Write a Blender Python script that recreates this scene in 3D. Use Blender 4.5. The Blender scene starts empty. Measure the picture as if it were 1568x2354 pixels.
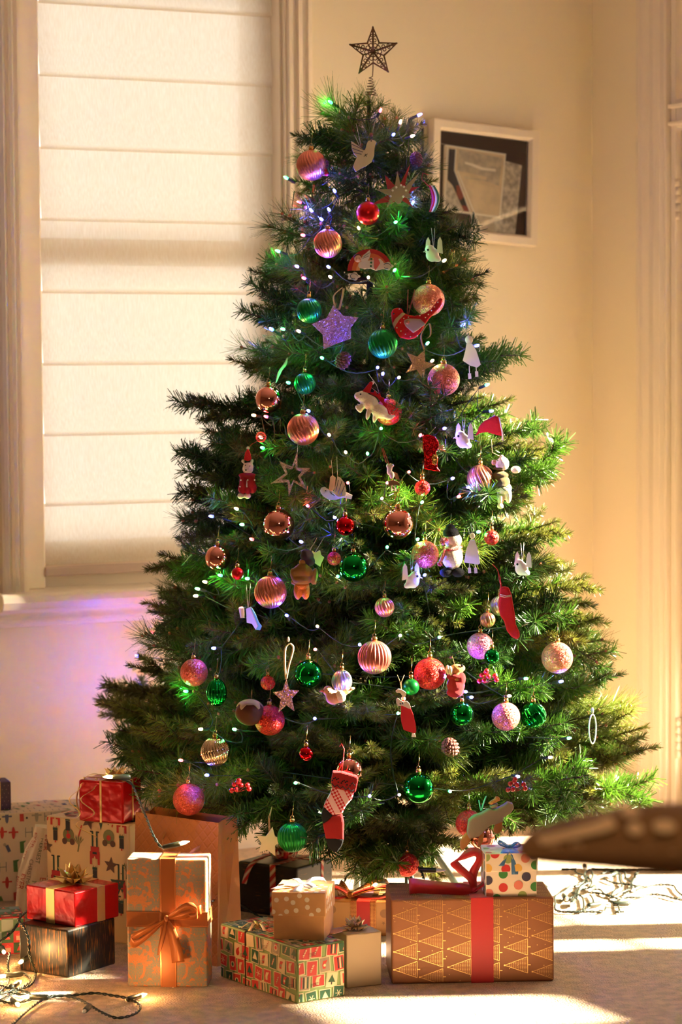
import bpy, bmesh, math, random
import numpy as np
from mathutils import Vector, Matrix, Euler
random.seed(7); RNG = np.random.default_rng(7)
SC = bpy.context.scene; COL = SC.collection
PI = math.pi
W_PX, H_PX = 1568, 2354
# ------------------------------------------------------------------ camera
F_PX = 6000.0; CAM_H = 1.30
PITCH, ROLL = math.radians(3.25), math.radians(-.4)
CAM_R = Matrix.Rotation(PI/2-PITCH, 3, 'X') @ Matrix.Rotation(ROLL, 3, 'Z')
cam_d = bpy.data.cameras.new('camera'); cam = bpy.data.objects.new('camera', cam_d); COL.objects.link(cam)
cam.location = (0, 0, CAM_H); cam.rotation_euler = CAM_R.to_euler()
cam_d.sensor_fit = 'HORIZONTAL'; cam_d.sensor_width = 24.0; cam_d.lens = F_PX/W_PX*24.0
cam_d.clip_start = 0.05; cam_d.clip_end = 60
cam_d.dof.use_dof = True; cam_d.dof.focus_distance = 5.62; cam_d.dof.aperture_fstop = 4.0
SC.camera = cam
# ------------------------------------------------------------------ colour management
vs = SC.view_settings
vs.view_transform = 'Standard'; vs.look = 'None'; vs.gamma = 1.0; vs.use_curve_mapping = False
vs.exposure = 0.12
# ------------------------------------------------------------------ world: bright late-afternoon sky
world = bpy.data.worlds.new('sky'); SC.world = world; world.use_nodes = True
wn = world.node_tree.nodes; wl = world.node_tree.links
wn['Background'].inputs[0].default_value = (1.0, .95, .87, 1); wn['Background'].inputs[1].default_value = 2.1
# ------------------------------------------------------------------ sun through the open french doors on the right
SUN_AZ = (.998, .063)                      # horizontal direction towards the sun
SUN_EL = math.radians(26)
sd = bpy.data.lights.new('sun', 'SUN'); sd.energy = 100; sd.angle = math.radians(2.2); sd.color = (1, .87, .66)
sun = bpy.data.objects.new('sun', sd); COL.objects.link(sun)
_to = Vector((SUN_AZ[0]*math.cos(SUN_EL), SUN_AZ[1]*math.cos(SUN_EL), math.sin(SUN_EL)))
sun.rotation_euler = _to.to_track_quat('Z', 'Y').to_euler(); sun.location = (5, 11, 5)
# ------------------------------------------------------------------ unseen warm fill light added to brighten the cushion and room
ld = bpy.data.lights.new('fill_light', 'AREA'); ld.shape = 'DISK'; ld.size = .5; ld.energy = 10; ld.color = (1, .72, .46)
lamp = bpy.data.objects.new('fill_light', ld); COL.objects.link(lamp)
lamp.location = (.25, .9, 2.0); lamp.rotation_euler = (Vector(lamp.location)-Vector((-.3, 6, .8))).to_track_quat('Z', 'Y').to_euler()

# ================================================================== helpers
def lin(c):
    c = c/255.0
    return c/12.92 if c <= .04045 else ((c+.055)/1.055)**2.4
def rgb(r, g, b): return (lin(r), lin(g), lin(b), 1)

def ray(px, py): return CAM_R @ Vector(((px-W_PX/2)/F_PX, (H_PX/2-py)/F_PX, -1))
def project(p):
    q = CAM_R.transposed() @ (Vector(p)-Vector((0, 0, CAM_H))); return W_PX/2-F_PX*q.x/q.z, H_PX/2+F_PX*q.y/q.z
def P(px, py, Y):
    d = ray(px, py); t = Y/d.y
    return Vector((d.x*t, Y, CAM_H + d.z*t))
def FL(px, py, z=0.0):
    d = ray(px, py); t = (z-CAM_H)/d.z
    return Vector((d.x*t, d.y*t, z))

MATS = {}
def mat(name, col, rough=.5, metal=0., bump=0., bscale=200., var=0., vscale=8., col2=None, spec=.5, sheen=0., coat=0., emit=None, estr=0., trans=0., alpha=None):
    if name in MATS: return MATS[name]
    m = bpy.data.materials.new(name); m.use_nodes = True
    n = m.node_tree.nodes; l = m.node_tree.links; b = n['Principled BSDF']
    b.inputs['Base Color'].default_value = col; b.inputs['Roughness'].default_value = rough
    b.inputs['Metallic'].default_value = metal; b.inputs['Specular IOR Level'].default_value = spec
    if sheen: b.inputs['Sheen Weight'].default_value = sheen
    if coat: b.inputs['Coat Weight'].default_value = coat; b.inputs['Coat Roughness'].default_value = .08
    if emit: b.inputs['Emission Color'].default_value = emit; b.inputs['Emission Strength'].default_value = estr
    if trans: b.inputs['Transmission Weight'].default_value = trans
    if bump or var or col2:
        tc = n.new('ShaderNodeTexCoord')
    if var or col2:
        nz = n.new('ShaderNodeTexNoise'); nz.inputs['Scale'].default_value = vscale; nz.inputs['Detail'].default_value = 4
        l.new(tc.outputs['Object'], nz.inputs['Vector'])
        r = n.new('ShaderNodeValToRGB'); r.color_ramp.elements[0].position = .35; r.color_ramp.elements[1].position = .65
        c2 = col2 or tuple(min(1, x*(1+var)) for x in col[:3])+(1,)
        c1 = col if col2 else tuple(x*(1-var) for x in col[:3])+(1,)
        r.color_ramp.elements[0].color = c1; r.color_ramp.elements[1].color = c2
        l.new(nz.outputs['Fac'], r.inputs[0]); l.new(r.outputs[0], b.inputs['Base Color'])
    if bump:
        nb = n.new('ShaderNodeTexNoise'); nb.inputs['Scale'].default_value = bscale; nb.inputs['Detail'].default_value = 3
        l.new(tc.outputs['Object'], nb.inputs['Vector'])
        bp = n.new('ShaderNodeBump'); bp.inputs['Strength'].default_value = bump; bp.inputs['Distance'].default_value = .002
        l.new(nb.outputs['Fac'], bp.inputs['Height']); l.new(bp.outputs[0], b.inputs['Normal'])
    MATS[name] = m
    return m

def smooth_path(pts, n=6):
    o = []
    for i in range(len(pts)-1):
        p0, p1, p2, p3 = pts[max(i-1, 0)], pts[i], pts[i+1], pts[min(i+2, len(pts)-1)]
        for k in range(n):
            t = k/n; o.append(.5*((2*p1)+(p2-p0)*t+(2*p0-5*p1+4*p2-p3)*t*t+(3*p1-p0-3*p2+p3)*t**3))
    return o+[pts[-1]]
class MB:
    """collects geometry for ONE mesh object"""
    def __init__(s): s.v = []; s.f = []; s.m = []; s.sm = []; s.xf = Matrix.Identity(4)
    def add(s, verts, faces, mi=0, smooth=False):
        o = len(s.v); x = s.xf
        s.v += [tuple(x @ Vector(p)) for p in verts]
        s.f += [tuple(i+o for i in f) for f in faces]
        s.m += [mi]*len(faces); s.sm += [smooth]*len(faces)
    def box(s, c, d, mi=0, rot=None):
        hx, hy, hz = d[0]/2, d[1]/2, d[2]/2
        vs_ = [Vector((sx*hx, sy*hy, sz*hz)) for sz in (-1, 1) for sy in (-1, 1) for sx in (-1, 1)]
        if rot is not None: vs_ = [rot @ q for q in vs_]
        vs_ = [q+Vector(c) for q in vs_]
        s.add(vs_, [(0, 2, 3, 1), (4, 5, 7, 6), (0, 1, 5, 4), (2, 6, 7, 3), (0, 4, 6, 2), (1, 3, 7, 5)], mi)
    def tube(s, pts, r, n=6, mi=0, closed=False, caps=True, smooth=True):
        pts = [Vector(p) for p in pts]; N = len(pts)
        rs = r if isinstance(r, (list, tuple)) else [r]*N
        verts = []; prev = None
        for i in range(N):
            a = pts[(i-1) % N] if (closed or i > 0) else pts[i]
            b = pts[(i+1) % N] if (closed or i < N-1) else pts[i]
            t = (b-a)
            t = t.normalized() if t.length > 1e-9 else Vector((0, 0, 1))
            if prev is None:
                u = t.orthogonal().normalized()
            else:
                u = prev - t*prev.dot(t)
                u = u.normalized() if u.length > 1e-6 else t.orthogonal().normalized()
            prev = u; w = t.cross(u)
            for k in range(n):
                an = 2*PI*k/n
                verts.append(pts[i] + (u*math.cos(an) + w*math.sin(an))*rs[i])
        fs = []
        for i in range(N if closed else N-1):
            j = (i+1) % N
            for k in range(n):
                k2 = (k+1) % n
                fs.append((i*n+k, i*n+k2, j*n+k2, j*n+k))
        if caps and not closed:
            fs.append(tuple(range(n))[::-1]); fs.append(tuple((N-1)*n+k for k in range(n)))
        s.add(verts, fs, mi, smooth)
    def lathe(s, prof, n=24, mi=0, mod=None, smooth=True, axis_xf=None):
        verts = []; M = len(prof)
        for (r, z) in prof:
            for k in range(n):
                an = 2*PI*k/n
                rr = r*(mod(an, z) if mod else 1)
                verts.append(Vector((rr*math.cos(an), rr*math.sin(an), z)))
        fs = [(i*n+k, i*n+(k+1) % n, (i+1)*n+(k+1) % n, (i+1)*n+k) for i in range(M-1) for k in range(n)]
        if prof[0][0] > 1e-6: fs.append(tuple(range(n))[::-1])
        if prof[-1][0] > 1e-6: fs.append(tuple((M-1)*n+k for k in range(n)))
        if axis_xf is not None: verts = [axis_xf @ q for q in verts]
        s.add(verts, fs, mi, smooth)
    def ellip(s, c, r, mi=0, nu=16, nv=10, rot=None):
        if not isinstance(r, (list, tuple)): r = (r, r, r)
        xf = Matrix.Translation(Vector(c)) @ (rot.to_4x4() if rot is not None else Matrix.Identity(4)) @ Matrix.Diagonal((r[0], r[1], r[2], 1))
        s.lathe([(max(math.sin(PI*i/nv), 1e-4), -math.cos(PI*i/nv)) for i in range(nv+1)], nu, mi, axis_xf=xf)
    def prism(s, poly, th, mi=0, y=0.0, side_mi=None):
        """polygon in x,z pushed out along y"""
        n = len(poly)
        area = sum(poly[i][0]*poly[(i+1) % n][1]-poly[(i+1) % n][0]*poly[i][1] for i in range(n))
        if area < 0: poly = poly[::-1]
        f = [Vector((p[0], y-th/2, p[1])) for p in poly]; b = [Vector((p[0], y+th/2, p[1])) for p in poly]
        s.add(f+b, [tuple(range(n)), tuple(range(2*n-1, n-1, -1))], mi)
        s.add(f+b, [(i, i+n, (i+1) % n+n, (i+1) % n) for i in range(n)], mi if side_mi is None else side_mi)
    def strip(s, pts, wdirs, w, th=.0006, mi=0):
        """ribbon along pts, wdirs = width direction(s), with thickness"""
        pts = [Vector(p) for p in pts]; N = len(pts)
        if not isinstance(wdirs, list): wdirs = [wdirs]*N
        ws = w if isinstance(w, list) else [w]*N
        if 3 <= N < 16:                       # round the ribbon off
            sm = smooth_path([Vector((*p, q)) for p, q in zip(pts, ws)], 5); wd = smooth_path([Vector(q).normalized() for q in wdirs], 5)
            pts = [Vector(q[:3]) for q in sm]; ws = [max(q[3], .0005) for q in sm]; wdirs = wd; N = len(pts)
        V = []
        for i in range(N):
            t = (pts[min(i+1, N-1)]-pts[max(i-1, 0)]); wd = Vector(wdirs[i]).normalized()
            nn = t.cross(wd); nn = nn.normalized() if nn.length > 1e-9 else Vector((0, 1, 0))
            for (a, b) in ((-.5, -.5), (.5, -.5), (.5, .5), (-.5, .5)):
                V.append(pts[i]+wd*(a*ws[i])+nn*(b*th))
        fs = []
        for i in range(N-1):
            for k in range(4):
                k2 = (k+1) % 4
                fs.append((i*4+k, i*4+k2, i*4+4+k2, i*4+4+k))
        fs += [(3, 2, 1, 0), tuple((N-1)*4+k for k in range(4))]
        s.add(V, fs, mi, True)
    def mesh(s, name, mats):
        me = bpy.data.meshes.new(name); me.from_pydata(s.v, [], s.f)
        for m in mats: me.materials.append(m)
        me.polygons.foreach_set('material_index', s.m); me.polygons.foreach_set('use_smooth', s.sm)
        me.update(); return me
    def build(s, name, mats, parent=None, loc=None, rot=None, bevel=0, seg=2, remesh=0, smooth=0, subd=0):
        if not isinstance(mats, (list, tuple)): mats = [mats]
        o = bpy.data.objects.new(name, s.mesh(name, mats)); COL.objects.link(o)
        if parent is not None: o.parent = parent
        if loc is not None: o.location = loc
        if rot is not None: o.rotation_euler = rot
        if bevel:
            m = o.modifiers.new('bevel', 'BEVEL'); m.width = bevel; m.segments = seg; m.limit_method = 'ANGLE'; m.angle_limit = math.radians(40)
        if remesh:
            m = o.modifiers.new('remesh', 'REMESH'); m.mode = 'VOXEL'; m.voxel_size = remesh; m.use_smooth_shade = True
        if smooth:
            m = o.modifiers.new('smooth', 'SMOOTH'); m.factor = .5; m.iterations = smooth
        if subd:
            m = o.modifiers.new('sub', 'SUBSURF'); m.levels = subd; m.render_levels = subd
        return o

def tag(o, label, cat, group=None, kind=None):
    if label: o['label'] = label
    if cat: o['category'] = cat
    if group: o['group'] = group
    if kind: o['kind'] = kind
    return o
def thing(name, label, cat, loc=(0, 0, 0), rot=(0, 0, 0), group=None):
    o = bpy.data.objects.new(name, None); COL.objects.link(o); o.empty_display_size = .05
    o.location = loc; o.rotation_euler = rot
    return tag(o, label, cat, group)
def struct(o): o['kind'] = 'structure'; return o

# ================================================================== the room
# corner of the room, direction along the window wall (to the right) and into the room
YAW = math.radians(28)
A = Vector((math.cos(YAW), math.sin(YAW), 0)); Nn = Vector((math.sin(YAW), -math.cos(YAW), 0))
CORN = Vector((.7254, 7.5089, 0))
ROOM = Matrix(((A.x, -Nn.x, 0, CORN.x), (A.y, -Nn.y, 0, CORN.y), (0, 0, 1, 0), (0, 0, 0, 1)))  # local x along window wall, local -y into room
def wallA(px, py, off=0.0):
    """local (x,z) on a plane parallel to the window wall, 'off' metres into the room"""
    d = ray(px, py); o = Vector((0, 0, CAM_H)); c = CORN + Nn*off
    t = (c-o).dot(Nn)/d.dot(Nn); q = o+d*t
    return ((q-c).dot(A), q.z)
def wallR(px, py):
    d = ray(px, py); o = Vector((0, 0, CAM_H)); t = (CORN-o).dot(A)/d.dot(A); q = o+d*t
    return (-(q-CORN).dot(Nn), q.z)          # local y (negative = towards viewer), z

M_wall = mat('warm_cream_paint', rgb(245, 231, 204), .75, bump=.05, bscale=300)
M_white = mat('white_gloss_paint', rgb(240, 225, 206), .35, bump=.03, bscale=60)
M_far = mat('taupe_paint', rgb(172, 146, 116), .8)
M_ceil = mat('ceiling_paint', rgb(214, 200, 180), .8)
H = 2.75; XL = -6.2; YF = -8.0; T = .16
# carpet
M_carpet = mat('beige_carpet', rgb(226, 190, 148), .95, bump=1.0, bscale=230, var=.16, vscale=40, sheen=.3)
_n = M_carpet.node_tree.nodes; _l = M_carpet.node_tree.links
_b = [q for q in _n if q.type == 'BUMP'][0]; _b.inputs['Distance'].default_value = .012
mb = MB(); mb.xf = ROOM; mb.box((XL/2+.3, YF/2+.1, -.05), (-XL+1.0, -YF+.6, .1)); struct(mb.build('floor', M_carpet))
# pile: fine short tufts as real relief where it can be seen close up
mb = MB(); mb.xf = ROOM; mb.box((XL/2, YF/2, H+.05), (-XL+.4, -YF+.4, .1)); struct(mb.build('ceiling', M_ceil))

# window measurements on the window wall
wx_l, _ = wallA(52, 700); wx_r, _ = wallA(651, 400)          # reveal opening
_, wz_b = wallA(200, 1352)                                  # top of the sill
wz_t = 2.35
mb = MB(); mb.xf = ROOM
def wallbox(x0, x1, z0, z1): mb.box(((x0+x1)/2, T/2, (z0+z1)/2), (x1-x0, T, z1-z0))
wallbox(XL-T, wx_l, 0, H); wallbox(wx_r, T, 0, H); wallbox(wx_l, wx_r, 0, wz_b-.03); wallbox(wx_l, wx_r, wz_t, H)
struct(mb.build('wall_back', M_wall))
mb = MB(); mb.xf = ROOM; mb.box((XL-T/2, YF/2, H/2), (T, -YF, H)); struct(mb.build('wall_left', M_far))
mb = MB(); mb.xf = ROOM; mb.box((XL/2, YF-T/2, H/2), (-XL+2*T, T, H)); struct(mb.build('wall_front', M_far))
# right wall with the french-door opening
ry0, _ = wallR(1541, 700)                                   # jamb nearest the corner
ry1 = ry0-2.357; DZ = 2.45
mb = MB(); mb.xf = ROOM
def wr(y0, y1, z0, z1): mb.box((T/2, (y0+y1)/2, (z0+z1)/2), (T, abs(y1-y0), z1-z0))
wr(0, ry0, 0, H); wr(ry0, ry1, DZ, H); wr(ry1, YF, 0, H)
struct(mb.build('wall_right', M_wall))

# moulded profile run: list of (across, proud) -> extruded between two points
def moulding(mb, prof, p0, p1, across, out):
    p0 = Vector(p0); p1 = Vector(p1); ac = Vector(across); ou = Vector(out); n = len(prof)
    V = [p+ac*a+ou*b for p in (p0, p1) for (a, b) in prof]
    mb.add(V, [(i, (i+1) % n, (i+1) % n+n, i+n) for i in range(n)]+[tuple(range(n))[::-1], tuple(range(n, 2*n))])
def arch_prof(w):
    return [(0, 0), (0, .020), (.08*w, .026), (.20*w, .030), (.24*w, .022), (.36*w, .020), (.44*w, .028), (.56*w, .030), (.60*w, .020),
            (.70*w, .018), (.78*w, .024), (.88*w, .024), (.92*w, .014), (w, .014), (w, 0)]
# baseboards
BB = [(0, 0), (0, .022), (.075, .022), (.080, .017), (.100, .017), (.106, .024), (.116, .024), (.126, .015), (.138, .012), (.144, 0)]
mb = MB(); mb.xf = ROOM; moulding(mb, BB, (XL, 0, 0), (0, 0, 0), (0, 0, 1), (0, -1, 0)); struct(mb.build('baseboard_back', M_white))
aw = .135
mb = MB(); mb.xf = ROOM; moulding(mb, BB, (0, 0, 0), (0, ry0+aw, 0), (0, 0, 1), (-1, 0, 0)); struct(mb.build('baseboard_right', M_white))
# door architrave
mb = MB(); mb.xf = ROOM
moulding(mb, arch_prof(aw), (0, ry0+aw, 0), (0, ry0+aw, DZ+.02), (0, -1, 0), (-1, 0, 0))
moulding(mb, arch_prof(aw), (0, ry1-aw, 0), (0, ry1-aw, DZ+.02), (0, 1, 0), (-1, 0, 0))
moulding(mb, arch_prof(aw), (0, ry0+aw, DZ+aw), (0, ry1-aw, DZ+aw), (0, 0, -1), (-1, 0, 0))
struct(mb.build('trim_1', M_white))

# ---- french door leaf standing in the opening (only its hinge edge is in frame; unseen leaves beyond shape the sun)
M_glass = bpy.data.materials.new('thin_window_glass'); M_glass.use_nodes = True
_n = M_glass.node_tree.nodes; _l = M_glass.node_tree.links; _n.remove(_n['Principled BSDF'])
_t = _n.new('ShaderNodeBsdfTransparent'); _g = _n.new('ShaderNodeBsdfGlossy'); _g.inputs['Roughness'].default_value = .03
_fr = _n.new('ShaderNodeFresnel'); _fr.inputs[0].default_value = 1.35; _mx = _n.new('ShaderNodeMixShader')
_l.new(_fr.outputs[0], _mx.inputs[0]); _l.new(_t.outputs[0], _mx.inputs[1]); _l.new(_g.outputs[0], _mx.inputs[2])
_l.new(_mx.outputs[0], _n['Material Output'].inputs[0])

door = bpy.data.objects.new('door_1', None); COL.objects.link(door); struct(door)
DLEN = ry0-ry1
hy, _ = wallR(1553, 700); zt = wallR(1553, 260)[1]
mb = MB(); mb.xf = ROOM                                     # jamb, head and transom rail
mb.box((.045, (ry0+hy)/2, DZ/2), (.09, ry0-hy, DZ)); mb.box((.045, ry1+.02, DZ/2), (.09, .04, DZ)); mb.box((.045, (ry0+ry1)/2, DZ-.02), (.09, DLEN, .04))
mb.box((.045, (ry0+ry1)/2, zt), (.085, DLEN, .075)); mb.box((.02, (ry0+ry1)/2, zt+.02), (.06, DLEN, .012)); mb.box((.02, (ry0+ry1)/2, zt-.028), (.06, DLEN, .010))
mb.build('door_frame', M_white, door, bevel=.003)
# transom over the doors, its panel made solid to hold back the sun
mb = MB(); mb.xf = ROOM
z0 = zt+.04; z1 = DZ-.04; y0 = hy-.006; y1 = ry1+.04
for (a, b, c, d) in ((y0, y0-.05, z0, z1), (y1+.05, y1, z0, z1), (y0, y1, z0, z0+.05), (y0, y1, z1-.05, z1), ((y0+y1)/2+.025, (y0+y1)/2-.025, z0, z1)):
    mb.box((.045, (a+b)/2, (c+d)/2), (.04, abs(a-b), d-c))
mb.build('transom_sash', M_white, door, bevel=.003)
mb = MB(); mb.xf = ROOM; mb.box((.045, (y0+y1)/2, (z0+z1)/2), (.012, abs(y0-y1)-.08, z1-z0-.08)); mb.build('transom_panel', M_white, door)
M_hinge = mat('painted_hinge', rgb(225, 208, 185), .4)
def leaf(name, yh, width, sgn, bot=.16, top=None):
    """glazed leaf in the plane of the wall; yh hinge line, extends sgn along local y"""
    g = bpy.data.objects.new(name, None); COL.objects.link(g); g.parent = door
    zb, ztp = .012, zt-.045; st = .042
    ya, yb = yh+sgn*.004, yh+sgn*width
    m = MB(); m.xf = ROOM
    m.box((.04, ya+sgn*st/2*.6, (zb+ztp)/2), (.042, st*.6, ztp-zb)); m.box((.04, yb-sgn*st/2, (zb+ztp)/2), (.042, st, ztp-zb))
    ym = (ya+yb)/2
    m.box((.04, ym, (zb+bot)/2), (.040, width, bot-zb)); m.box((.04, ym, ztp-.05), (.040, width, .10))
    if top: m.box((.04, ym, (top+ztp)/2), (.030, width, ztp-top)); ztp = top+.1
    n = 5 if not top else 1
    for k in range(1, n): m.box((.04, ym, bot+(ztp-.1-bot)*k/n), (.036, width, .016))
    m.build('leaf_frame', M_white, g, bevel=.003)
    for k in range(n):
        a = bot+(ztp-.1-bot)*k/n; b = bot+(ztp-.1-bot)*(k+1)/n
        m = MB(); m.xf = ROOM; m.box((.045, ym, (a+b)/2), (.004, width-.06, b-a-.014)); m.build('pane', M_glass, g)
    for zz in (wallR(1553, 1697)[1], wallR(1553, 458)[1]):
        m = MB(); m.xf = ROOM
        for q in range(5): m.lathe([(.008, -.0105), (.008, .0105)], 10, axis_xf=Matrix.Translation((.008, yh, zz+(q-2)*.0225)))
        m.build('hinge', M_hinge, g)
    return g
leaf('door_leaf', hy, .60, -1); leaf('door_leaf', hy-.605, .72, -1); leaf('sun_mask_leaf', hy-1.33, .085, -1, .60); leaf('door_leaf', hy-1.42, .19, -1); leaf('door_leaf', hy-1.615, .355, -1, 1.14); leaf('sun_mask_leaf', hy-1.975, .322, -1, .72, .96)  # narrow and part-solid leaves are unseen, added to shape the sun patches
M_sheer = bpy.data.materials.new('added_sun_sheet'); M_sheer.use_nodes = True; _n = M_sheer.node_tree.nodes; _l = M_sheer.node_tree.links; _n.remove(_n['Principled BSDF'])
_t = _n.new('ShaderNodeBsdfTranslucent'); _t.inputs[0].default_value = rgb(245, 236, 220); _d = _n.new('ShaderNodeBsdfDiffuse'); _d.inputs[0].default_value = rgb(245, 236, 220); _m = _n.new('ShaderNodeMixShader'); _m.inputs[0].default_value = .5
_l.new(_d.outputs[0], _m.inputs[1]); _l.new(_t.outputs[0], _m.inputs[2]); _l.new(_m.outputs[0], _n['Material Output'].inputs[0])
mb = MB(); mb.xf = ROOM; mb.box((.075, hy-.30, (.46+zt-.05)/2), (.002, .52, zt-.05-.46)); mb.build('added_sun_sheet', M_sheer, door)  # translucent sheet added to keep sun off wall and floor behind the tree

# ---- window
win = bpy.data.objects.new('window_1', None); COL.objects.link(win); struct(win)
cw = abs(wallA(52, 500)[0]-wallA(-9, 500)[0]); cwr = abs(wallA(716, 300)[0]-wallA(655, 300)[0])
mb = MB(); mb.xf = ROOM; moulding(mb, arch_prof(cw), (wx_l-cw, 0, wz_b-.02), (wx_l-cw, 0, wz_t+cw), (1, 0, 0), (0, -1, 0)); mb.build('casing', M_white, win)
mb = MB(); mb.xf = ROOM; moulding(mb, arch_prof(cwr), (wx_r+cwr, 0, wz_b-.02), (wx_r+cwr, 0, wz_t+cw), (-1, 0, 0), (0, -1, 0)); mb.build('casing', M_white, win)
mb = MB(); mb.xf = ROOM; moulding(mb, arch_prof(cw), (wx_l-cw, 0, wz_t+cw), (wx_r+cwr, 0, wz_t+cw), (0, 0, -1), (0, -1, 0)); mb.build('casing', M_white, win)
# sill: nosed board over a moulded apron
SILLP = [(.0, 0), (.0, .075), (-.006, .083), (-.022, .086), (-.040, .078), (-.046, .066), (-.050, .050), (-.058, .046), (-.070, .050), (-.078, .044), (-.084, .030), (-.090, .024), (-.090, 0)]
mb = MB(); mb.xf = ROOM
x0s = wallA(-2, 1370, .06)[0]
moulding(mb, SILLP, (x0s, 0, wz_b), (wx_r+cwr+.03, 0, wz_b), (0, 0, 1), (0, -1, 0)); mb.build('sill', M_white, win, bevel=.003)
mb = MB(); mb.xf = ROOM; mb.box(((wx_l+wx_r)/2, .08, wz_b-.015), (wx_r-wx_l, .16, .03)); mb.build('sill_board', M_white, win)
# reveal linings
RD = .11
mb = MB(); mb.xf = ROOM; mb.box((wx_l+.004, .075, (wz_b+wz_t)/2), (.008, .15, wz_t-wz_b)); mb.box((wx_r-.004, .075, (wz_b+wz_t)/2), (.008, .15, wz_t-wz_b)); mb.box(((wx_l+wx_r)/2, .075, wz_t-.004), (wx_r-wx_l, .15, .008)); mb.build('reveal', M_white, win)
# sashes: upper and lower, meeting rail shows through the blind
zm = wallA(350, 585, -RD)[1]
for (za, zb, yy, nm) in ((wz_b-.002, zm+.02, .105, 'sash'), (zm-.02, wz_t-.01, .135, 'sash')):
    g = MB(); g.xf = ROOM; xa, xb = wx_l+.01, wx_r-.01; st = .052
    g.box((xa+st/2, yy, (za+zb)/2), (st, .03, zb-za)); g.box((xb-st/2, yy, (za+zb)/2), (st, .03, zb-za))
    g.box(((xa+xb)/2, yy, za+(.06 if yy < .12 else .03)), (xb-xa, .03, (.12 if yy < .12 else .06))); g.box(((xa+xb)/2, yy, zb-.025), (xb-xa, .03, .05))
    so = g.build(nm, M_white, win, bevel=.003)
    g = MB(); g.xf = ROOM; g.box(((xa+xb)/2, yy, (za+zb)/2), (xb-xa-.06, .004, zb-za-.06)); g.build('pane', M_glass, so)

mb = MB(); mb.xf = ROOM; _bx = wallA(92, 700, -.055)[0]; mb.box(((wx_l+_bx)/2, .075, (wz_b+wz_t)/2), (_bx-wx_l, .07, wz_t-wz_b)); mb.build('stop_board', M_white, win, bevel=.004)
# ---- roman blind hanging in the reveal
M_blind = bpy.data.materials.new('blind_linen'); M_blind.use_nodes = True
_n = M_blind.node_tree.nodes; _l = M_blind.node_tree.links; _n.remove(_n['Principled BSDF'])
_d = _n.new('ShaderNodeBsdfDiffuse'); _tr = _n.new('ShaderNodeBsdfTranslucent'); _m1 = _n.new('ShaderNodeMixShader'); _m1.inputs[0].default_value = .60
_tp = _n.new('ShaderNodeBsdfTransparent'); _m2 = _n.new('ShaderNodeMixShader'); _m2.inputs[0].default_value = .06
_tc = _n.new('ShaderNodeTexCoord'); _mp = _n.new('ShaderNodeMapping'); _mp.inputs['Scale'].default_value = (900, 900, 30)
_nz = _n.new('ShaderNodeTexNoise'); _nz.inputs['Scale'].default_value = 1.0; _nz.inputs['Detail'].default_value = 2
_cr = _n.new('ShaderNodeValToRGB'); _cr.color_ramp.elements[0].position = .3; _cr.color_ramp.elements[1].position = .7
_cr.color_ramp.elements[0].color = rgb(236, 222, 200); _cr.color_ramp.elements[1].color = rgb(252, 245, 232)
_l.new(_tc.outputs['Object'], _mp.inputs[0]); _l.new(_mp.outputs[0], _nz.inputs['Vector']); _l.new(_nz.outputs['Fac'], _cr.inputs[0])
_l.new(_cr.outputs[0], _d.inputs[0]); _l.new(_cr.outputs[0], _tr.inputs[0])
_l.new(_d.outputs[0], _m1.inputs[1]); _l.new(_tr.outputs[0], _m1.inputs[2]); _l.new(_m1.outputs[0], _m2.inputs[1]); _l.new(_tp.outputs[0], _m2.inputs[2])
_l.new(_m2.outputs[0], _n['Material Output'].inputs[0])
BO = -.055
bl = wallA(94, 700, BO)[0]; br = wallA(628, 300, BO)[0]
blind = thing('roman_blind', 'cream linen roman blind pulled down over the sash window', 'blind')
zl = [wallA(90, y, BO)[1] for y in (5, 173, 340, 505, 672, 838, 1001, 1162, 1299)]
step = zl[0]-zl[1]
zs = [zl[0]+2*step, zl[0]+step]+zl
for i in range(len(zs)-1):
    a, b = zs[i], zs[i+1]
    g = MB(); g.xf = ROOM
    last = i == len(zs)-2
    pts = [(.055, a+.004), (.052, (a+b)/2), (.046, b+.012), (.043, b+.002), (.046, b-.003), (.054, b-.002)]
    th = .0012
    V = []; 
    for (y, z) in pts: V += [(bl, y, z), (br, y, z)]
    g.add(V, [(2*k, 2*k+1, 2*k+3, 2*k+2) for k in range(len(pts)-1)], 0, True)
    o = g.build('blind_panel', M_blind, blind)
M_rail = mat('blind_bottom_fabric', rgb(196, 172, 158), .8, bump=.1, bscale=500)
zr0, zr1 = wallA(104, 1303, BO+.01)[1], wallA(104, 1326, BO+.01)[1]
g = MB(); g.xf = ROOM; g.box(((bl+br)/2, .049, (zs[-1]+zr0)/2-.003), (br-bl, .010, abs(zs[-1]-zr0)+.012)); g.build('hem', mat('blind_hem', rgb(228, 208, 188), .8), blind)
g = MB(); g.xf = ROOM; g.box(((bl+br)/2, .044, (zr0+zr1)/2), (br-bl+.01, .018, abs(zr0-zr1))); g.build('bottom_bar', M_rail, blind, bevel=.004)
g = MB(); g.xf = ROOM; g.box(((bl+br)/2, .06, zs[0]+.02), (br-bl+.01, .05, .045)); g.build('head_rail', M_white, blind)
g = MB(); g.xf = ROOM
cx_ = wallA(638, 300, -.04)[0]
for k in range(150): g.ellip((cx_, .04, zs[0]-.012*k), .0024, 0, 6, 4)
co = g.build('bead_chain', M_white, blind); co['kind'] = 'stuff'
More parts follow.
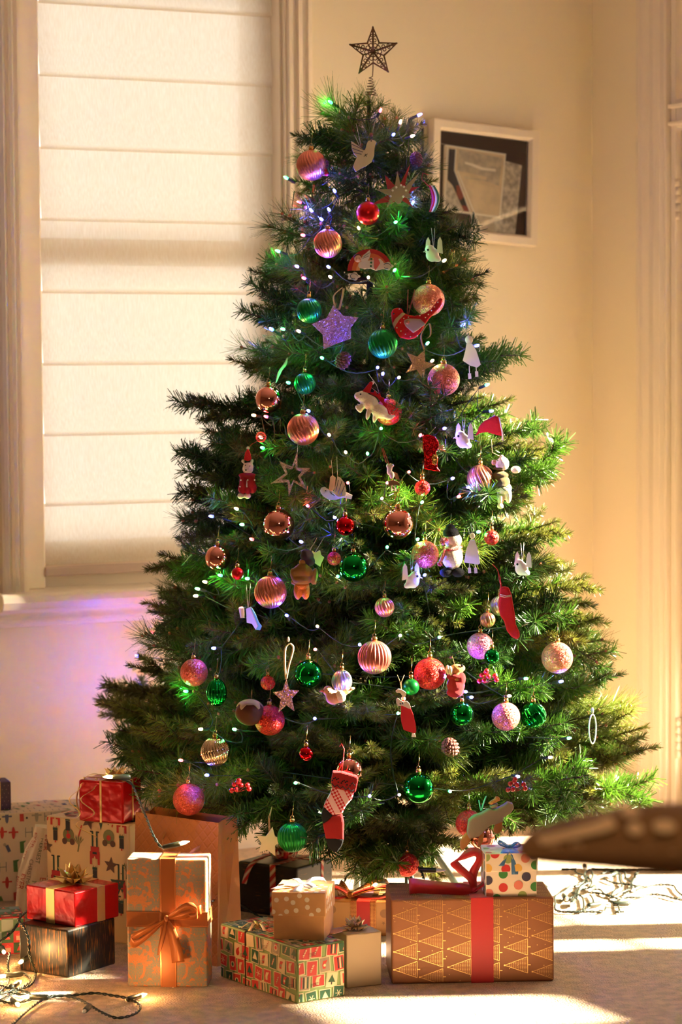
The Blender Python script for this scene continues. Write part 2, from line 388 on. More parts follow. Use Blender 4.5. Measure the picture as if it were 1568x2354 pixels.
# ================================================================== the tree
TY = 6.1; TX = P(852, 900, TY).x
_pz = [1.93, 1.90, 1.84, 1.78, 1.67, 1.54, 1.46, 1.35, 1.27, 1.17, 1.04, .90, .80, .70, .54, .45, .38, .29, .20]
_pr = [.02, .045, .10, .145, .165, .225, .255, .265, .305, .35, .39, .42, .465, .495, .55, .585, .615, .60, .45]
_pz = [1.0164*q+.0085 for q in _pz]; _pr = [1.017*q for q in _pr]
def RZ(z): return float(np.interp(-z, [-q for q in _pz], _pr))
def surf(px, py, out=0.0):
    """first point along the view line that touches the outside of the tree's cone"""
    best = None
    for i in range(220):
        Y = 5.3+i*.004
        p = P(px, py, Y); e = math.hypot(p.x-TX, p.y-TY)-(RZ(p.z)+out)
        if e <= 0: return Y
        if best is None or e < best[0]: best = (e, Y)
    return min(best[1], TY-.03)

# --- needles
def needle_mat(name, ca, cb, rough, trl):
    m = bpy.data.materials.new(name); m.use_nodes = True
    n = m.node_tree.nodes; l = m.node_tree.links; b = n['Principled BSDF']
    oi = n.new('ShaderNodeObjectInfo'); r = n.new('ShaderNodeValToRGB')
    tc = n.new('ShaderNodeTexCoord'); nz = n.new('ShaderNodeTexNoise'); nz.inputs['Scale'].default_value = 9
    l.new(tc.outputs['Object'], nz.inputs['Vector'])
    ad = n.new('ShaderNodeMath'); ad.operation = 'ADD'; sb = n.new('ShaderNodeMath'); sb.operation = 'MULTIPLY'; sb.inputs[1].default_value = .5
    l.new(oi.outputs['Random'], ad.inputs[0]); l.new(nz.outputs['Fac'], ad.inputs[1]); l.new(ad.outputs[0], sb.inputs[0])
    r.color_ramp.elements[0].color = ca; r.color_ramp.elements[1].color = cb; r.color_ramp.elements[0].position = .25; r.color_ramp.elements[1].position = .8
    l.new(sb.outputs[0], r.inputs[0]); l.new(r.outputs[0], b.inputs['Base Color'])
    b.inputs['Roughness'].default_value = rough; b.inputs['Specular IOR Level'].default_value = .45
    tr = n.new('ShaderNodeBsdfTranslucent'); l.new(r.outputs[0], tr.inputs[0]); mx = n.new('ShaderNodeMixShader'); mx.inputs[0].default_value = trl+.08
    l.new(b.outputs[0], mx.inputs[1]); l.new(tr.outputs[0], mx.inputs[2]); l.new(mx.outputs[0], n['Material Output'].inputs[0])
    return m
N_fir = needle_mat('fir_needle', rgb(44, 52, 16), rgb(122, 124, 46), .45, .22)
N_pvc = needle_mat('pvc_needle', rgb(28, 54, 14), rgb(80, 122, 28), .35, .22)
N_pine = needle_mat('pine_needle', rgb(42, 60, 16), rgb(120, 138, 46), .38, .22)
M_twig = mat('brown_twig', rgb(82, 56, 32), .8); M_bud = mat('brown_bud', rgb(150, 92, 52), .8)
M_pole = mat('dark_green_pole', rgb(22, 38, 26), .45, .3)

class NB:
    """numpy needle builder: blades as tapered quads"""
    def __init__(s): s.V = []; s.mi = []; s.tubes = MB()
    def blades(s, base, d, L, w, tip, mi):
        n = len(base); d = d/np.linalg.norm(d, axis=1, keepdims=True)
        rnd = RNG.normal(size=(n, 3)); side = np.cross(d, rnd); side /= np.linalg.norm(side, axis=1, keepdims=True)+1e-9
        e = base+d*L[:, None]
        q = np.stack([base-side*w/2, base+side*w/2, e+side*w*tip/2, e-side*w*tip/2], axis=1)
        s.V.append(q.reshape(-1, 3)); s.mi.append(np.full(n, mi))
    def sprig(s, p0, p1, kind):
        p0 = np.array(p0); p1 = np.array(p1); ax = p1-p0; L = np.linalg.norm(ax); t = ax/L
        u = np.cross(t, [0, 0, 1.]); u /= np.linalg.norm(u)+1e-9; v = np.cross(u, t)
        s.tubes.tube([p0, p1], [.0016, .001], 4, 3, caps=False)
        if kind == 0:        # fir: short dense needles swept forward, rounded tip
            n = int(L/.0017)*4
            f = RNG.random(n); an = RNG.random(n)*2*PI; th = np.radians(RNG.uniform(38, 62, n))*(1-.55*np.clip((f-.85)/.15, 0, 1))
            ln = RNG.uniform(.013, .019, n)*(1-.25*np.clip((f-.8)/.2, 0, 1)); wd, tp = .0017, .45
        elif kind == 1:      # pvc: flat straight blades
            n = int(L/.0022)*3
            f = RNG.random(n); an = RNG.random(n)*2*PI; th = np.radians(RNG.uniform(40, 68, n)); ln = RNG.uniform(.022, .034, n); wd, tp = .0019, .8
        else:                # pine: long thin needles fanning from the outer half
            n = int(L/.0022)*3
            f = RNG.random(n)**.75; an = RNG.random(n)*2*PI; th = np.radians(RNG.uniform(22, 62, n)); ln = RNG.uniform(.036, .060, n); wd, tp = .0010, .5
        rad = np.cos(an)[:, None]*u+np.sin(an)[:, None]*v
        base = p0+np.outer(f, ax)+rad*.0012
        d = t*np.cos(th)[:, None]+rad*np.sin(th)[:, None]
        s.blades(base, d, ln, wd, tp, kind)
        if kind == 2: s.tubes.ellip(tuple(p1), .0042, 4, 6, 4)
    def mesh(s, name):
        V = np.concatenate(s.V); n = len(V)//4
        tv = np.array(s.tubes.v); to = n*4
        F = np.arange(n*4).reshape(-1, 4).tolist()+[tuple(i+to for i in f) for f in s.tubes.f]
        me = bpy.data.meshes.new(name); me.from_pydata(np.concatenate([V, tv]).tolist(), [], F)
        for m in (N_fir, N_pvc, N_pine, M_twig, M_bud): me.materials.append(m)
        me.polygons.foreach_set('material_index', np.concatenate([np.concatenate(s.mi), np.array(s.tubes.m)]).astype(np.int32))
        me.update(); return me

def branch_mesh(L, style):
    """a branch along +x, side sprigs alternating, tip bending up a little"""
    b = NB()
    def pos(f): return np.array([L*f, 0, -.05*L*math.sin(PI*f)+.03*L*f*f])
    b.tubes.tube([pos(f) for f in np.linspace(0, 1, 7)], [.0035-.002*f for f in np.linspace(0, 1, 7)], 5, 3)
    def kind():
        r = random.random()
        return {0: 0 if r < .75 else 1, 1: 1 if r < .7 else 0, 2: 2 if r < .65 else 1}[style]
    sl = min(.13, .32*L+.015)
    b.sprig(pos(1-min(.6, sl/L)), pos(1)+np.array([.02, 0, .006]), style)
    f = .22 if L > .2 else .1; side = 1
    while f < .93:
        an = math.radians(random.uniform(38, 62))*side; up = random.uniform(-.25, .45)
        l = sl*random.uniform(.75, 1.15)*(1.15-.4*f)
        p = pos(f); d = np.array([math.cos(an), math.sin(an), up]); d /= np.linalg.norm(d)
        k = kind(); b.sprig(p, p+d*l, k)
        if l > .08:
            for q in (.35, .6):
                a2 = an+random.choice((-1, 1))*math.radians(45); dd = np.array([math.cos(a2), math.sin(a2), up+random.uniform(-.3, .3)]); dd /= np.linalg.norm(dd)
                pp = p+d*l*q; b.sprig(pp, pp+dd*l*.5, k)
        side = -side; f += .028/L*random.uniform(.85, 1.2)
    for q in range(3):                      # needles close along the main stem
        b.sprig(pos(.15+.25*q), pos(.42+.25*q), 1 if style != 2 else 2)
    return b.mesh('branch')

tree = thing('christmas_tree', 'tall green artificial Christmas tree covered in lights and ornaments by the window', 'tree', (TX, TY, 0))
LV = [.07, .11, .16, .22, .29, .37, .46, .56]
BM = {(i, st): branch_mesh(L, st) for i, L in enumerate(LV) for st in range(3)}
KEEP = []          # filled with (px, py, r, Y) of the ornaments before the branches go on
def wall_gap(dx, dy, z):
    """free distance from the trunk to the window wall / right wall in direction (dx,dy)"""
    g = 9.
    t = Vector((TX, TY, 0))-CORN; d = Vector((dx, dy, 0))
    dist = t.dot(Nn); v = -d.dot(Nn)
    if v > 1e-3: g = min(g, (dist-.10)/v)
    dist = -t.dot(A); v = d.dot(A)
    if v > 1e-3: g = min(g, (dist-.06)/v)
    return g
def grow_tree():
    n = 0; tips = []
    zt = [];  z = .285
    # tiers from the bottom up
    spots = []
    while z < 1.87:
        R = RZ(z); k = max(5, int(round(2*PI*R/.200)))
        off = random.random()*2*PI
        for j in range(k): spots.append((z+random.uniform(-.02, .02), off+2*PI*(j+random.uniform(-.25, .25))/k))
        z += .043+.080*R
    print('spots', len(spots))
    for (z, a) in spots:
        ok = None
        for tr in range(14):
            aa = a+(0 if tr == 0 else random.uniform(-.35, .35)); zz = z+(0 if tr == 0 else random.uniform(-.03, .03))
            dx, dy = math.cos(aa), math.sin(aa)
            R = RZ(zz)*random.uniform(.78, 1.04)*(.93 if .75 < zz < 1.3 else .98)
            R = min(R, wall_gap(dx, dy, zz))
            tip = Vector((TX+dx*R, TY+dy*R, zz)); hit = False
            if dy < .3:
                for q in (1.0, .85):
                    pt = Vector((TX+dx*R*q, TY+dy*R*q, zz)); x, y = project(pt)
                    for (ox, oy, rr, oY) in KEEP:
                        if pt.y < oY+.02 and math.hypot(x-ox, y-oy) < rr+28: hit = True; break
                    if hit: break
            if not hit: ok = (aa, zz, R); break
        if ok is None: continue
        if n >= 258: break
        aa, zz, R = ok; dx, dy = math.cos(aa), math.sin(aa)
        rise = random.uniform(.02, .16)*R*(1 if zz > .5 else .35) if zz > .37 else random.uniform(-.12, -.03)*R
        base = Vector((0, 0, zz-rise)); d = Vector((dx*R, dy*R, rise)); L = d.length
        i = min(range(len(LV)), key=lambda i: abs(LV[i]-L)); s_ = L/LV[i]
        st = random.choices((0, 1, 2), (.42, .30, .28))[0]
        o = bpy.data.objects.new('branch', BM[(i, st)]); COL.objects.link(o); o.parent = tree
        xa = d.normalized(); ya = Vector((0, 0, 1)).cross(xa).normalized(); za = xa.cross(ya)
        M = Matrix((xa, ya, za)).transposed().to_4x4() @ Matrix.Rotation(random.gauss(0, .45), 4, 'X')
        o.matrix_local = Matrix.Translation(base) @ M @ Matrix.Scale(s_, 4)
        n += 1
    # long side boughs that stand out against the wall
    for (px, py, *yy) in ((592, 634), (590, 735), (548, 842), (455, 932), (424, 1060), (470, 1110), (432, 1212), (388, 1295), (350, 1402), (378, 1470), (314, 1552), (248, 1642), (262, 1730), (290, 1800), (1084, 546), (1104, 640), (1165, 822), (1158, 935), (1222, 1058), (1250, 1085), (1268, 1216), (1334, 1346), (1350, 1446), (1398, 1512), (1414, 1572), (1466, 1692), (1488, 1742), (1488, 1816), (694, 322), (1075, 700), (700, 1922, 5.75), (770, 1905, 5.7), (835, 1950, 5.8), (890, 2000, 5.78), (940, 1985, 5.72), (1010, 1950, 5.75), (600, 1880, 5.95), (255, 1668, 6.55), (272, 1610, 6.55), (292, 1716, 6.5)):
        tip = P(px, py, yy[0] if yy else TY+random.uniform(-.12, .05)); dx, dy = tip.x-TX, tip.y-TY; R = math.hypot(dx, dy); rise = random.uniform(.0, .12)*R if not yy else -.18*R
        base = Vector((0, 0, tip.z-rise)); d = Vector((dx, dy, rise)); L = d.length; i = min(range(len(LV)), key=lambda i: abs(LV[i]-L))
        o = bpy.data.objects.new('branch', BM[(i, random.choice((0, 0, 1)))]); COL.objects.link(o); o.parent = tree
        xa = d.normalized(); ya = Vector((0, 0, 1)).cross(xa).normalized(); za = xa.cross(ya)
        o.matrix_local = Matrix.Translation(base) @ Matrix((xa, ya, za)).transposed().to_4x4() @ Matrix.Rotation(random.gauss(0, .4), 4, 'X') @ Matrix.Scale(L/LV[i], 4); n += 1
    # leading shoot and its two side shoots at the top
    for (az, el, L, zb) in ((0, 90, .095, 1.815), (2.6, 45, .13, 1.77), (.5, 40, .13, 1.77), (4.2, 50, .12, 1.75), (5.6, 52, .11, 1.76), (3.4, 58, .15, 1.76), (3.3, 30, .12, 1.69), (6.1, 26, .13, 1.69)):
        o = bpy.data.objects.new('branch', BM[(1, random.choice((0, 2)))]); COL.objects.link(o); o.parent = tree
        e = math.radians(el); xa = Vector((math.cos(az)*math.cos(e), math.sin(az)*math.cos(e), math.sin(e)))
        ya = (Vector((0, 1, 0)).cross(xa)).normalized(); za = xa.cross(ya)
        o.matrix_local = Matrix.Translation((0, 0, zb)) @ Matrix((xa, ya, za)).transposed().to_4x4() @ Matrix.Scale(L/LV[1], 4)
        n += 1
    print('branches', n)
    mb = MB(); mb.tube([(0, 0, .02), (0, 0, .5), (0, 0, 1.2), (0, 0, 1.91)], [.015, .014, .011, .004], 12); mb.build('trunk', M_pole, tree)
    # folding steel stand
    mb = MB(); mb.lathe([(.024, .05), (.024, .24)], 14); mb.build('stand_socket', M_pole, tree)
    for k in range(3):
        an = math.radians((100, 20, 300)[k]); c, s = math.cos(an), math.sin(an)
        mb = MB(); mb.tube([(c*.028, s*.028, .27), (c*.14, s*.14, .16), (c*.24, s*.24, .012)], .008, 8); mb.tube([(c*.15, s*.15, .15), (c*.15, s*.15, .008)], .005, 6); mb.tube([(c*.026, s*.026, .07), (c*.15, s*.15, .06)], .006, 6)
        mb.build('stand_leg', M_pole, tree)
# ================================================================== ornaments
CR = {1: (600, 40, 3.136), 2: (560, 480, 5.227), 3: (840, 480, 4.356), 4: (420, 820, 3.92), 5: (800, 840, 3.267), 6: (440, 1150, 3.733), 7: (840, 1150, 3.92),
      8: (380, 1450, 3.267), 9: (840, 1450, 3.267), 10: (0, 1720, 2.8), 11: (480, 1720, 3.267), 12: (860, 1780, 2.215), 13: (0, 2000, 3.92), 14: (900, 1800, 3.92), 15: (960, 960, 6.03), 16: (900, 1500, 6.533)}
def cp(key, pts):
    ox, oy, s = CR[key]; return [(ox+x/s, oy+y/s) for (x, y) in pts]
class Orn:
    """an ornament hanging on the tree: remembers the scale at its own distance"""
    def __init__(s, name, label, cat, px, py, r, out=.02, group=None, tilt=0, yaw=0, Y=None):
        s.px, s.py = px, py; s.Y = surf(px, py, out) if Y is None else Y; s.k = s.Y/F_PX
        if r: KEEP.append((px, py, r, s.Y))
        s.root = thing(name, label, cat, P(px, py, s.Y), (0, tilt, yaw), group)
    def q(s, x, y, d=0.0): return Vector(((x-s.px)*s.k, d*s.k, (s.py-y)*s.k))
    def poly(s, pts): return [((x-s.px)*s.k, (s.py-y)*s.k) for (x, y) in pts]
    def plate(s, name, mats, pts, th=5, d=0, bevel=.0008, parent=None):
        m = MB(); m.prism(s.poly(pts), th*s.k, 0, d*s.k); return m.build(name, mats, parent or s.root, bevel=bevel)
    def puff(s, name, mats, pts, th=16, d=0, vox=.0022, it=6, parent=None):
        m = MB(); m.prism(s.poly(pts), th*s.k, 0, d*s.k); return m.build(name, mats, parent or s.root, remesh=vox, smooth=it)
    def line(s, name, m_, pts, w=1.2, d=0, parent=None, n=5):
        m = MB(); m.tube([s.q(*p) if len(p) == 3 else s.q(p[0], p[1], d) for p in pts], w*s.k, n); return m.build(name, m_, parent or s.root)
    def lines(s, name, m_, segs, w=1.2, d=0, parent=None):
        m = MB()
        for seg in segs: m.tube([s.q(p[0], p[1], d) for p in seg], w*s.k, 4)
        return m.build(name, m_, parent or s.root)
    def dots(s, name, m_, pts, r=2, d=0, flat=.5, parent=None):
        m = MB()
        if len(pts) > 8:
            for (x, y) in pts: m.ellip(s.q(x, y, d), (r*s.k, r*s.k*flat, r*s.k), 0, 8, 6)
            o = m.build(name, m_, parent or s.root); o['kind'] = 'stuff'; return o
        m.ellip((0, 0, 0), (r*s.k, r*s.k*flat, r*s.k), 0, 10, 8); me = m.mesh(name, [m_])
        for (x, y) in pts:
            o = bpy.data.objects.new(name, me); COL.objects.link(o); o.parent = parent or s.root; o.location = s.q(x, y, d)
        return o
    def body(s, name, mats, ells, vox=.0022, it=3, parent=None):
        """one continuous soft body out of overlapping ellipsoids: (x,y,rx,rz[,depth,ry,rot])"""
        m = MB()
        for e in ells:
            x, y, rx, rz = e[:4]; d = e[4] if len(e) > 4 else 0; ry = e[5] if len(e) > 5 else min(rx, rz)
            rot = Matrix.Rotation(-math.radians(e[6]), 3, 'Y') if len(e) > 6 else None
            m.ellip(s.q(x, y, d), (rx*s.k, ry*s.k, rz*s.k), 0, 16, 12, rot)
        return m.build(name, mats, parent or s.root, remesh=vox, smooth=it)

def glitter(name, col, col2, rough=.35):
    m = bpy.data.materials.new(name); m.use_nodes = True
    n = m.node_tree.nodes; l = m.node_tree.links; b = n['Principled BSDF']
    tc = n.new('ShaderNodeTexCoord'); vo = n.new('ShaderNodeTexVoronoi'); vo.inputs['Scale'].default_value = 700
    l.new(tc.outputs['Object'], vo.inputs['Vector'])
    ge = n.new('ShaderNodeNewGeometry'); s1 = n.new('ShaderNodeVectorMath'); s1.operation = 'SUBTRACT'; s1.inputs[1].default_value = (.5, .5, .5)
    s2 = n.new('ShaderNodeVectorMath'); s2.operation = 'SCALE'; s2.inputs['Scale'].default_value = 1.1
    s3 = n.new('ShaderNodeVectorMath'); s3.operation = 'ADD'; s4 = n.new('ShaderNodeVectorMath'); s4.operation = 'NORMALIZE'
    l.new(vo.outputs['Color'], s1.inputs[0]); l.new(s1.outputs[0], s2.inputs[0]); l.new(s2.outputs[0], s3.inputs[0]); l.new(ge.outputs['Normal'], s3.inputs[1])
    l.new(s3.outputs[0], s4.inputs[0]); l.new(s4.outputs[0], b.inputs['Normal'])
    sp = n.new('ShaderNodeSeparateColor'); l.new(vo.outputs['Color'], sp.inputs[0]); r = n.new('ShaderNodeValToRGB')
    r.color_ramp.elements[0].color = col; r.color_ramp.elements[1].color = col2; l.new(sp.outputs[0], r.inputs[0]); l.new(r.outputs[0], b.inputs['Base Color'])
    b.inputs['Metallic'].default_value = .5; b.inputs['Roughness'].default_value = rough
    return m
PINK, CORAL, RED, GREEN = rgb(226, 140, 124), rgb(226, 112, 88), rgb(200, 16, 22), rgb(10, 120, 40)
B_MAT = {
 ('satin', 'pink'): mat('satin_pink_metal', rgb(232, 140, 122), .30, .85), ('satin', 'copper'): mat('satin_copper_metal', rgb(205, 130, 104), .32, .85),
 ('satin', 'green'): mat('satin_green_metal', rgb(14, 122, 46), .32, .7), ('satin', 'red'): mat('satin_red_metal', rgb(214, 22, 26), .28, .7),
 ('satin', 'pale'): mat('satin_pale_metal', rgb(196, 180, 165), .3, .85),
 ('shiny', 'pink'): mat('mirror_pink_metal', rgb(238, 156, 138), .06, 1.0), ('shiny', 'green'): mat('mirror_green_metal', rgb(14, 148, 52), .06, 1.0),
 ('shiny', 'red'): mat('mirror_red_metal', rgb(220, 20, 28), .07, 1.0), ('shiny', 'gold'): mat('mirror_champagne_metal', rgb(226, 200, 160), .12, 1.0),
 ('shiny', 'brown'): mat('mirror_brown_metal', rgb(120, 80, 60), .15, 1.0),
 ('glit', 'pink'): glitter('pink_glitter', rgb(206, 92, 72), rgb(240, 150, 122)), ('glit', 'coral'): glitter('coral_glitter', rgb(190, 54, 42), rgb(236, 116, 86)),
 ('glit', 'red'): glitter('red_glitter', rgb(160, 16, 14), rgb(236, 60, 44)), ('glit', 'magenta'): glitter('magenta_glitter', rgb(190, 84, 110), rgb(245, 170, 180)),
}
M_gold = mat('gold_cap_metal', rgb(206, 164, 96), .25, 1.0); M_wire = mat('gold_wire', rgb(190, 150, 90), .3, 1.0)
BG = 'baubles hung on the Christmas tree'
def bauble(px, py, d, style, colr, label, out=.02, rib=0, twist=0, stretch=1.0, tilt=0):
    o = Orn('bauble', label, 'bauble', px, py, d/2, out, BG, tilt=tilt)
    R = d/2*o.k; k = o.k
    nv = 26; prof = [(max(R*math.sin(PI*i/nv), 1e-5), -R*stretch*math.cos(PI*i/nv)) for i in range(nv+1)]
    m = MB()
    if rib:
        def md(an, z):
            e = math.sqrt(max(0, 1-(z/(R*stretch))**2)); a = an+twist*(z/R)
            return 1-.11*min(1, e*1.5)*(1-abs(math.cos(a*rib/2)))
        m.lathe(prof, rib*6, 0, mod=md)
    else: m.lathe(prof, 40, 0)
    m.build('ball', B_MAT[(style, colr)], o.root)
    m = MB(); cr = max(.0045, R*.17)
    m.lathe([(cr, R*stretch*.97), (cr*1.05, R*stretch+.003), (cr, R*stretch+.0075), (cr*.4, R*stretch+.009)], 14, 0, mod=lambda a, z: 1+.05*math.cos(a*7)); m.build('cap', M_gold, o.root)
    m = MB(); zt = R*stretch+.008
    m.tube([(.0035*math.cos(t), 0, zt+.0035+.0035*math.sin(t)) for t in np.linspace(0, 2*PI, 10)[:-1]], .0006, 4, closed=True)
    m.tube([(0, 0, zt+.006), (.002, .004, zt+.02), (.003, .02, zt+.034), (.0, .035, zt+.030)], .0005, 4); m.build('hook', M_wire, o.root)
    return o
# px, py, diameter, style, colour, label, out, ribs, twist, stretch
BAUB = [
 (716, 380, 70, 'satin', 'pink', 'satin pink ribbed bauble high on the left edge, left of the wooden dove', .03, 26, .5, 1),
 (846, 490, 54, 'satin', 'red', 'satin red smooth bauble just below the red and silver layered star', .03, 0, 0, 1),
 (754, 560, 66, 'satin', 'pink', 'pink ribbed bauble glowing violet, left of the rainbow ornament', .02, 24, .5, 1),
 (711, 714, 58, 'satin', 'green', 'satin green ribbed bauble directly left of the lilac glitter star', .01, 22, .5, 1),
 (880, 790, 68, 'satin', 'green', 'large satin green ribbed bauble below the red felt bird', .02, 20, .5, 1),
 (985, 690, 74, 'glit', 'pink', 'pink glitter bauble behind the tail of the red felt bird', .0, 0, 0, 1),
 (1020, 873, 74, 'glit', 'pink', 'coral pink glitter bauble beside the gold glitter star', .01, 0, 0, 1),
 (701, 882, 50, 'satin', 'green', 'green ribbed bauble half hidden, right of the shiny pink bauble with beige ribbon', -.01, 20, .5, 1),
 (618, 918, 62, 'shiny', 'pink', 'mirror pink bauble hanging from a beige ribbon at the left edge', .02, 0, 0, 1),
 (697, 987, 74, 'satin', 'pink', 'salmon ribbed bauble above the open outline star', .03, 22, .6, 1),
 (893, 947, 62, 'glit', 'red', 'red glitter bauble tucked behind the white felt dinosaur', -.01, 0, 0, 1),
 (1104, 1102, 62, 'satin', 'copper', 'copper ribbed bauble behind the arm of the bear in the olive jumper', .0, 20, .5, 1.1),
 (971, 1122, 36, 'glit', 'red', 'small red glitter bauble below the red foil boot', .02, 0, 0, 1),
 (641, 1206, 72, 'shiny', 'pink', 'large mirror pink bauble below the open outline star', .02, 0, 0, 1),
 (794, 1209, 46, 'shiny', 'red', 'mirror red bauble between the two large mirror pink baubles', .02, 0, 0, 1),
 (915, 1204, 72, 'shiny', 'pink', 'large mirror pink bauble upper left of the snowman', .03, 0, 0, 1),
 (501, 1283, 60, 'shiny', 'pink', 'pale mirror pink bauble at the left edge, above the small satin red one', .01, 0, 0, 1),
 (546, 1319, 29, 'satin', 'red', 'small satin red bauble at the left, above the pink ribbed bauble', .03, 0, 0, 1),
 (813, 1304, 68, 'shiny', 'green', 'mirror green bauble right of the bear in the mustard jumper', .02, 0, 0, 1),
 (622, 1361, 76, 'satin', 'pink', 'pink ribbed bauble left of the bear in the mustard jumper', .03, 26, .4, 1),
 (977, 1275, 64, 'glit', 'coral', 'coral glitter bauble behind needles, left of the snowman', -.01, 0, 0, 1),
 (1130, 1236, 35, 'glit', 'red', 'small red glitter bauble right of the white wooden angel', .02, 0, 0, 1),
 (884, 1396, 46, 'satin', 'pink', 'small magenta lit ribbed bauble high above the salmon ribbed bauble in the centre', -.02, 18, .4, 1),
 (861, 1511, 78, 'satin', 'pink', 'large salmon ribbed bauble in the centre of the lower tree', .04, 24, .0, 1),
 (1104, 1485, 62, 'glit', 'magenta', 'pink glitter bauble with violet sheen, left of the small mirror green bauble', -.01, 0, 0, 1),
 (1131, 1509, 36, 'shiny', 'green', 'small mirror green bauble above the red berries', .03, 0, 0, 1),
 (1281, 1512, 73, 'glit', 'pink', 'large sunlit pink glitter bauble at the right edge', .02, 0, 0, 1),
 (988, 1549, 74, 'glit', 'red', 'large red glitter bauble left of the dog in the red jumper', .0, 0, 0, 1),
 (945, 1579, 38, 'satin', 'green', 'small satin dark green bauble above the wooden angel in red', .02, 0, 0, 1),
 (446, 1546, 64, 'glit', 'coral', 'coral glitter bauble at the far left, above the striped green drop', .01, 0, 0, 1),
 (498, 1592, 48, 'shiny', 'green', 'mirror green drop shaped ribbed bauble left of the knitted pudding', .02, 16, 0, 1.35),
 (709, 1550, 66, 'shiny', 'green', 'mirror green bauble right of the hanging pink glitter star', .01, 0, 0, 1),
 (620, 1656, 70, 'glit', 'red', 'red glitter bauble behind the knitted pudding', .0, 0, 0, 1),
 (786, 1567, 48, 'satin', 'pale', 'pale silvery ribbed bauble behind the felt bird', -.01, 16, .2, 1.15),
 (1163, 1647, 66, 'glit', 'pink', 'sunlit pink glitter bauble left of the striped green bauble', .0, 0, 0, 1),
 (1226, 1645, 62, 'shiny', 'green', 'mirror green faceted bauble at the right, lit by the sun', .01, 12, .8, 1),
 (1062, 1642, 56, 'shiny', 'green', 'mirror green bauble behind needles below the dog in the red jumper', -.01, 0, 0, 1),
 (495, 1728, 68, 'shiny', 'gold', 'champagne ribbed bauble low on the left', .02, 28, .3, 1),
 (704, 1733, 34, 'shiny', 'red', 'small mirror red bauble left of the patterned stocking', .03, 0, 0, 1),
 (803, 1771, 64, 'shiny', 'pink', 'mirror copper pink bauble behind the top of the patterned stocking', .0, 0, 0, 1),
 (962, 1812, 72, 'shiny', 'green', 'mirror green bauble behind needles low in the centre right', -.01, 0, 0, 1),
 (434, 1838, 74, 'glit', 'coral', 'large coral glitter bauble hanging lowest on the left over the gift bag', .0, 0, 0, 1),
 (672, 1925, 70, 'satin', 'green', 'satin green ribbed bauble hanging lowest, over the black box with striped ribbon', .02, 24, .1, 1),
 (1078, 1893, 62, 'glit', 'red', 'red glitter bauble behind the felt platypus', -.03, 0, 0, 1),
 (936, 1988, 56, 'glit', 'red', 'red glitter bauble lowest of all, behind the red ribbon bow', -.05, 0, 0, 1),
 (1108, 1924, 60, 'shiny', 'pink', 'mirror pink bauble low behind the felt platypus and the dotted box', -.05, 0, 0, 1),
 (768, 1284, 32, 'glit', 'red', 'small red glitter bauble behind the wooden leaf ornament', -.01, 0, 0, 1),
 (616, 1570, 34, 'glit', 'red', 'small dark red glitter bauble above the knitted pudding', -.04, 0, 0, 1),
 (1149, 1393, 46, 'satin', 'pale', 'small pale ribbed bauble behind the red felt stocking', -.02, 14, .3, 1),
 (1121, 1425, 36, 'satin', 'copper', 'small copper ribbed bauble half hidden left of the red felt stocking foot', -.03, 14, .3, 1),
]
for (px, py, d, st, cl, lb, out, rb, tw, sx) in BAUB: bauble(px, py, d, st, cl, lb, out, rb, tw, sx)

# ---- materials for the hand-made ornaments
M_wood = mat('pale_wood', rgb(232, 214, 186), .6, bump=.15, bscale=60, var=.05, vscale=30)
M_whitewood = mat('white_painted_wood', rgb(240, 232, 220), .55)
M_black = mat('black_paint', rgb(26, 24, 24), .5); M_twine = mat('twine', rgb(196, 160, 112), .9); M_silver = mat('silver_thread', rgb(215, 210, 200), .35, .8)
M_redfelt = mat('red_felt', rgb(200, 24, 26), .95, bump=.6, bscale=500, sheen=0); M_whitefelt = mat('white_felt', rgb(240, 226, 205), .95, bump=.6, bscale=450, sheen=0)
M_creamfelt = mat('cream_felt', rgb(240, 218, 186), .95, bump=.6, bscale=450, sheen=0); M_tanfelt = mat('tan_felt', rgb(196, 132, 74), .95, bump=.6, bscale=450, sheen=0)
M_blackfelt = mat('black_felt', rgb(18, 17, 19), .95, bump=.6, bscale=450, sheen=0); M_greyfelt = mat('grey_brown_velvet', rgb(146, 130, 108), .8, bump=.3, bscale=300, sheen=0)
M_pinkfelt = mat('salmon_felt', rgb(224, 164, 128), .95, bump=.6, bscale=450, sheen=0)
M_redpaint = mat('red_paint', rgb(196, 20, 24), .5); M_orange = mat('orange_paint', rgb(232, 120, 70), .55); M_peach = mat('peach_paint', rgb(240, 180, 130), .55)
M_greenpaint = mat('green_paint', rgb(40, 110, 60), .55); M_skin = mat('skin_paint', rgb(240, 190, 150), .55)
def knit(name, col, scale=420):
    m = mat(name, col, .95, sheen=0); n = m.node_tree.nodes; l = m.node_tree.links; b = n['Principled BSDF']
    tc = n.new('ShaderNodeTexCoord'); w = n.new('ShaderNodeTexWave'); w.inputs['Scale'].default_value = scale; w.inputs['Distortion'].default_value = .6; w.bands_direction = 'X'
    w2 = n.new('ShaderNodeTexWave'); w2.inputs['Scale'].default_value = scale*.8; w2.bands_direction = 'Z'
    mx = n.new('ShaderNodeMath'); mx.operation = 'MULTIPLY'; bp = n.new('ShaderNodeBump'); bp.inputs['Strength'].default_value = .9; bp.inputs['Distance'].default_value = .002
    for q in (w, w2): l.new(tc.outputs['Object'], q.inputs['Vector'])
    l.new(w.outputs['Fac'], mx.inputs[0]); l.new(w2.outputs['Fac'], mx.inputs[1]); l.new(mx.outputs[0], bp.inputs['Height']); l.new(bp.outputs[0], b.inputs['Normal'])
    return m
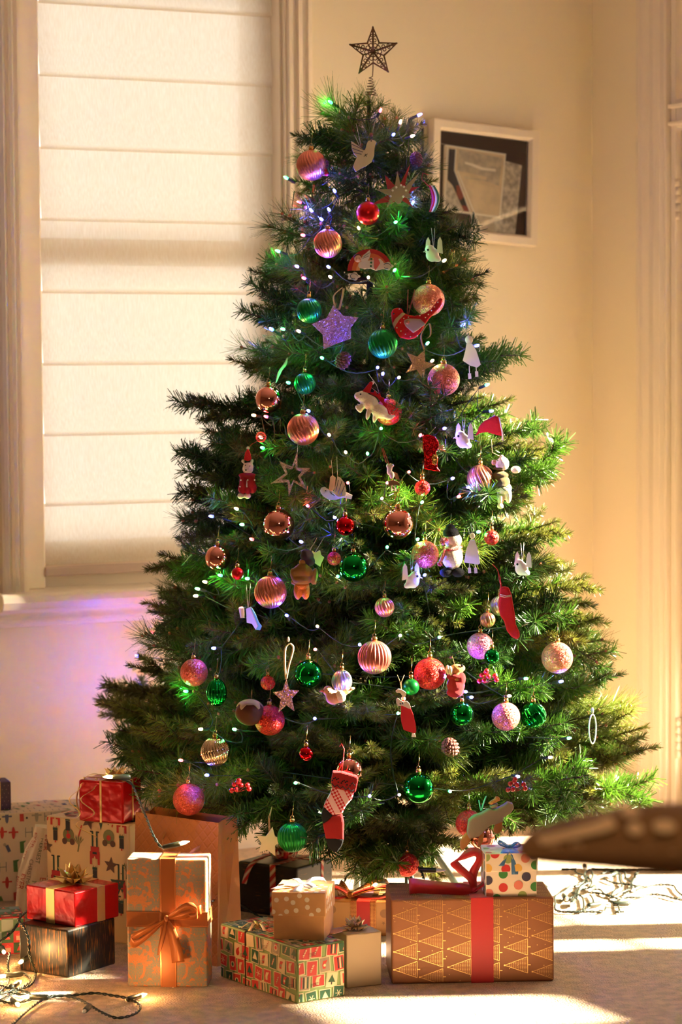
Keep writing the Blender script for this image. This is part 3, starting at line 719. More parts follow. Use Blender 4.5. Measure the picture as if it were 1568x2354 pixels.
K_olive = knit('olive_knit', rgb(112, 98, 52)); K_mustard = knit('mustard_knit', rgb(190, 132, 60)); K_red = knit('red_knit', rgb(204, 26, 28)); K_brown = knit('brown_knit', rgb(112, 56, 28)); K_plum = knit('plum_knit', rgb(62, 30, 36)); K_black = knit('black_knit', rgb(14, 13, 14)); K_cream = knit('cream_knit', rgb(232, 206, 170))

# ---- wooden dove at the top
o = Orn('dove_ornament', 'flat pale wooden dove with painted black feathers near the tree top', 'ornament', 836, 358, 46, .04)
o.plate('body', M_wood, cp(1, [(833, 903), (820, 890), (798, 884), (772, 895), (762, 915), (755, 945), (748, 960), (700, 925), (652, 892), (655, 945), (670, 985), (692, 1008), (672, 1050), (664, 1075), (672, 1095), (683, 1112), (715, 1092), (760, 1070), (798, 1042), (815, 1000), (818, 950), (824, 920)]), 6)
o.lines('painted_feathers', M_black, [cp(1, [(655, 915), (745, 958)]), cp(1, [(660, 945), (735, 972)]), cp(1, [(668, 975), (725, 988)]), cp(1, [(742, 1003), (768, 985)]), cp(1, [(750, 985), (760, 1005)])], .9, -3.2)
o.dots('eye', M_black, cp(1, [(795, 893)]), 1.6, -3); o.lines('hanging_thread', M_silver, [cp(1, [(722, 930), (690, 775)]), cp(1, [(712, 928), (676, 850)])], .7)
# ---- red and silver layered star
o = Orn('layered_star', 'red and silver layered star with long points hanging above the satin red bauble', 'ornament', 917, 432, 52, .055)
c_ = cp(1, [(990, 1255)])[0]
M_star_r = mat('red_glazed_wood', rgb(188, 52, 48), .5); M_star_s = mat('silver_wood', rgb(176, 158, 130), .5)
o.plate('rear_star', M_star_r, cp(1, [(895, 1135), (960, 1205), (975, 1215), (1010, 1190), (1078, 1055), (1040, 1200), (1050, 1230), (1145, 1220), (1055, 1275), (1045, 1290), (1100, 1370), (1010, 1315), (960, 1330), (910, 1330), (785, 1350), (905, 1285), (935, 1255), (912, 1235)]), 3, 3)
o.plate('front_star', M_star_s, cp(1, [(985, 1110), (1005, 1205), (1035, 1225), (1145, 1118), (1062, 1265), (1100, 1310), (1030, 1295), (1005, 1340), (985, 1345), (960, 1320), (905, 1370), (935, 1290), (830, 1240), (935, 1238), (965, 1215)]), 3, -2)
o.dots('bead', M_whitewood, cp(1, [(975, 1226), (1010, 1212), (1045, 1248), (1025, 1292), (935, 1290), (950, 1248), (1030, 1222)]), 2.6, -5)
# ---- striped curl at the right edge
o = Orn('striped_curl', 'red white and green striped curl ornament on the right edge near the picture', 'ornament', 1000, 455, 22, .01)
for nm, mm, dx in (('red_band', M_redpaint, -4), ('white_band', M_whitewood, 0), ('green_band', M_greenpaint, 5)):
    m = MB(); m.tube([o.q(992+dx+9*math.sin(t), 427+60*t/PI, -2+dx*.3) for t in np.linspace(0, PI, 12)], [(2+3.2*math.sin(PI*i/11))*o.k for i in range(12)], 8); m.build(nm, mm, o.root)
m = MB(); m.tube([o.q(988, 430), o.q(970, 412), o.q(972, 398), o.q(985, 402)], .8*o.k, 5); m.build('red_loop', M_redpaint, o.root)
# ---- rainbow with angel
o = Orn('rainbow_ornament', 'painted wooden angel flying in front of a red rainbow with two white clouds', 'ornament', 849, 608, 62, .035)
def arc(cx, cy, r0, r1, a0, a1, n=16):
    return [(cx+r1*math.cos(t), cy-r1*math.sin(t)) for t in np.linspace(a0, a1, n)]+[(cx+r0*math.cos(t), cy-r0*math.sin(t)) for t in np.linspace(a1, a0, n)]
for nm, mm, r0, r1, d in (('outer_band', M_redpaint, 41, 51, 0), ('middle_band', M_orange, 31, 41, .4), ('inner_band', M_peach, 23, 31, .8), ('green_band', M_greenpaint, 17, 23, 1.2)):
    o.plate(nm, mm, [(850+(x-850)*1.0, 616+(y-616)*.96) for (x, y) in arc(850, 622, r0, r1, .12, PI*1.0)], 4, d)
o.plate('angel_dress', M_whitewood, cp(2, [(1378, 690), (1385, 650), (1440, 620), (1500, 625), (1560, 620), (1640, 600), (1680, 640), (1690, 720), (1590, 745), (1520, 715), (1450, 725), (1390, 710)]), 4, -4)
o.plate('pink_sleeve', mat('pink_paint', rgb(226, 110, 100), .55), cp(3, [(85, 490), (120, 485), (148, 545), (120, 590), (100, 615), (85, 590)]), 3, -6)
o.plate('wing', M_whitewood, cp(2, [(1400, 620), (1440, 560), (1515, 498), (1527, 540), (1510, 600), (1470, 650)]), 3, -7)
o.lines('painted_lines', M_black, [cp(2, [(1440, 580), (1515, 530)]), cp(2, [(1430, 600), (1505, 570)])], .5, -8.8)
m = MB(); hx, hy = cp(2, [(1375, 600)])[0]; m.ellip(o.q(hx, hy, -6), (8.5*o.k, 5*o.k, 8.5*o.k), 0, 14, 10); m.build('head', M_skin, o.root)
m = MB(); m.ellip(o.q(hx-1, hy-4, -4), (9*o.k, 5*o.k, 7*o.k), 0, 14, 10); m.build('hair', mat('brown_hair_paint', rgb(120, 50, 30), .6), o.root)
o.dots('painted_eye', M_black, [(hx-3, hy-1), (hx+3, hy-1)], .9, -10.6); o.dots('cheek', M_orange, [(hx-4, hy+3), (hx+5, hy+3)], 1.2, -10.2)
for (cx_, cy_) in ((813, 635), (889, 612)):
    pts = []
    for t in np.linspace(0, 2*PI, 30)[:-1]:
        rr = 11+1.8*math.cos(5*t); pts.append((cx_+rr*1.25*math.cos(t), cy_-rr*.8*math.sin(t)))
    c1 = o.plate('cloud', M_whitewood, pts, 4, -3)
    o.lines('cloud_outline', mat('navy_paint', rgb(40, 50, 80), .5), [[(cx_+9*math.cos(t)*(1-.05*t), cy_-6*math.sin(t)) for t in np.linspace(0, 5.2, 16)]], .8, -5.3, parent=c1)
o.dots('holly', M_greenpaint, cp(3, [(60, 505), (58, 540), (55, 575)]), 2.6, -7)
# ---- carved bird with raised wings (three of this kind plus one with painted stripes)
def carved_bird(px, py, sc, label, face=-1, out=.02, wing_spread=1.0):
    o = Orn('carved_bird', label, 'ornament', px, py, 24*sc, out, 'white carved wooden birds with raised wings')
    q = lambda x, y: (px+face*-x*sc, py+y*sc)
    m = MB()
    for (x, y, rx, rz, ro) in ((0, 6, 17, 18, 0), (-6, -6, 13, 13, 0), (8, 14, 15, 9, -25)):
        X, Y_ = q(x, y); m.ellip(o.q(X, Y_), (rx*sc*o.k, 8*sc*o.k, rz*sc*o.k), 0, 16, 12, Matrix.Rotation(math.radians(ro*face), 3, 'Y'))
    m.build('body', M_whitewood, o.root, remesh=.002, smooth=2)
    for (x0, x1, d) in ((-13, -8, 6), (16, 22, -5)):
        o.plate('wing', M_whitewood, [q(x0-5*wing_spread, 0), q(x0-2, -30), q(x0+3, -38), q(x0+8, -28), q(x1+4, 4)], 4*sc, d*sc)
    X, Y_ = q(-11, -6); o.dots('eye', M_black, [(X, Y_)], 3*sc, -7.2*sc, .4)
    X, Y_ = q(-20, -2); m = MB(); m.tube([o.q(*q(-16, -3), -2), o.q(*q(-23, -1), -2)], [2.5*sc*o.k, .4*sc*o.k], 6); m.build('beak', M_wood, o.root)
    o.lines('hanging_thread', M_silver, [[q(3, -6), q(6, -60)], [q(3, -6), q(-2, -60)]], .6)
    return o
carved_bird(994, 580, .92, 'white carved bird with raised wings below the picture frame corner', -1)
carved_bird(1064, 1008, .95, 'white carved bird with raised wings above the olive jumper bear', -1)
carved_bird(1199, 1302, .9, 'white carved bird with raised wings on the sunlit right, above the red stocking', -1)
carved_bird(949, 1330, .95, 'white carved bird half hidden left of the snowman feet', 1, -.005)
o = Orn('winged_bird', 'pale wooden bird with black striped wing left of the wooden ballerina', 'ornament', 768, 1124, 36, .02)
o.plate('body', M_wood, cp(4, [(1237, 1205), (1250, 1180), (1280, 1172), (1320, 1200), (1360, 1215), (1420, 1200), (1480, 1225), (1530, 1250), (1520, 1285), (1440, 1270), (1380, 1290), (1320, 1290), (1270, 1260), (1245, 1230)]), 8)
o.plate('far_wing', M_wood, cp(4, [(1318, 1195), (1330, 1085), (1352, 1068), (1380, 1090), (1370, 1180), (1350, 1215)]), 4, 6)
w_ = o.plate('near_wing', M_wood, cp(4, [(1355, 1225), (1378, 1160), (1395, 1075), (1425, 1090), (1455, 1130), (1475, 1200), (1465, 1255), (1400, 1262)]), 4, -7)
o.lines('painted_stripes', M_black, [cp(4, [(1380, 1215), (1405, 1110)]), cp(4, [(1400, 1235), (1435, 1120)]), cp(4, [(1425, 1245), (1460, 1160)])], .9, -9.2, parent=w_)
o.dots('eye', M_black, cp(4, [(1288, 1207)]), 1.6, -4); o.lines('hanging_thread', M_silver, [cp(4, [(1395, 1075), (1392, 900)]), cp(4, [(1355, 1075), (1340, 930)])], .6)
# ---- lilac glitter star, gold glitter star, hanging pink star, cream star
def star5(cx, cy, R, r, rot=0, pts=5):
    return [(cx+(R if i % 2 == 0 else r)*math.sin(rot+PI*i/pts), cy-(R if i % 2 == 0 else r)*math.cos(rot+PI*i/pts)) for i in range(2*pts)]
G_lilac = glitter('lilac_glitter', rgb(178, 128, 150), rgb(220, 180, 205)); G_gold = glitter('gold_glitter', rgb(168, 132, 80), rgb(235, 210, 150)); G_rose = glitter('rose_glitter', rgb(190, 120, 105), rgb(245, 195, 180)); G_champ = glitter('champagne_glitter', rgb(150, 118, 84), rgb(225, 190, 150))
o = Orn('glitter_star', 'large lilac glitter five point star glowing blue, left of the red felt bird', 'ornament', 768, 753, 50, .035)
o.plate('star', G_lilac, cp(2, [(1080, 1160), (1198, 1285), (1382, 1308), (1290, 1430), (1290, 1560), (1130, 1615), (960, 1688), (950, 1510), (820, 1385), (1000, 1310)]), 6)
m = MB(); m.strip([o.q(*p, -4) for p in cp(2, [(1135, 1200), (1150, 1210), (1185, 1080), (1205, 960)])], (1, 0, 0), 5*o.k, .0005); m.strip([o.q(*p, -2) for p in cp(2, [(1105, 1180), (1085, 1050), (1190, 950)])], (1, 0, 0), 4*o.k, .0005); m.build('ribbon_loop', mat('beige_ribbon', rgb(200, 166, 120), .6), o.root)
o = Orn('glitter_star', 'gold glitter five point star left of the coral pink glitter bauble', 'ornament', 965, 842, 32, .03)
o.plate('star', G_gold, cp(3, [(595, 1412), (600, 1530), (705, 1560), (600, 1605), (588, 1730), (515, 1610), (405, 1640), (470, 1545), (415, 1440), (520, 1480)]), 5)
m = MB(); m.strip([o.q(*p) for p in cp(3, [(590, 1410), (560, 1270), (640, 1150), (655, 1260), (620, 1300)])], (1, 0, .3), 4*o.k, .0005); m.build('ribbon_loop', MATS['beige_ribbon'], o.root)
o = Orn('glitter_star', 'small rose glitter star hanging on a long beige ribbon left of a green bauble', 'ornament', 659, 1604, 34, .04)
o.plate('star', G_rose, cp(8, [(910, 362), (935, 442), (1005, 450), (952, 508), (970, 606), (910, 560), (848, 615), (868, 515), (808, 460), (880, 448)]), 5)
m = MB(); m.strip([o.q(*p, -1) for p in cp(8, [(910, 360), (930, 260), (965, 130), (940, 90)])], (1, 0, .2), 5*o.k, .0005); m.strip([o.q(*p, 1) for p in cp(8, [(908, 360), (900, 250), (905, 130), (938, 92)])], (1, 0, .1), 5*o.k, .0005); m.ellip(o.q(*cp(8, [(928, 60)])[0]), (3*o.k, 3*o.k, 6*o.k), 0, 8, 6); m.build('ribbon_loop', mat('pale_ribbon', rgb(222, 190, 140), .6), o.root)
o = Orn('wooden_star', 'cream wooden five point star hanging lowest, left of the lowest green bauble', 'ornament', 616, 1938, 30, .03)
o.plate('star', M_wood, cp(11, [(360, 652), (430, 660), (480, 590), (498, 660), (560, 690), (498, 730), (500, 812), (440, 762), (372, 782), (395, 712)]), 7, bevel=.0015)
o.lines('twine_loop', M_twine, [cp(11, [(455, 650), (450, 520), (478, 432)]), cp(11, [(462, 650), (458, 530), (478, 432)])], 1)
o = Orn('outline_star', 'open outline champagne glitter star with six points, left centre', 'ornament', 669, 1092, 44, .035)
out_ = cp(4, [(1036, 855), (1035, 1000), (1153, 1005), (1060, 1085), (1138, 1215), (1000, 1130), (955, 1260), (945, 1130), (790, 1143), (925, 1050), (870, 940), (985, 990)])
c0 = (sum(p[0] for p in out_)/12, sum(p[1] for p in out_)/12)
inn = [(c0[0]+(x-c0[0])*.60, c0[1]+(y-c0[1])*.60) for (x, y) in out_]
inn = [(c0[0]+(x-c0[0])*(.86 if i % 2 == 0 else 1.12)*1.0, c0[1]+(y-c0[1])*(.86 if i % 2 == 0 else 1.12)) for i, (x, y) in enumerate(inn)]
m = MB(); a_, b_ = o.poly(out_), o.poly(inn); n_ = 12; t_ = 2.5*o.k
V = [Vector((p[0], yy, p[1])) for yy in (-t_, t_) for ring in (a_, b_) for p in ring]
F = []
for i in range(n_):
    j = (i+1) % n_
    F += [(i, j, n_+j, n_+i), (2*n_+j, 2*n_+i, 3*n_+i, 3*n_+j), (j, i, 2*n_+i, 2*n_+j), (n_+i, n_+j, 3*n_+j, 3*n_+i)]
m.add(V, F); m.build('star', G_champ, o.root)
o.lines('hanging_thread', M_silver, [[(684, 1040), (686, 1012)]], .6)
# ---- maple leaf shape behind the mustard bear
o = Orn('leaf_ornament', 'pale wooden leaf shape peeping out above the mustard jumper bear', 'ornament', 734, 1280, 18, .0)
o.plate('leaf', mat('honey_wood', rgb(206, 158, 96), .6), cp(6, [(1035, 430), (1060, 450), (1105, 428), (1115, 470), (1140, 490), (1120, 530), (1105, 570), (1060, 540), (1040, 500)]), 5)
o.lines('hanging_thread', M_twine, [cp(6, [(1060, 450), (1145, 310)]), cp(6, [(1010, 445), (1050, 375)])], .7)
# ---- red felt bird
o = Orn('felt_bird', 'plump red felt bird with white dots and long tail, right of the lilac star', 'ornament', 958, 735, 58, .05)
o.puff('body', M_redfelt, cp(3, [(258, 1045), (275, 1005), (320, 990), (365, 1000), (385, 1040), (430, 1065), (500, 1072), (590, 1050), (650, 1010), (700, 950), (740, 900), (765, 895), (775, 915), (755, 980), (700, 1040), (640, 1100), (600, 1160), (560, 1230), (500, 1295), (430, 1308), (350, 1290), (300, 1230), (270, 1150), (262, 1090)]), 18)
o.puff('wing', K_cream, cp(3, [(385, 1115), (430, 1098), (490, 1100), (550, 1105), (605, 1158), (560, 1185), (525, 1215), (478, 1245), (445, 1215), (405, 1180), (385, 1145)]), 6, -10, .0016, 3)
o.puff('collar', K_cream, cp(3, [(370, 1035), (402, 1050), (340, 1110), (300, 1170), (292, 1200), (272, 1150), (300, 1100)]), 20, -.5, .0016, 2)
o.dots('white_dot', M_whitefelt, cp(3, [(350, 1140), (355, 1222), (400, 1255), (450, 1280), (385, 1098), (430, 1085), (545, 1070), (600, 1090), (630, 1060), (660, 1022), (690, 985), (725, 940), (315, 1190), (520, 1270), (340, 1005)]), 1.5, -10)
o.dots('eye', M_black, cp(3, [(285, 1050)]), 2, -9); o.dots('button', mat('wood_button', rgb(190, 130, 80), .6), cp(3, [(422, 1135)]), 5, -14)
o.lines('striped_cord', knit('red_white_cord', rgb(215, 110, 100), 900), [cp(3, [(420, 1060), (430, 810)]), cp(3, [(432, 1060), (497, 810)])], 1.5)
# ---- wooden angels
def wood_angel(px, py, label, pts_dress, key, head, legs, mats, tilt=0, out=.02, thread=None, r=26):
    o = Orn('wooden_angel', label, 'ornament', px, py, r, out)
    o.plate('dress', mats, cp(key, pts_dress), 5); hx, hy = cp(key, [head[:2]])[0]
    m = MB(); m.ellip(o.q(hx, hy), (head[2]*o.k, 3.2*o.k, head[2]*1.1*o.k), 0, 14, 10); m.build('head', M_wood, o.root)
    for (a, b) in legs:
        m = MB(); p0, p1 = cp(key, [a, b]); m.tube([o.q(*p0), o.q(*p1)], 1.1*o.k, 5); m.prism(o.poly([(p1[0]-3.5, p1[1]-3), (p1[0]+3.5, p1[1]-3), (p1[0]+4.5, p1[1]+9), (p1[0]-2.5, p1[1]+10)]), 4*o.k); m.build('leg', M_wood, o.root)
    if thread: o.lines('hanging_thread', M_silver, [cp(key, thread)], .7)
    return o, hx, hy
o, hx, hy = wood_angel(1083, 822, 'pale wooden angel with dangling legs at the right edge above the glitter baubles', [(1015, 1345), (1068, 1350), (1110, 1420), (1155, 1560), (1120, 1590), (1050, 1570), (975, 1520), (1000, 1430)], 3, (1038, 1312, 9), [((1108, 1580), (1112, 1640)), ((1040, 1570), (1042, 1660))], M_wood, thread=[(1035, 1275), (950, 1130)])
m = MB(); m.tube([o.q(1095+9*math.cos(t), 802-9*math.sin(t), 4) for t in np.linspace(-.8, 3.6, 14)], .9*o.k, 5); m.build('wire_wing', M_silver, o.root)
o, hx, hy = wood_angel(1085, 1268, 'white wooden angel with dangling legs hanging right beside the snowman', [(945, 355), (985, 355), (1010, 430), (1032, 570), (1015, 580), (890, 560), (910, 440)], 7, (965, 320, 6.5), [((938, 572), (936, 620)), ((988, 578), (992, 622))], M_whitewood, thread=[(962, 290), (950, 210)], out=.03, r=30)
# ---- teal and white tin angel on the left
o = Orn('painted_bird', 'white and pale teal painted dove half hidden below the left pink ribbed bauble', 'ornament', 574, 1420, 26, .01)
o.plate('wing', M_whitewood, cp(6, [(405, 925), (450, 925), (455, 1010), (420, 1010)]), 3, 4)
o.plate('body', M_whitewood, cp(6, [(470, 930), (510, 915), (540, 980), (570, 1030), (600, 1080), (590, 1115), (550, 1110), (520, 1060), (475, 1050)]), 5)
o.plate('teal_edge', mat('teal_paint', rgb(120, 190, 165), .5), cp(6, [(510, 915), (525, 930), (555, 985), (580, 1050), (605, 1080), (590, 1115), (550, 1112), (575, 1080), (545, 1010)]), 5.6, -.5)
o.lines('hanging_thread', M_silver, [cp(6, [(485, 930), (475, 720)]), cp(6, [(490, 930), (510, 710)])], .7)
# ---- white felt dinosaur with red hat
o = Orn('felt_dinosaur', 'white felt dinosaur with red spikes and a red pointed hat', 'ornament', 853, 925, 46, .05)
o.body('body', M_whitefelt, [(823, 910, 9, 9), (834, 912, 15, 14), (850, 925, 22, 17, 0, 14, -30), (872, 945, 22, 16, 0, 14, -30), (890, 958, 14, 7, 0, 6, -15), (900, 957, 10, 4, 0, 4), (824, 940, 5, 11, -4, 5, 40), (846, 952, 5.5, 14, -6, 5, -10), (862, 958, 6, 15, -2, 5, -10), (830, 936, 7, 8, -2, 6, 40)])
o.puff('hat', M_redfelt, [(833, 900), (852, 876), (858, 880), (850, 904)], 14, 0, .0016, 3); o.dots('pompom', M_whitefelt, [(857, 880)], 4, 0, 1)
o.puff('spikes', M_redfelt, [(850, 905), (848, 898), (858, 903), (862, 897), (868, 907), (874, 902), (876, 913), (884, 915), (884, 924), (891, 930), (888, 938), (895, 946), (898, 957), (890, 950), (880, 930), (866, 913)], 6, 0, .0014, 2)
o.dots('eye', M_black, [(829, 906)], 2, -13); o.lines('mouth', M_redpaint, [[(818, 914), (821, 916), (824, 915)]], .7, -9)
o.lines('hanging_thread', M_silver, [[(852, 890), (872, 905), (866, 885), (848, 860)]], .7)
# ---- red felt santa hat at the right edge
o = Orn('felt_hat', 'red felt pointed hat with white trim at the right edge above the olive jumper bear', 'ornament', 1133, 985, 30, .01)
o.puff('cone', M_redfelt, cp(15, [(860, 110), (930, 40), (980, 20), (1060, -30), (1120, -15), (1160, 130), (1175, 260), (1090, 240), (960, 200), (860, 215), (800, 260)]), 18)
o.puff('white_trim', M_whitefelt, cp(15, [(1120, -10), (1140, -5), (1185, 200), (1190, 320), (1170, 320), (1160, 200)]), 12, -4, .0014, 2)
# ---- red foil boot
o = Orn('foil_boot', 'shiny red foil boot with gold front, hanging above the small red glitter bauble', 'ornament', 990, 1040, 30, .02)
M_foilr = mat('crinkled_red_foil', rgb(196, 24, 28), .12, 1.0, bump=1.0, bscale=160); M_foilg = mat('crinkled_gold_foil', rgb(220, 170, 90), .15, 1.0, bump=1.0, bscale=160)
o.puff('boot', M_foilr, cp(15, [(70, 240), (150, 230), (240, 260), (290, 330), (300, 420), (250, 480), (285, 560), (270, 680), (320, 750), (250, 745), (90, 715), (95, 560), (70, 420)]), 20, 0, .002, 3)
o.puff('gold_front', M_foilg, cp(15, [(215, 500), (270, 510), (275, 600), (255, 660), (195, 650), (190, 560)]), 8, -8, .0016, 2)
for k in range(3): o.lines('ribbon_curl', mat('pink_foil', rgb(216, 150, 130), .2, 1.0), [cp(15, [(250, 400), (320, 410+14*k), (360+10*k, 380+34*k)])], 2.2, -8)
o.lines('hanging_thread', M_wire, [cp(15, [(155, 240), (255, 130)])], .7)
# ---- wooden ballerina
o = Orn('wooden_figure', 'small brown wooden ballerina figure on two strings in the centre', 'ornament', 903, 1095, 26, .03)
M_brown = mat('brown_wood', rgb(150, 108, 74), .6)
o.body('torso', M_wood, [(896, 1078, 6, 14, 0, 5, -14), (892, 1071, 4, 6), (901, 1092, 6, 9, 0, 5)], .0014, 2)
o.plate('skirt', M_brown, cp(5, [(300, 870), (340, 860), (385, 880), (390, 905), (340, 895), (305, 905)]), 12)
o.plate('wing', M_brown, cp(5, [(340, 800), (372, 810), (390, 860), (360, 855)]), 3, 4)
for sx in (-1, 1): o.lines('leg', M_wood, [cp(5, [(340+10*sx, 895), (345+14*sx, 945)])], 2.4)
o.dots('head', M_wood, cp(5, [(332, 752)]), 4.2, 0, 1); o.lines('hanging_thread', M_redpaint, [cp(5, [(290, 735), (255, 620)]), cp(5, [(310, 745), (265, 620)])], .7)
# ---- bears and dog in jumpers
def bear(px, py, label, parts, out=.03, r=40, name='felt_bear'):
    o = Orn(name, label, 'ornament', px, py, r, out)
    for (nm, m_, ells, vox) in parts: o.body(nm, m_, ells, vox)
    return o
o = bear(568, 1092, 'white felt bear in a red button cardigan and red pointed hat at the left edge', [
    ('body', M_whitefelt, [(570, 1078, 13, 12), (571, 1073, 13, 10), (559, 1060, 4, 5), (580, 1060, 4, 5), (553, 1140, 8, 7, -4, 8), (569, 1140, 8, 7, -4, 8), (567, 1110, 12, 22), (567, 1081, 6, 5, -10, 6)], .002),
    ('cardigan', K_red, [(568, 1092, 20, 6, 0, 15), (560, 1108, 10, 22, -1, 14), (576, 1108, 11, 22, -1, 14), (556, 1124, 9, 13, 0, 12, 8), (581, 1122, 9, 13, 0, 12, -4), (570, 1126, 8, 10, -6, 9)], .0018)])
o.puff('hat', M_redfelt, [(561, 1057), (564, 1040), (571, 1030), (576, 1042), (579, 1056), (570, 1060)], 14, 0, .0016, 3); o.dots('pompom', M_whitefelt, [(571, 1030)], 4, 0, 1)
o.dots('button', M_whitewood, [(554, 1103), (570, 1103), (586, 1103), (552, 1118), (568, 1118)], 1.8, -14); o.dots('eye', M_black, [(565, 1069), (575, 1071)], 1.4, -10.5); o.dots('nose', M_black, [(566, 1080)], 2, -15)
o.lines('hanging_thread', M_redpaint, [[(573, 1030), (578, 1022), (600, 1010)]], .7)
o = bear(1152, 1103, 'cream bear with round ears in an olive knitted jumper on the sunlit right edge', [
    ('body', M_creamfelt, [(1156, 1066, 15, 16), (1136, 1063, 7, 8, 2, 4), (1154, 1050, 5, 5), (1157, 1122, 20, 14), (1150, 1144, 8, 20, 0, 8, 3), (1169, 1140, 8, 18, 2, 8, -3), (1186, 1080, 12, 9, 2, 8), (1150, 1164, 8, 6, -2, 9), (1145, 1070, 7, 6, -8, 6)], .0022),
    ('jumper', K_olive, [(1151, 1092, 20, 9, 0, 15), (1152, 1108, 21, 16, 0, 16), (1148, 1076, 15, 5, 0, 13), (1124, 1098, 14, 7, -4, 7, -35), (1152, 1116, 20, 8, 0, 16)], .0018)], r=48)
o.dots('ear_lining', M_pinkfelt, [(1136, 1063)], 4.5, -1.5); o.dots('eye', M_black, [(1144, 1058)], 1.5, -13); o.lines('hanging_thread', M_twine, [[(1152, 1050), (1132, 1040), (1130, 1010)]], .8)
o = bear(700, 1322, 'bear seen from behind in a mustard jumper, orange trousers and dark plum hat', [
    ('body', M_tanfelt, [(697, 1292, 10, 8), (683, 1358, 8, 20, 0, 8, 2), (702, 1358, 8, 20, 0, 8, -3), (692, 1342, 17, 10), (673, 1338, 5, 6), (724, 1340, 4, 5)], .002),
    ('jumper', K_mustard, [(695, 1315, 24, 18, 0, 16), (694, 1332, 23, 14, 0, 16), (675, 1322, 8, 17, 0, 8, 12), (723, 1325, 8, 20, -2, 8, -8), (697, 1300, 14, 6, 0, 12)], .0018),
    ('hat', K_plum, [(706, 1278, 16, 13, 0, 13), (712, 1290, 13, 12, 0, 11), (704, 1270, 12, 8, 0, 10)], .0018)], r=48)
for s_ in (683, 703): pass
o.body('trousers', mat('orange_felt', rgb(214, 116, 40), .95, bump=.6, bscale=450, sheen=0), [(684, 1360, 9.5, 19, -1, 9, 2), (703, 1360, 9.5, 19, -1, 9, -3), (694, 1346, 18, 9, -1, 10)], .0018)
o.lines('hanging_thread', M_twine, [[(708, 1268), (722, 1250), (730, 1235)]], .8)
o = bear(1050, 1562, 'tan dog with floppy cream ears in a red knitted jumper, left of the berries', [
    ('body', M_tanfelt, [(1050, 1538, 17, 12), (1062, 1536, 8, 8), (1046, 1600, 8, 8), (1050, 1560, 14, 20)], .002),
    ('jumper', K_red, [(1048, 1555, 22, 9, 0, 15), (1048, 1575, 21, 22, 0, 16), (1060, 1560, 11, 16, -4, 10), (1046, 1592, 20, 12, 0, 15)], .0018)], r=42, name='felt_dog')
for (x, y) in ((1029, 1538), (1036, 1541)): o.body('ear', M_creamfelt, [(x, y, 5, 12, -9, 4, 6)], .0016)
o.dots('nose', M_blackfelt, [(1062, 1529)], 3.2, -8); o.lines('hanging_thread', M_twine, [[(1045, 1526), (1040, 1508)]], .8)
# ---- snowman
o = Orn('snowman_ornament', 'white woolly snowman with black hat and red pompom scarf on the right', 'ornament', 1035, 1266, 62, .045)
o.body('body', M_whitefelt, [(1042, 1242, 21, 20), (1040, 1280, 25, 30), (1042, 1262, 18, 14)], .0024)
o.body('hat', M_blackfelt, [(1037, 1224, 19, 12, 0, 18), (1036, 1213, 12, 9, 0, 11), (1038, 1230, 20, 5, 0, 19)], .002)
for (x, y) in ((1025, 1316), (1053, 1316)): o.body('boot', M_blackfelt, [(x, y, 15, 11, -6, 15)], .002)
M_pom = mat('red_white_wool', rgb(216, 40, 46), .95, bump=.8, bscale=300, col2=rgb(245, 180, 170), vscale=120)
def pompom(o, x, y, r, d):
    m = MB()
    for k in range(46):
        v = Vector((random.gauss(0, 1), random.gauss(0, 1), random.gauss(0, 1))).normalized(); c = o.q(x, y, d); m.tube([c, c+v*r*o.k], [1.1*o.k, .8*o.k], 4)
    return m.build('pompom', M_pom, o.root)
pompom(o, 1021, 1243, 11, -14); o.line('scarf', M_pom, [(1023, 1262, -14), (1035, 1264, -19), (1050, 1260, -18), (1061, 1256, -8)], 3.4, n=7)
o.line('scarf_tail', M_pom, [(1023, 1262, -15), (1018, 1276, -19), (1012, 1290, -20)], 4.2, n=7); pompom(o, 1011, 1294, 7, -20)
o.lines('hanging_thread', M_silver, [[(1036, 1206), (1038, 1180)]], .8)
# ---- plain red felt stocking
o = Orn('felt_stocking', 'plain red felt stocking with white stitching on the sunlit right', 'stocking', 1166, 1406, 55, .03)
o.puff('stocking', M_redfelt, cp(7, [(1215, 785), (1250, 775), (1292, 782), (1315, 840), (1325, 900), (1350, 1040), (1352, 1110), (1388, 1190), (1390, 1230), (1365, 1255), (1320, 1235), (1275, 1180), (1250, 1090), (1215, 1040), (1200, 960), (1208, 860)]), 22)
o.lines('white_stitch', M_whitefelt, [cp(7, [(1212, 845), (1240, 850), (1270, 856), (1312, 850)]), cp(7, [(1212, 858), (1250, 868), (1312, 862)])], 1.1, -11)
o.lines('red_ribbon', M_redpaint, [cp(7, [(1228, 780), (1215, 690), (1190, 620), (1145, 570)]), cp(7, [(1222, 780), (1205, 700), (1198, 640)])], 1.3)
# ---- pudding
o = Orn('knitted_pudding', 'knitted brown Christmas pudding with dripping cream icing, low left', 'ornament', 574, 1637, 40, .04)
m = MB(); m.ellip((0, 0, -.002), (34*o.k, 28*o.k, 29*o.k), 0, 28, 18); m.build('pudding', K_brown, o.root)
m = MB(); nd = 9; R_ = 35*o.k; V = []; F = []; nA = 54
for i in range(nA):
    an = 2*PI*i/nA; dr = .62+.34*max(0, math.cos(an*nd/2+.4))**2
    for j in range(7):
        ph = dr*j/6*1.25; V.append((R_*math.sin(ph)*math.cos(an), R_*.84*math.sin(ph)*math.sin(an), -.002+30.5*o.k*math.cos(ph)))
for i in range(nA):
    for j in range(6): F.append((i*7+j, ((i+1) % nA)*7+j, ((i+1) % nA)*7+j+1, i*7+j+1))
m.add(V, F, 0, True); ic = m.build('icing', K_cream, o.root); sm = ic.modifiers.new('solid', 'SOLIDIFY'); sm.thickness = .0035; sm.offset = 0
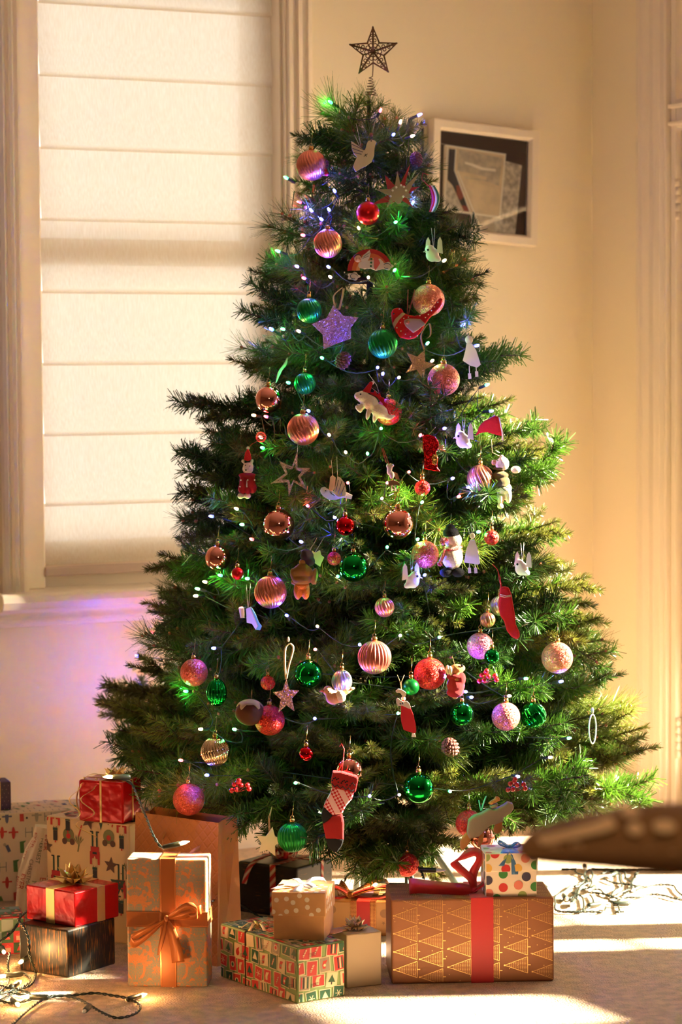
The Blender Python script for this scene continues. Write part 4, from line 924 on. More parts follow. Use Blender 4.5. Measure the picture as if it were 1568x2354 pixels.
o.lines('hanging_thread', M_twine, [[(578, 1607), (580, 1585)]], .8)
# ---- felt bird lower centre
o = Orn('felt_bird', 'salmon felt bird with a round head below the pale ribbed bauble', 'ornament', 773, 1600, 38, .05)
o.body('body', M_pinkfelt, [(754, 1588, 12, 12), (766, 1603, 18, 17), (782, 1604, 14, 12), (796, 1590, 14, 7, 0, 6, 25), (808, 1584, 10, 4, 0, 5, 20)], .0022)
o.body('wing', M_creamfelt, [(783, 1598, 12, 14, -12, 4, 20)], .0018); m = MB(); m.tube([o.q(744, 1588, -4), o.q(733, 1588, -5)], [3.4*o.k, .6*o.k], 8); m.build('beak', M_orange, o.root)
o.dots('eye', M_black, [(756, 1588)], 2, -11); o.lines('hanging_thread', M_twine, [[(772, 1588), (776, 1560), (778, 1530)], [(775, 1588), (782, 1560)]], .8)
# ---- wooden angel in red dress
o = Orn('wooden_angel', 'wooden angel in a long red dress with pale wings below the small dark green bauble', 'ornament', 932, 1640, 46, .04)
o.plate('dress', M_redpaint, cp(16, [(160, 690), (195, 715), (235, 790), (290, 840), (330, 940), (362, 1080), (372, 1195), (350, 1218), (260, 1190), (180, 1160), (150, 1060), (135, 940), (140, 800)]), 8)
o.plate('wing', M_wood, cp(16, [(70, 690), (95, 675), (140, 710), (180, 735), (230, 720), (270, 760), (292, 820), (270, 840), (215, 815), (160, 790), (100, 795), (72, 750)]), 4, -6)
o.plate('hat', M_wood, cp(16, [(65, 575), (100, 540), (150, 550), (200, 580), (225, 605), (215, 650), (190, 665), (160, 640), (130, 600), (80, 600)]), 7)
o.dots('head', M_skin, cp(16, [(180, 690)]), 5.5, 0, .9); o.dots('button', M_black, cp(16, [(135, 760), (170, 755)]), 2.2, -8); o.plate('foot', M_wood, cp(16, [(310, 1215), (352, 1225), (368, 1275), (300, 1272)]), 6)
o.lines('twine_loop', M_twine, [cp(16, [(150, 550), (130, 430), (90, 330)]), cp(16, [(155, 550), (150, 440), (195, 330)])], .9)
# ---- fair isle stocking
M_fair = bpy.data.materials.new('fair_isle_knit'); M_fair.use_nodes = True
_n = M_fair.node_tree.nodes; _l = M_fair.node_tree.links; _b = _n['Principled BSDF']; _b.inputs['Roughness'].default_value = .95
_tc = _n.new('ShaderNodeTexCoord'); _mp = _n.new('ShaderNodeMapping'); _mp.inputs['Rotation'].default_value = (0, math.radians(-18), 0); _mp.inputs['Scale'].default_value = (1, 0, 1)
_ck = _n.new('ShaderNodeTexChecker'); _ck.inputs['Scale'].default_value = 210; _ck.inputs[1].default_value = rgb(200, 24, 36); _ck.inputs[2].default_value = rgb(236, 180, 180)
_wv = _n.new('ShaderNodeTexWave'); _wv.inputs['Scale'].default_value = 16; _wv.bands_direction = 'DIAGONAL'; _wv.inputs['Distortion'].default_value = 0
_gt = _n.new('ShaderNodeMath'); _gt.operation = 'GREATER_THAN'; _gt.inputs[1].default_value = .62
_mx = _n.new('ShaderNodeMix'); _mx.data_type = 'RGBA'; _mx.inputs[6].default_value = rgb(200, 24, 36); 
_l.new(_tc.outputs['Object'], _mp.inputs[0]); _l.new(_mp.outputs[0], _ck.inputs[0]); _l.new(_mp.outputs[0], _wv.inputs[0]); _l.new(_wv.outputs['Fac'], _gt.inputs[0])
_mx.inputs[7].default_value = rgb(238, 190, 190); _l.new(_gt.outputs[0], _mx.inputs[0]); _l.new(_ck.outputs[0], _mx.inputs[6]); _l.new(_mx.outputs[2], _b.inputs['Base Color'])
o = Orn('knitted_stocking', 'patterned red and white knitted stocking with black heel and toe, hanging at bottom centre', 'stocking', 785, 1850, 0, .045)
for (x, y, rr) in ((790, 1795, 40), (775, 1850, 38), (765, 1905, 34), (768, 1945, 28)): KEEP.append((x, y, rr, o.Y))
L11 = lambda pts: cp(11, pts)
o.puff('leg', M_fair, L11([(930, 280), (1095, 320), (1075, 380), (1030, 430), (1000, 490), (925, 500), (860, 440), (875, 400), (910, 340)]), 22, 0, .002, 2)
o.puff('cuff', K_red, L11([(932, 165), (1000, 170), (1115, 205), (1125, 230), (1105, 320), (1090, 330), (925, 285), (920, 240)]), 27, 0, .002, 2)
zz = []
for k in range(9): zz.append((925+k*21, 262+k*6+(14 if k % 2 else -8)))
o.lines('black_zigzag', K_black, [L11(zz)], 1.6, -13); o.dots('black_stitches', K_black, L11([(930+i*22+(j % 2)*10, 205+i*7+j*13) for i in range(8) for j in range(3) if (i+j) % 3]), 1.9, -13.4)
o.puff('heel', K_black, L11([(862, 432), (930, 500), (905, 530), (855, 565), (842, 500)]), 22.5, 0, .002, 2)
o.puff('foot', K_red, L11([(925, 498), (1000, 488), (1015, 560), (1012, 690), (880, 690), (860, 600), (855, 562), (905, 530)]), 22, 0, .002, 2)
o.puff('toe', K_black, L11([(872, 672), (1013, 680), (1000, 730), (965, 778), (940, 782), (895, 745)]), 22.5, 0, .002, 2)
o.lines('red_loop', M_redpaint, [L11([(968, 180), (1010, 100), (1020, 0), (1000, -40), (985, -20)]), L11([(1000, 180), (1015, 60)])], 1.4)
# ---- platypus
o = Orn('felt_platypus', 'grey brown velvet platypus with tan feet and a small hat above the dotted box', 'ornament', 1118, 1885, 60, .03, yaw=0)
o.puff('body', M_greyfelt, cp(14, [(690, 330), (740, 285), (800, 270), (880, 225), (930, 235), (1000, 200), (1050, 165), (1095, 180), (1105, 220), (1075, 270), (1005, 310), (1010, 340), (940, 370), (900, 370), (830, 430), (790, 480), (700, 500), (675, 450)]), 24, 0, .0024, 6)
o.puff('tail', M_tanfelt, cp(14, [(680, 440), (720, 505), (690, 560), (645, 610), (615, 590), (615, 520), (650, 470)]), 8, 2, .002, 3)
for pts in ([(930, 370), (1000, 340), (1000, 420), (960, 460), (915, 440)], [(785, 490), (830, 440), (825, 520), (790, 585), (762, 570)]): o.puff('foot', M_tanfelt, cp(14, pts), 8, -6, .002, 3)
o.puff('hat', M_tanfelt, cp(14, [(870, 180), (900, 195), (985, 150), (970, 120), (935, 118), (930, 140), (905, 150)]), 12, 0, .002, 2); o.puff('hat_band', M_greyfelt, cp(14, [(885, 205), (955, 175), (965, 210), (895, 235)]), 16, 0, .002, 2)
m = MB(); m.strip([o.q(*p) for p in cp(14, [(812, 250), (830, 180), (855, 112)])], (1, 0, .3), 4.5*o.k, .0005); m.strip([o.q(*p) for p in cp(14, [(806, 250), (795, 190), (788, 150)])], (1, 0, 0), 3*o.k, .0005); m.build('teal_ribbon', mat('teal_ribbon', rgb(110, 200, 200), .5), o.root)
# ---- clear hoop on the right
o = Orn('hoop_ornament', 'thin silver oval hoop ornament hanging at the far right edge of the tree', 'ornament', 1362, 1672, 0, .0)
m = MB(); m.tube([o.q(1362+9*math.sin(t), 1676+34*math.cos(t), 8*math.sin(t)) for t in np.linspace(0, 2*PI, 28)[:-1]], 1.8*o.k, 6, closed=True); m.build('hoop', M_silver, o.root); m = MB(); m.lathe([(3*o.k, 33*o.k), (3.4*o.k, 42*o.k), (1.5*o.k, 46*o.k)], 10); m.build('cap', M_silver, o.root)
# ---- red wire ball and beige ribbon
o = Orn('wire_ball', 'small red wire ball on the left edge above the bear in the red cardigan', 'ornament', 600, 1005, 12, .02)
m = MB()
for k in range(7):
    Rm = Matrix.Rotation(k*.9, 3, 'X') @ Matrix.Rotation(k*1.3, 3, 'Z'); m.tube([Rm @ Vector((12*o.k*math.cos(t), 12*o.k*math.sin(t), 0)) for t in np.linspace(0, 2*PI, 16)[:-1]], .8*o.k, 4, closed=True)
m.build('ball', mat('red_wire', rgb(220, 40, 50), .4, .3), o.root)
o = Orn('ribbon_tail', 'twisted beige satin ribbon tail above the left mirror pink bauble', 'ribbon', 645, 850, 0, .02)
m = MB(); m.strip([o.q(*p) for p in ((661, 822), (655, 838), (646, 850), (640, 862), (634, 880))], [(1, 0, .2), (1, .3, .1), (.8, .8, 0), (1, .2, 0), (1, 0, .3)], [2*o.k, 9*o.k, 10*o.k, 7*o.k, 3*o.k], .0006); m.build('ribbon', MATS['beige_ribbon'], o.root)

# ---- topper
o = Orn('tree_topper', 'bronze filigree five point star topper on a wire spring', 'tree topper', 858, 118, 0, 0, Y=TY)
M_bronze = mat('bronze_glitter_metal', rgb(104, 74, 46), .4, .8)
st = cp(1, [(808, 70), (852, 185), (980, 188), (885, 275), (917, 392), (808, 325), (706, 400), (738, 270), (640, 195), (768, 188)])
m = MB(); m.tube([o.q(*p) for p in st], 2.6*o.k, 8, closed=True, smooth=True); m.build('outline', M_bronze, o.root)
m = MB(); cc = cp(1, [(808, 248)])[0]
for i in range(0, 10, 2): m.tube([o.q(*cc, -2), o.q(*st[i], -1)], 2.3*o.k, 6)
for i in range(1, 10, 2): m.tube([o.q(*cc, -2), o.q(*st[i], -1)], 1.5*o.k, 6)
for i in range(0, 10, 2):
    for f in (.25, .45, .64, .82):
        x = cc[0]+(st[i][0]-cc[0])*f; y = cc[1]+(st[i][1]-cc[1])*f; rr = (1-f)*9+1.5
        dx, dy = st[i][0]-cc[0], st[i][1]-cc[1]; Ld = math.hypot(dx, dy); nx, ny = -dy/Ld, dx/Ld
        for sg in (-1, 1): m.tube([o.q(x+nx*sg*rr*.6+rr*.55*math.cos(t), y+ny*sg*rr*.6+rr*.55*math.sin(t), -1) for t in np.linspace(0, 2*PI, 10)[:-1]], 1.25*o.k, 5, closed=True)
m.build('filigree', M_bronze, o.root)
m = MB(); m.tube([o.q(*p) for p in cp(1, [(808, 325), (806, 380), (803, 425)])], 1.1*o.k, 6); m.build('stem_wire', M_bronze, o.root)
m = MB(); m.tube([o.q(852+(3+11*f)*math.cos(f*7*2*PI), 175+44*f, (3+11*f)*math.sin(f*7*2*PI)) for f in np.linspace(0, 1, 120)], .9*o.k, 5); m.build('spring', M_bronze, o.root)

# ---- pine cones and berries wired to the tree: parts of the tree
M_cone = mat('pine_cone_scale', rgb(104, 50, 34), .7); M_berry = mat('red_berry', rgb(186, 20, 26), .25, coat=.5)
def on_tree(px, py, out): p = P(px, py, surf(px, py, out)); return p-Vector((TX, TY, 0))
for (px, py, r) in ((1035, 1717, 21), (789, 828, 20), (957, 366, 17), (742, 375, 15)):
    KEEP.append((px, py, r, surf(px, py, .01))); k = TY/F_PX; m = MB()
    m.xf = Matrix.Translation(on_tree(px, py, .01)) @ Matrix.Rotation(random.uniform(-.5, .5), 4, 'Y') @ Matrix.Rotation(.5, 4, 'X')
    m.ellip((0, 0, 0), (r*.6*k, r*.6*k, r*.95*k), 0, 10, 8)
    for i in range(70):
        f = i/70; z = (1-2*f)*r*.95*k; rr = r*.72*k*math.sqrt(max(.05, 1-(1-2*f)**2)); an = i*2.39996
        m.ellip((rr*math.cos(an), rr*math.sin(an), z), (r*.22*k, r*.22*k, r*.10*k), 0, 6, 4, Matrix.Rotation(an, 3, 'Z') @ Matrix.Rotation(.5, 3, 'Y'))
    c = m.build('pine_cone', M_cone, tree); 
for (px, py) in ((1114, 1557), (1180, 1807), (545, 1808), (725, 395)):
    k = TY/F_PX; m = MB(); m.xf = Matrix.Translation(on_tree(px, py, .03))
    for (x, z) in ((-6, 4), (2, 9), (8, 2), (-11, -8), (-1, -6), (22, 3), (25, -5), (4, 14)): m.ellip((x*k, random.uniform(-5, 5)*k, z*k), 5.4*k, 0, 10, 8); m.tube([(x*k, 0, z*k), (0, 10*k, -14*k)], .6*k, 4)
    m.build('berry_cluster', M_berry, tree); KEEP.append((px, py, 16, surf(px, py, .03)))
# ================================================================== fairy lights on the tree
COLS = {'b': ((.05, .06, 1.0), .75), 'g': ((.02, 1.0, .14), .27), 'r': ((1.0, .04, .04), .20), 'w': ((1.0, .58, .22), .18)}
LIGHTS = {
 'b': [(904, 310), (962, 265), (770, 440), (757, 483), (740, 505), (717, 485), (684, 613), (756, 614), (786, 780), (626, 758), (693, 1246), (976, 1322), (493, 1490), (827, 1482), (724, 1652), (477, 1782), (1189, 1785), (1076, 1120), (1040, 1100), (1021, 985), (1288, 1567), (948, 468), (1128, 945), (488, 1187), (660, 1415), (800, 1570), (1070, 1590), (880, 860), (1083, 1603), (1062, 748), (710, 945), (1022, 1555), (640, 1220), (1094, 795), (868, 845), (770, 1190), (850, 1830)],
 'g': [(762, 236), (909, 511), (907, 622), (641, 578), (652, 757), (741, 823), (982, 790), (876, 985), (845, 1043), (970, 1155), (890, 1258), (508, 1323), (558, 1206), (456, 1354), (429, 1589), (540, 1677), (1010, 1465), (1208, 1560), (1307, 1697), (1034, 1819), (777, 1325), (664, 880), (605, 1030), (1118, 885), (1099, 1223), (660, 410), (680, 1800), (915, 1640), (960, 1240), (1170, 1440), (700, 1545), (505, 1700), (570, 1330)],
 'r': [(874, 255), (690, 466), (698, 541), (613, 958), (940, 1085), (601, 1006), (708, 1163), (725, 1493), (556, 1398), (417, 1748), (628, 1643), (1054, 1142), (966, 1001), (962, 1250), (700, 640), (800, 1110), (580, 1240), (890, 1110)],
 'w': [(920, 282), (947, 313), (825, 525), (847, 638), (760, 637), (688, 762), (917, 868), (757, 1000), (795, 1040), (878, 1146), (473, 1338), (920, 1461), (730, 1440), (463, 1676), (918, 1827), (1264, 1741), (1106, 1097), (452, 1370), (545, 1170), (585, 955), (1020, 600), (993, 830), (1170, 1600)]}
M_cable = mat('dark_green_cable', rgb(26, 38, 26), .45); M_socket = mat('dark_socket_plastic', rgb(34, 42, 30), .4)
BULB = {c: mat('lit_bulb_'+{'b': 'blue', 'g': 'green', 'r': 'red', 'w': 'warm'}[c], (1, 1, 1, 1), .3, emit=({'b': (.06, .08, 1, 1), 'g': (.04, 1, .2, 1), 'r': (1, .05, .06, 1), 'w': (1, .6, .26, 1)}[c]), estr=({'b': 6.5, 'g': 5, 'r': 5, 'w': 3}[c])) for c in COLS}
M_unlit = mat('unlit_clear_bulb', rgb(225, 220, 205), .1, spec=.8)
tree_lights = thing('fairy_light_string', 'string of blue, green, red and warm fairy lights wound around the Christmas tree', 'fairy lights', (TX, TY, 0))
bm_ = MB(); bm_.lathe([(.0014, -.004), (.0033, -.002), (.0036, .002), (.0024, .007), (.0002, .009)], 10)
BM_ = {c: bm_.mesh('bulb', [BULB[c]]) for c in COLS}
sm_ = MB(); sm_.lathe([(.0022, -.022), (.0034, -.020), (.0034, -.003), (.0028, -.002)], 8); SM_ = sm_.mesh('socket', [M_socket])
LD_ = {}
for c, (co, e) in COLS.items():
    d = bpy.data.lights.new('bulb_glow', 'POINT'); d.color = co; d.energy = e; d.shadow_soft_size = .004; LD_[c] = d
org = Vector((TX, TY, 0)); pts_all = []
BACK = [('b', (-.54, 6.60, .46)), ('b', (-.52, 6.62, .56)), ('r', (-.50, 6.62, .40)), ('r', (-.48, 6.62, .62))]   # bulbs round the back, near the wall
for c, L in LIGHTS.items():
    for q_ in L+[b_[1] for b_ in BACK if b_[0] == c]:
        back = len(q_) == 3
        if not back: px, py = q_
        p = (Vector(q_) if back else P(px, py, surf(px, py, .0)))-org
        u = Vector((p.x*.8+random.uniform(-.02, .02), p.y*.8, random.uniform(.02, .12))).normalized()
        rot = u.to_track_quat('Z', 'Y').to_matrix().to_4x4()
        b = bpy.data.objects.new('bulb', BM_[c]); COL.objects.link(b); b.parent = tree_lights; b.matrix_local = Matrix.Translation(p) @ rot
        s = bpy.data.objects.new('socket', SM_); COL.objects.link(s); s.parent = tree_lights; s.matrix_local = Matrix.Translation(p) @ rot
        l = bpy.data.objects.new('bulb_glow', LD_[c]); COL.objects.link(l); l.parent = tree_lights; l.location = p+u*.010
        pts_all.append(p-u*.022)
        if not back: KEEP.append((px, py, 4, p.y+TY))
# the cable: from bulb to nearest bulb downwards, sagging into the branches
rest = sorted(pts_all, key=lambda p: -p.z); path = [rest.pop(0)]
while rest:
    c0 = path[-1]; j = min(range(min(14, len(rest))), key=lambda i: (rest[i]-c0).length+.6*abs(rest[i].z-c0.z)); path.append(rest.pop(j))
cab = []
for a, b in zip(path, path[1:]):
    L = (b-a).length; n = max(4, int(L/.02))
    for i in range(n):
        f = i/n; q = a.lerp(b, f); s = math.sin(PI*f); r = math.hypot(q.x, q.y)
        tgt = max(.03, RZ(q.z)*(.90 if L < .16 else .70)); k = 1+(tgt/max(r, .02)-1)*s*(.6 if r < tgt else 1.0)
        cab.append(Vector((q.x*k, q.y*k, q.z-.018*s)))
mb = MB(); mb.tube(cab, .0013, 4); mb.build('cable', M_cable, tree_lights)

grow_tree()

# ================================================================== presents
GG = 'wrapped presents under the tree'
class Gift:
    def __init__(s, name, label, A_, B_, ytop, depth=None, L=None, z0=0.0, h=None, cat='present'):
        """A_, B_: front bottom corners; ytop: row of the top above A_; depth or L (left corner behind A_)"""
        a = FL(*A_, z0); b = FL(*B_, z0); ax = b-a; s.w = ax.length; ang = math.atan2(ax.y, ax.x)
        s.h = h if h else P(A_[0], ytop, a.y).z-z0
        s.d = depth if depth else (FL(*L, z0)-a).length
        yv = Vector((-math.sin(ang), math.cos(ang), 0)); c = (a+b)/2+yv*s.d/2
        s.root = thing(name, label, cat, (c.x, c.y, z0), (0, 0, ang), GG); s.top = z0+s.h; s.faces = {}
    def body(s, m, bevel=.004, name='wrapped_box', h=None, grow=0, z=0):
        mb = MB(); hh = h or s.h; mb.box((0, 0, z+hh/2), (s.w+grow, s.d+grow, hh)); return mb.build(name, m, s.root, bevel=bevel, seg=3)
    def frame(s, f):
        w, d, h = s.w, s.d, s.h
        return {'front': (Vector((-w/2, -d/2, 0)), Vector((1, 0, 0)), Vector((0, 0, 1)), Vector((0, -1, 0)), w, h),
                'right': (Vector((w/2, -d/2, 0)), Vector((0, 1, 0)), Vector((0, 0, 1)), Vector((1, 0, 0)), d, h),
                'left': (Vector((-w/2, d/2, 0)), Vector((0, -1, 0)), Vector((0, 0, 1)), Vector((-1, 0, 0)), d, h),
                'top': (Vector((-w/2, -d/2, h)), Vector((1, 0, 0)), Vector((0, 1, 0)), Vector((0, 0, 1)), w, d)}[f]
    def decals(s, name, mats, dic, inset=.003, base=.0008):
        mb = MB()
        for f, polys in dic.items():
            o, ax, ay, n, W, Hh = s.frame(f)
            for it in polys:
                pts, mi = it[0], it[1]; lift = it[2] if len(it) > 2 else 0
                pts = clip(pts, inset, inset, W-inset, Hh-inset)
                if len(pts) < 3: continue
                ar = sum(pts[i][0]*pts[(i+1) % len(pts)][1]-pts[(i+1) % len(pts)][0]*pts[i][1] for i in range(len(pts)))
                if abs(ar) < 1e-8: continue
                if ar < 0: pts = pts[::-1]
                mb.add([o+ax*p[0]+ay*p[1]+n*(base+lift*.0003) for p in pts], [tuple(range(len(pts)))], mi)
        o_ = mb.build(name, mats, s.root); o_['kind'] = 'stuff'; return o_
    def band(s, m, pos, wid, axis='x', name='ribbon', th=.0012, faces=('front', 'top', 'back')):
        """ribbon wrapped over the box; axis x: runs front-top-back at x=pos; y: left-top-right; z: round the middle at height pos"""
        mb = MB(); w, d, h = s.w/2, s.d/2, s.h; e = th/2
        if axis == 'x':
            mb.box((pos, -d-e, h/2), (wid, th, h)); mb.box((pos, d+e, h/2), (wid, th, h)); mb.box((pos, 0, h+e), (wid, s.d+2*th, th))
        elif axis == 'y':
            mb.box((-w-e, pos, h/2), (th, wid, h)); mb.box((w+e, pos, h/2), (th, wid, h)); mb.box((0, pos, h+e), (s.w+2*th, wid, th))
        else:
            mb.box((0, -d-e, pos), (s.w+2*th, th, wid)); mb.box((0, d+e, pos), (s.w+2*th, th, wid)); mb.box((w+e, 0, pos), (th, s.d, wid)); mb.box((-w-e, 0, pos), (th, s.d, wid))
        return mb.build(name, m, s.root, bevel=.0005, seg=1)
def clip(poly, x0, y0, x1, y1):
    for (ax, lim, keep) in ((0, x0, 1), (0, x1, -1), (1, y0, 1), (1, y1, -1)):
        out = []
        for i in range(len(poly)):
            a, b = poly[i], poly[(i+1) % len(poly)]; ia = (a[ax]-lim)*keep >= 0; ib = (b[ax]-lim)*keep >= 0
            if ia: out.append(a)
            if ia != ib:
                t = (lim-a[ax])/(b[ax]-a[ax]); out.append((a[0]+(b[0]-a[0])*t, a[1]+(b[1]-a[1])*t))
        poly = out
        if not poly: return []
    return poly
def star_bow(parent, c, r, m, layers=3, name='bow'):
    """stick-on star bow of folded pointed loops"""
    mb = MB(); c = Vector(c)
    for ly in range(layers):
        n = 9-2*ly; el = .25+.42*ly
        for k in range(n):
            an = 2*PI*(k+.5*ly)/n+random.uniform(-.12, .12); d = Vector((math.cos(an)*math.cos(el), math.sin(an)*math.cos(el), math.sin(el))); t = Vector((-math.sin(an), math.cos(an), 0)); u = d.cross(t)*-1
            R = r*(1-.14*ly)*random.uniform(.9, 1.1); w = r*.30; b0 = c+Vector((0, 0, .002+.004*ly))
            tip = b0+d*R; mid1 = b0+d*R*.55+u*r*.16; mid2 = b0+d*R*.5-u*r*.05
            mb.add([b0-t*w*.3, b0+t*w*.3, mid1+t*w*.55, tip, mid1-t*w*.55], [(0, 1, 2, 3, 4)]); mb.add([b0-t*w*.25, b0+t*w*.25, mid2+t*w*.5, tip, mid2-t*w*.5], [(4, 3, 2, 1, 0)])
            mb.add([mid1+t*w*.55, tip, mid2+t*w*.5], [(0, 1, 2)]); mb.add([mid1-t*w*.55, mid2-t*w*.5, tip], [(0, 1, 2)])
    mb.ellip(c+Vector((0, 0, r*.35)), (r*.22, r*.22, r*.22), 0, 8, 6)
    return mb.build(name, m, parent)
def loop_pts(c, a, b, h, n=14):
    """a bow loop starting and ending at c, out along a, rising along b"""
    c = Vector(c); a = Vector(a); b = Vector(b)
    return [c+a*(math.sin(PI*t))*1.0+b*(math.sin(2*PI*t)*h) for t in np.linspace(0, 1, n)]
M_kraft = mat('kraft_card', rgb(206, 152, 96), .75, bump=.1, bscale=300, var=.04, vscale=40); M_kraft_dk = mat('kraft_bag_paper', rgb(186, 118, 62), .7, bump=.1, bscale=200)
M_redfoil = mat('red_gift_foil', rgb(190, 10, 14), .26, .2, bump=.7, bscale=16, coat=.3)
for _q in M_redfoil.node_tree.nodes:
    if _q.type == 'BUMP': _q.inputs['Distance'].default_value = .012
M_goldrib = mat('gold_ribbon', rgb(240, 204, 130), .28, .7, bump=.15, bscale=40)
M_silverfoil = mat('silver_gold_foil', rgb(222, 200, 168), .24, .75); M_whiterib = mat('white_satin_ribbon', rgb(240, 228, 215), .4, sheen=.3)
M_redrib = mat('red_satin_ribbon', rgb(190, 10, 14), .45, sheen=.3); M_bluerib = mat('blue_satin_ribbon', rgb(60, 110, 160), .45, sheen=.3)

# ---------- large brown box with gold fir trees
g = Gift('gift_box', 'large brown wrapped box with sideways gold trees and a wide red ribbon', (900, 2263), (1274, 2256), 2068, depth=.17); G1 = g
M_bronzep = mat('bronze_brown_paper', rgb(152, 96, 58), .42, .25, bump=.08, bscale=60)
M_goldprint = mat('gold_foil_print', rgb(236, 184, 112), .30, .9); g.body(M_bronzep, .005)
def f1(px, py): return ((px-900)/374*g.w, (2262-py)/195*g.h)
pol = []
def bar(a, b, t):
    dx, dy = b[0]-a[0], b[1]-a[1]; L = math.hypot(dx, dy)+1e-9; nx, ny = -dy/L*t/2, dx/L*t/2
    return [(a[0]+nx, a[1]+ny), (a[0]-nx, a[1]-ny), (b[0]-nx, b[1]-ny), (b[0]+nx, b[1]+ny)]
def gtree(px, py, L=53, hh=19):
    ax_, by = f1(px, py), f1(px+L, py); u = g.w/374
    t1, t2 = (by[0], by[1]+hh*u), (by[0], by[1]-hh*u); r = []
    r += [(bar(ax_, t1, .0010), 0), (bar(ax_, t2, .0010), 0), (bar(t1, t2, .0010), 0)]
    for k in range(3, 13):
        f = k/13; x = ax_[0]+(by[0]-ax_[0])*f; yy = hh*u*f*.92
        for j in range(-int(k*.42), int(k*.42)+1): r.append((bar((x-.0009, ax_[1]+j*yy/max(1, k*.42)*.98), (x+.0007, ax_[1]+j*yy/max(1, k*.42)*.98), .0011), 0))
    r.append((bar(by, (by[0]+7*u, by[1]), .0018), 0))
    r.append(([(ax_[0]+2*u*math.cos(t), ax_[1]+2*u*math.sin(t)) for t in np.linspace(0, 2*PI, 9)[:-1]], 0)); return r
for ci, (x0, y0) in enumerate(((906, 2104), (965, 2122), (1030, 2100), (1095, 2110), (1160, 2098), (1224, 2114))):
    for k in range(-1, 4): pol += gtree(x0, y0+k*41.5)
for i in range(60): 
    c = (random.uniform(0, g.w), random.uniform(0, g.h)); pol.append(([(c[0]+.0010*math.cos(t), c[1]+.0010*math.sin(t)) for t in np.linspace(0, 2*PI, 7)[:-1]], 0))
g.decals('gold_print', [M_goldprint], {'front': pol, 'top': [(p[0], 0) for p in pol if max(q[1] for q in p[0]) < g.d]})
xr = (1109-900)/374*g.w-g.w/2; g.band(M_redrib, xr, 52*g.w/374, 'x')
mb = MB(); c = Vector((xr-.012, -g.d/2+.05, g.h+.004)); k = g.w/374
S = lambda pts: [c+Vector((x*k, y*k, z*k)) for (x, y, z) in pts]
mb.strip(S([(0, 0, 2), (-30, -12, 8), (-90, -18, 14), (-135, -14, 18), (-150, 0, 14), (-130, 14, 6), (-70, 14, 3), (0, 4, 3)]), [(0, .35, 1)]*8, [22*k, 26*k, 30*k, 34*k, 36*k, 32*k, 26*k, 20*k], .0008)
mb.strip(S([(0, 0, 4), (-8, -4, 30), (-36, -8, 58), (-46, -4, 72), (-20, 0, 86), (4, 0, 92), (14, 2, 76), (-2, 4, 40), (0, 2, 4)]), [(1, .3, 0), (1, .4, .3), (.6, .5, .8), (.9, .4, .4), (.3, .5, 1), (.2, .5, 1), (.9, .4, .3), (1, .3, -.2), (1, .3, 0)], [16*k, 18*k, 20*k, 22*k, 24*k, 22*k, 24*k, 22*k, 16*k], .0008)
mb.strip(S([(0, 0, 3), (18, -8, 16), (30, -6, 26), (26, 6, 20), (4, 4, 4)]), [(.2, 1, .5)]*5, 18*k, .0008)
mb.strip(S([(-2, 0, 3), (-30, 16, 4), (-70, 30, 2), (-80, 34, 1)]), [(.2, 1, .2)]*4, 20*k, .0008)
mb.ellip(c+Vector((0, 0, 4*k)), (9*k, 8*k, 8*k), 0, 12, 8); mb.build('bow', M_redrib, g.root)

# ---------- white box with coloured dots and blue bow on top of it
g = Gift('gift_box', 'small white gift box with coloured dots and a blue bow on the brown box', (1117, 2062), (1234, 2060), 1963, depth=.10, z0=G1.top)
M_whitecard = mat('white_card', rgb(238, 220, 196), .6); g.body(M_whitecard, .001, 'box')
lid = g.h*.42; mb = MB(); mb.box((0, 0, g.h-lid/2+.0008), (g.w+.004, g.d+.004, lid)); mb.build('lid', M_whitecard, g.root, bevel=.001)
DM = [mat('dot_red', rgb(206, 48, 44), .6), mat('dot_pink', rgb(222, 124, 104), .6), mat('dot_navy', rgb(66, 60, 84), .6), mat('dot_green', rgb(58, 130, 56), .6), mat('dot_olive', rgb(150, 164, 92), .6), mat('dot_yellow', rgb(228, 180, 84), .6)]
def circ(x, y, r, n=22): return [(x+r*math.cos(t), y+r*math.sin(t)) for t in np.linspace(0, 2*PI, n+1)[:-1]]
def fd(px, py): return ((px-1117)/117*g.w, (2062-py)/99*g.h)
rr = 10.5/117*g.w
dots = [(1157, 2041, 0), (1192, 2036, 1), (1122, 2024, 2), (1210, 2017, 2), (1157, 2010, 3), (1230, 2040, 3), (1201, 2060, 4), (1124, 2054, 1), (1142, 2066, 3), (1163, 1998, 0), (1121, 1996, 5), (1190, 1997, 5), (1168, 1975, 4), (1208, 1974, 1), (1117, 1970, 4), (1138, 1963, 0), (1231, 1990, 3), (1226, 1966, 2)]
D = []
for (x, y, m_) in dots:
    c = circ(*fd(x, y), rr); D.append((c, m_, 6 if y < 2004 else 0))
top = [(circ(random.uniform(0, g.w), random.uniform(0, g.d), rr), random.randrange(6)) for i in range(10)]
def lidsplit(D):
    o = []
    for (c, m_, l_) in D:
        if l_: o.append((clip(c, 0, g.h-lid+.0006, g.w, g.h), m_, 6))
        else: o.append((clip(c, 0, 0, g.w, g.h-lid-.0005), m_, 0))
    return [q for q in o if len(q[0]) > 2]
g.decals('printed_dots', DM, {'front': lidsplit(D), 'left': lidsplit([(circ(g.d-(g.w-x), y, rr), m_, l_) for (x, y, m_, l_) in [(fd(a, b)[0], fd(a, b)[1], m_, 6 if b < 2004 else 0) for (a, b, m_) in dots]]), 'top': [(q[0], q[1], 4) for q in top]}, inset=.001, base=.0006)
mb = MB(); k = g.w/117; c = Vector((2*k, -8*k, g.h+.002)); S = lambda pts: [c+Vector((x*k, y*k, z*k)) for (x, y, z) in pts]
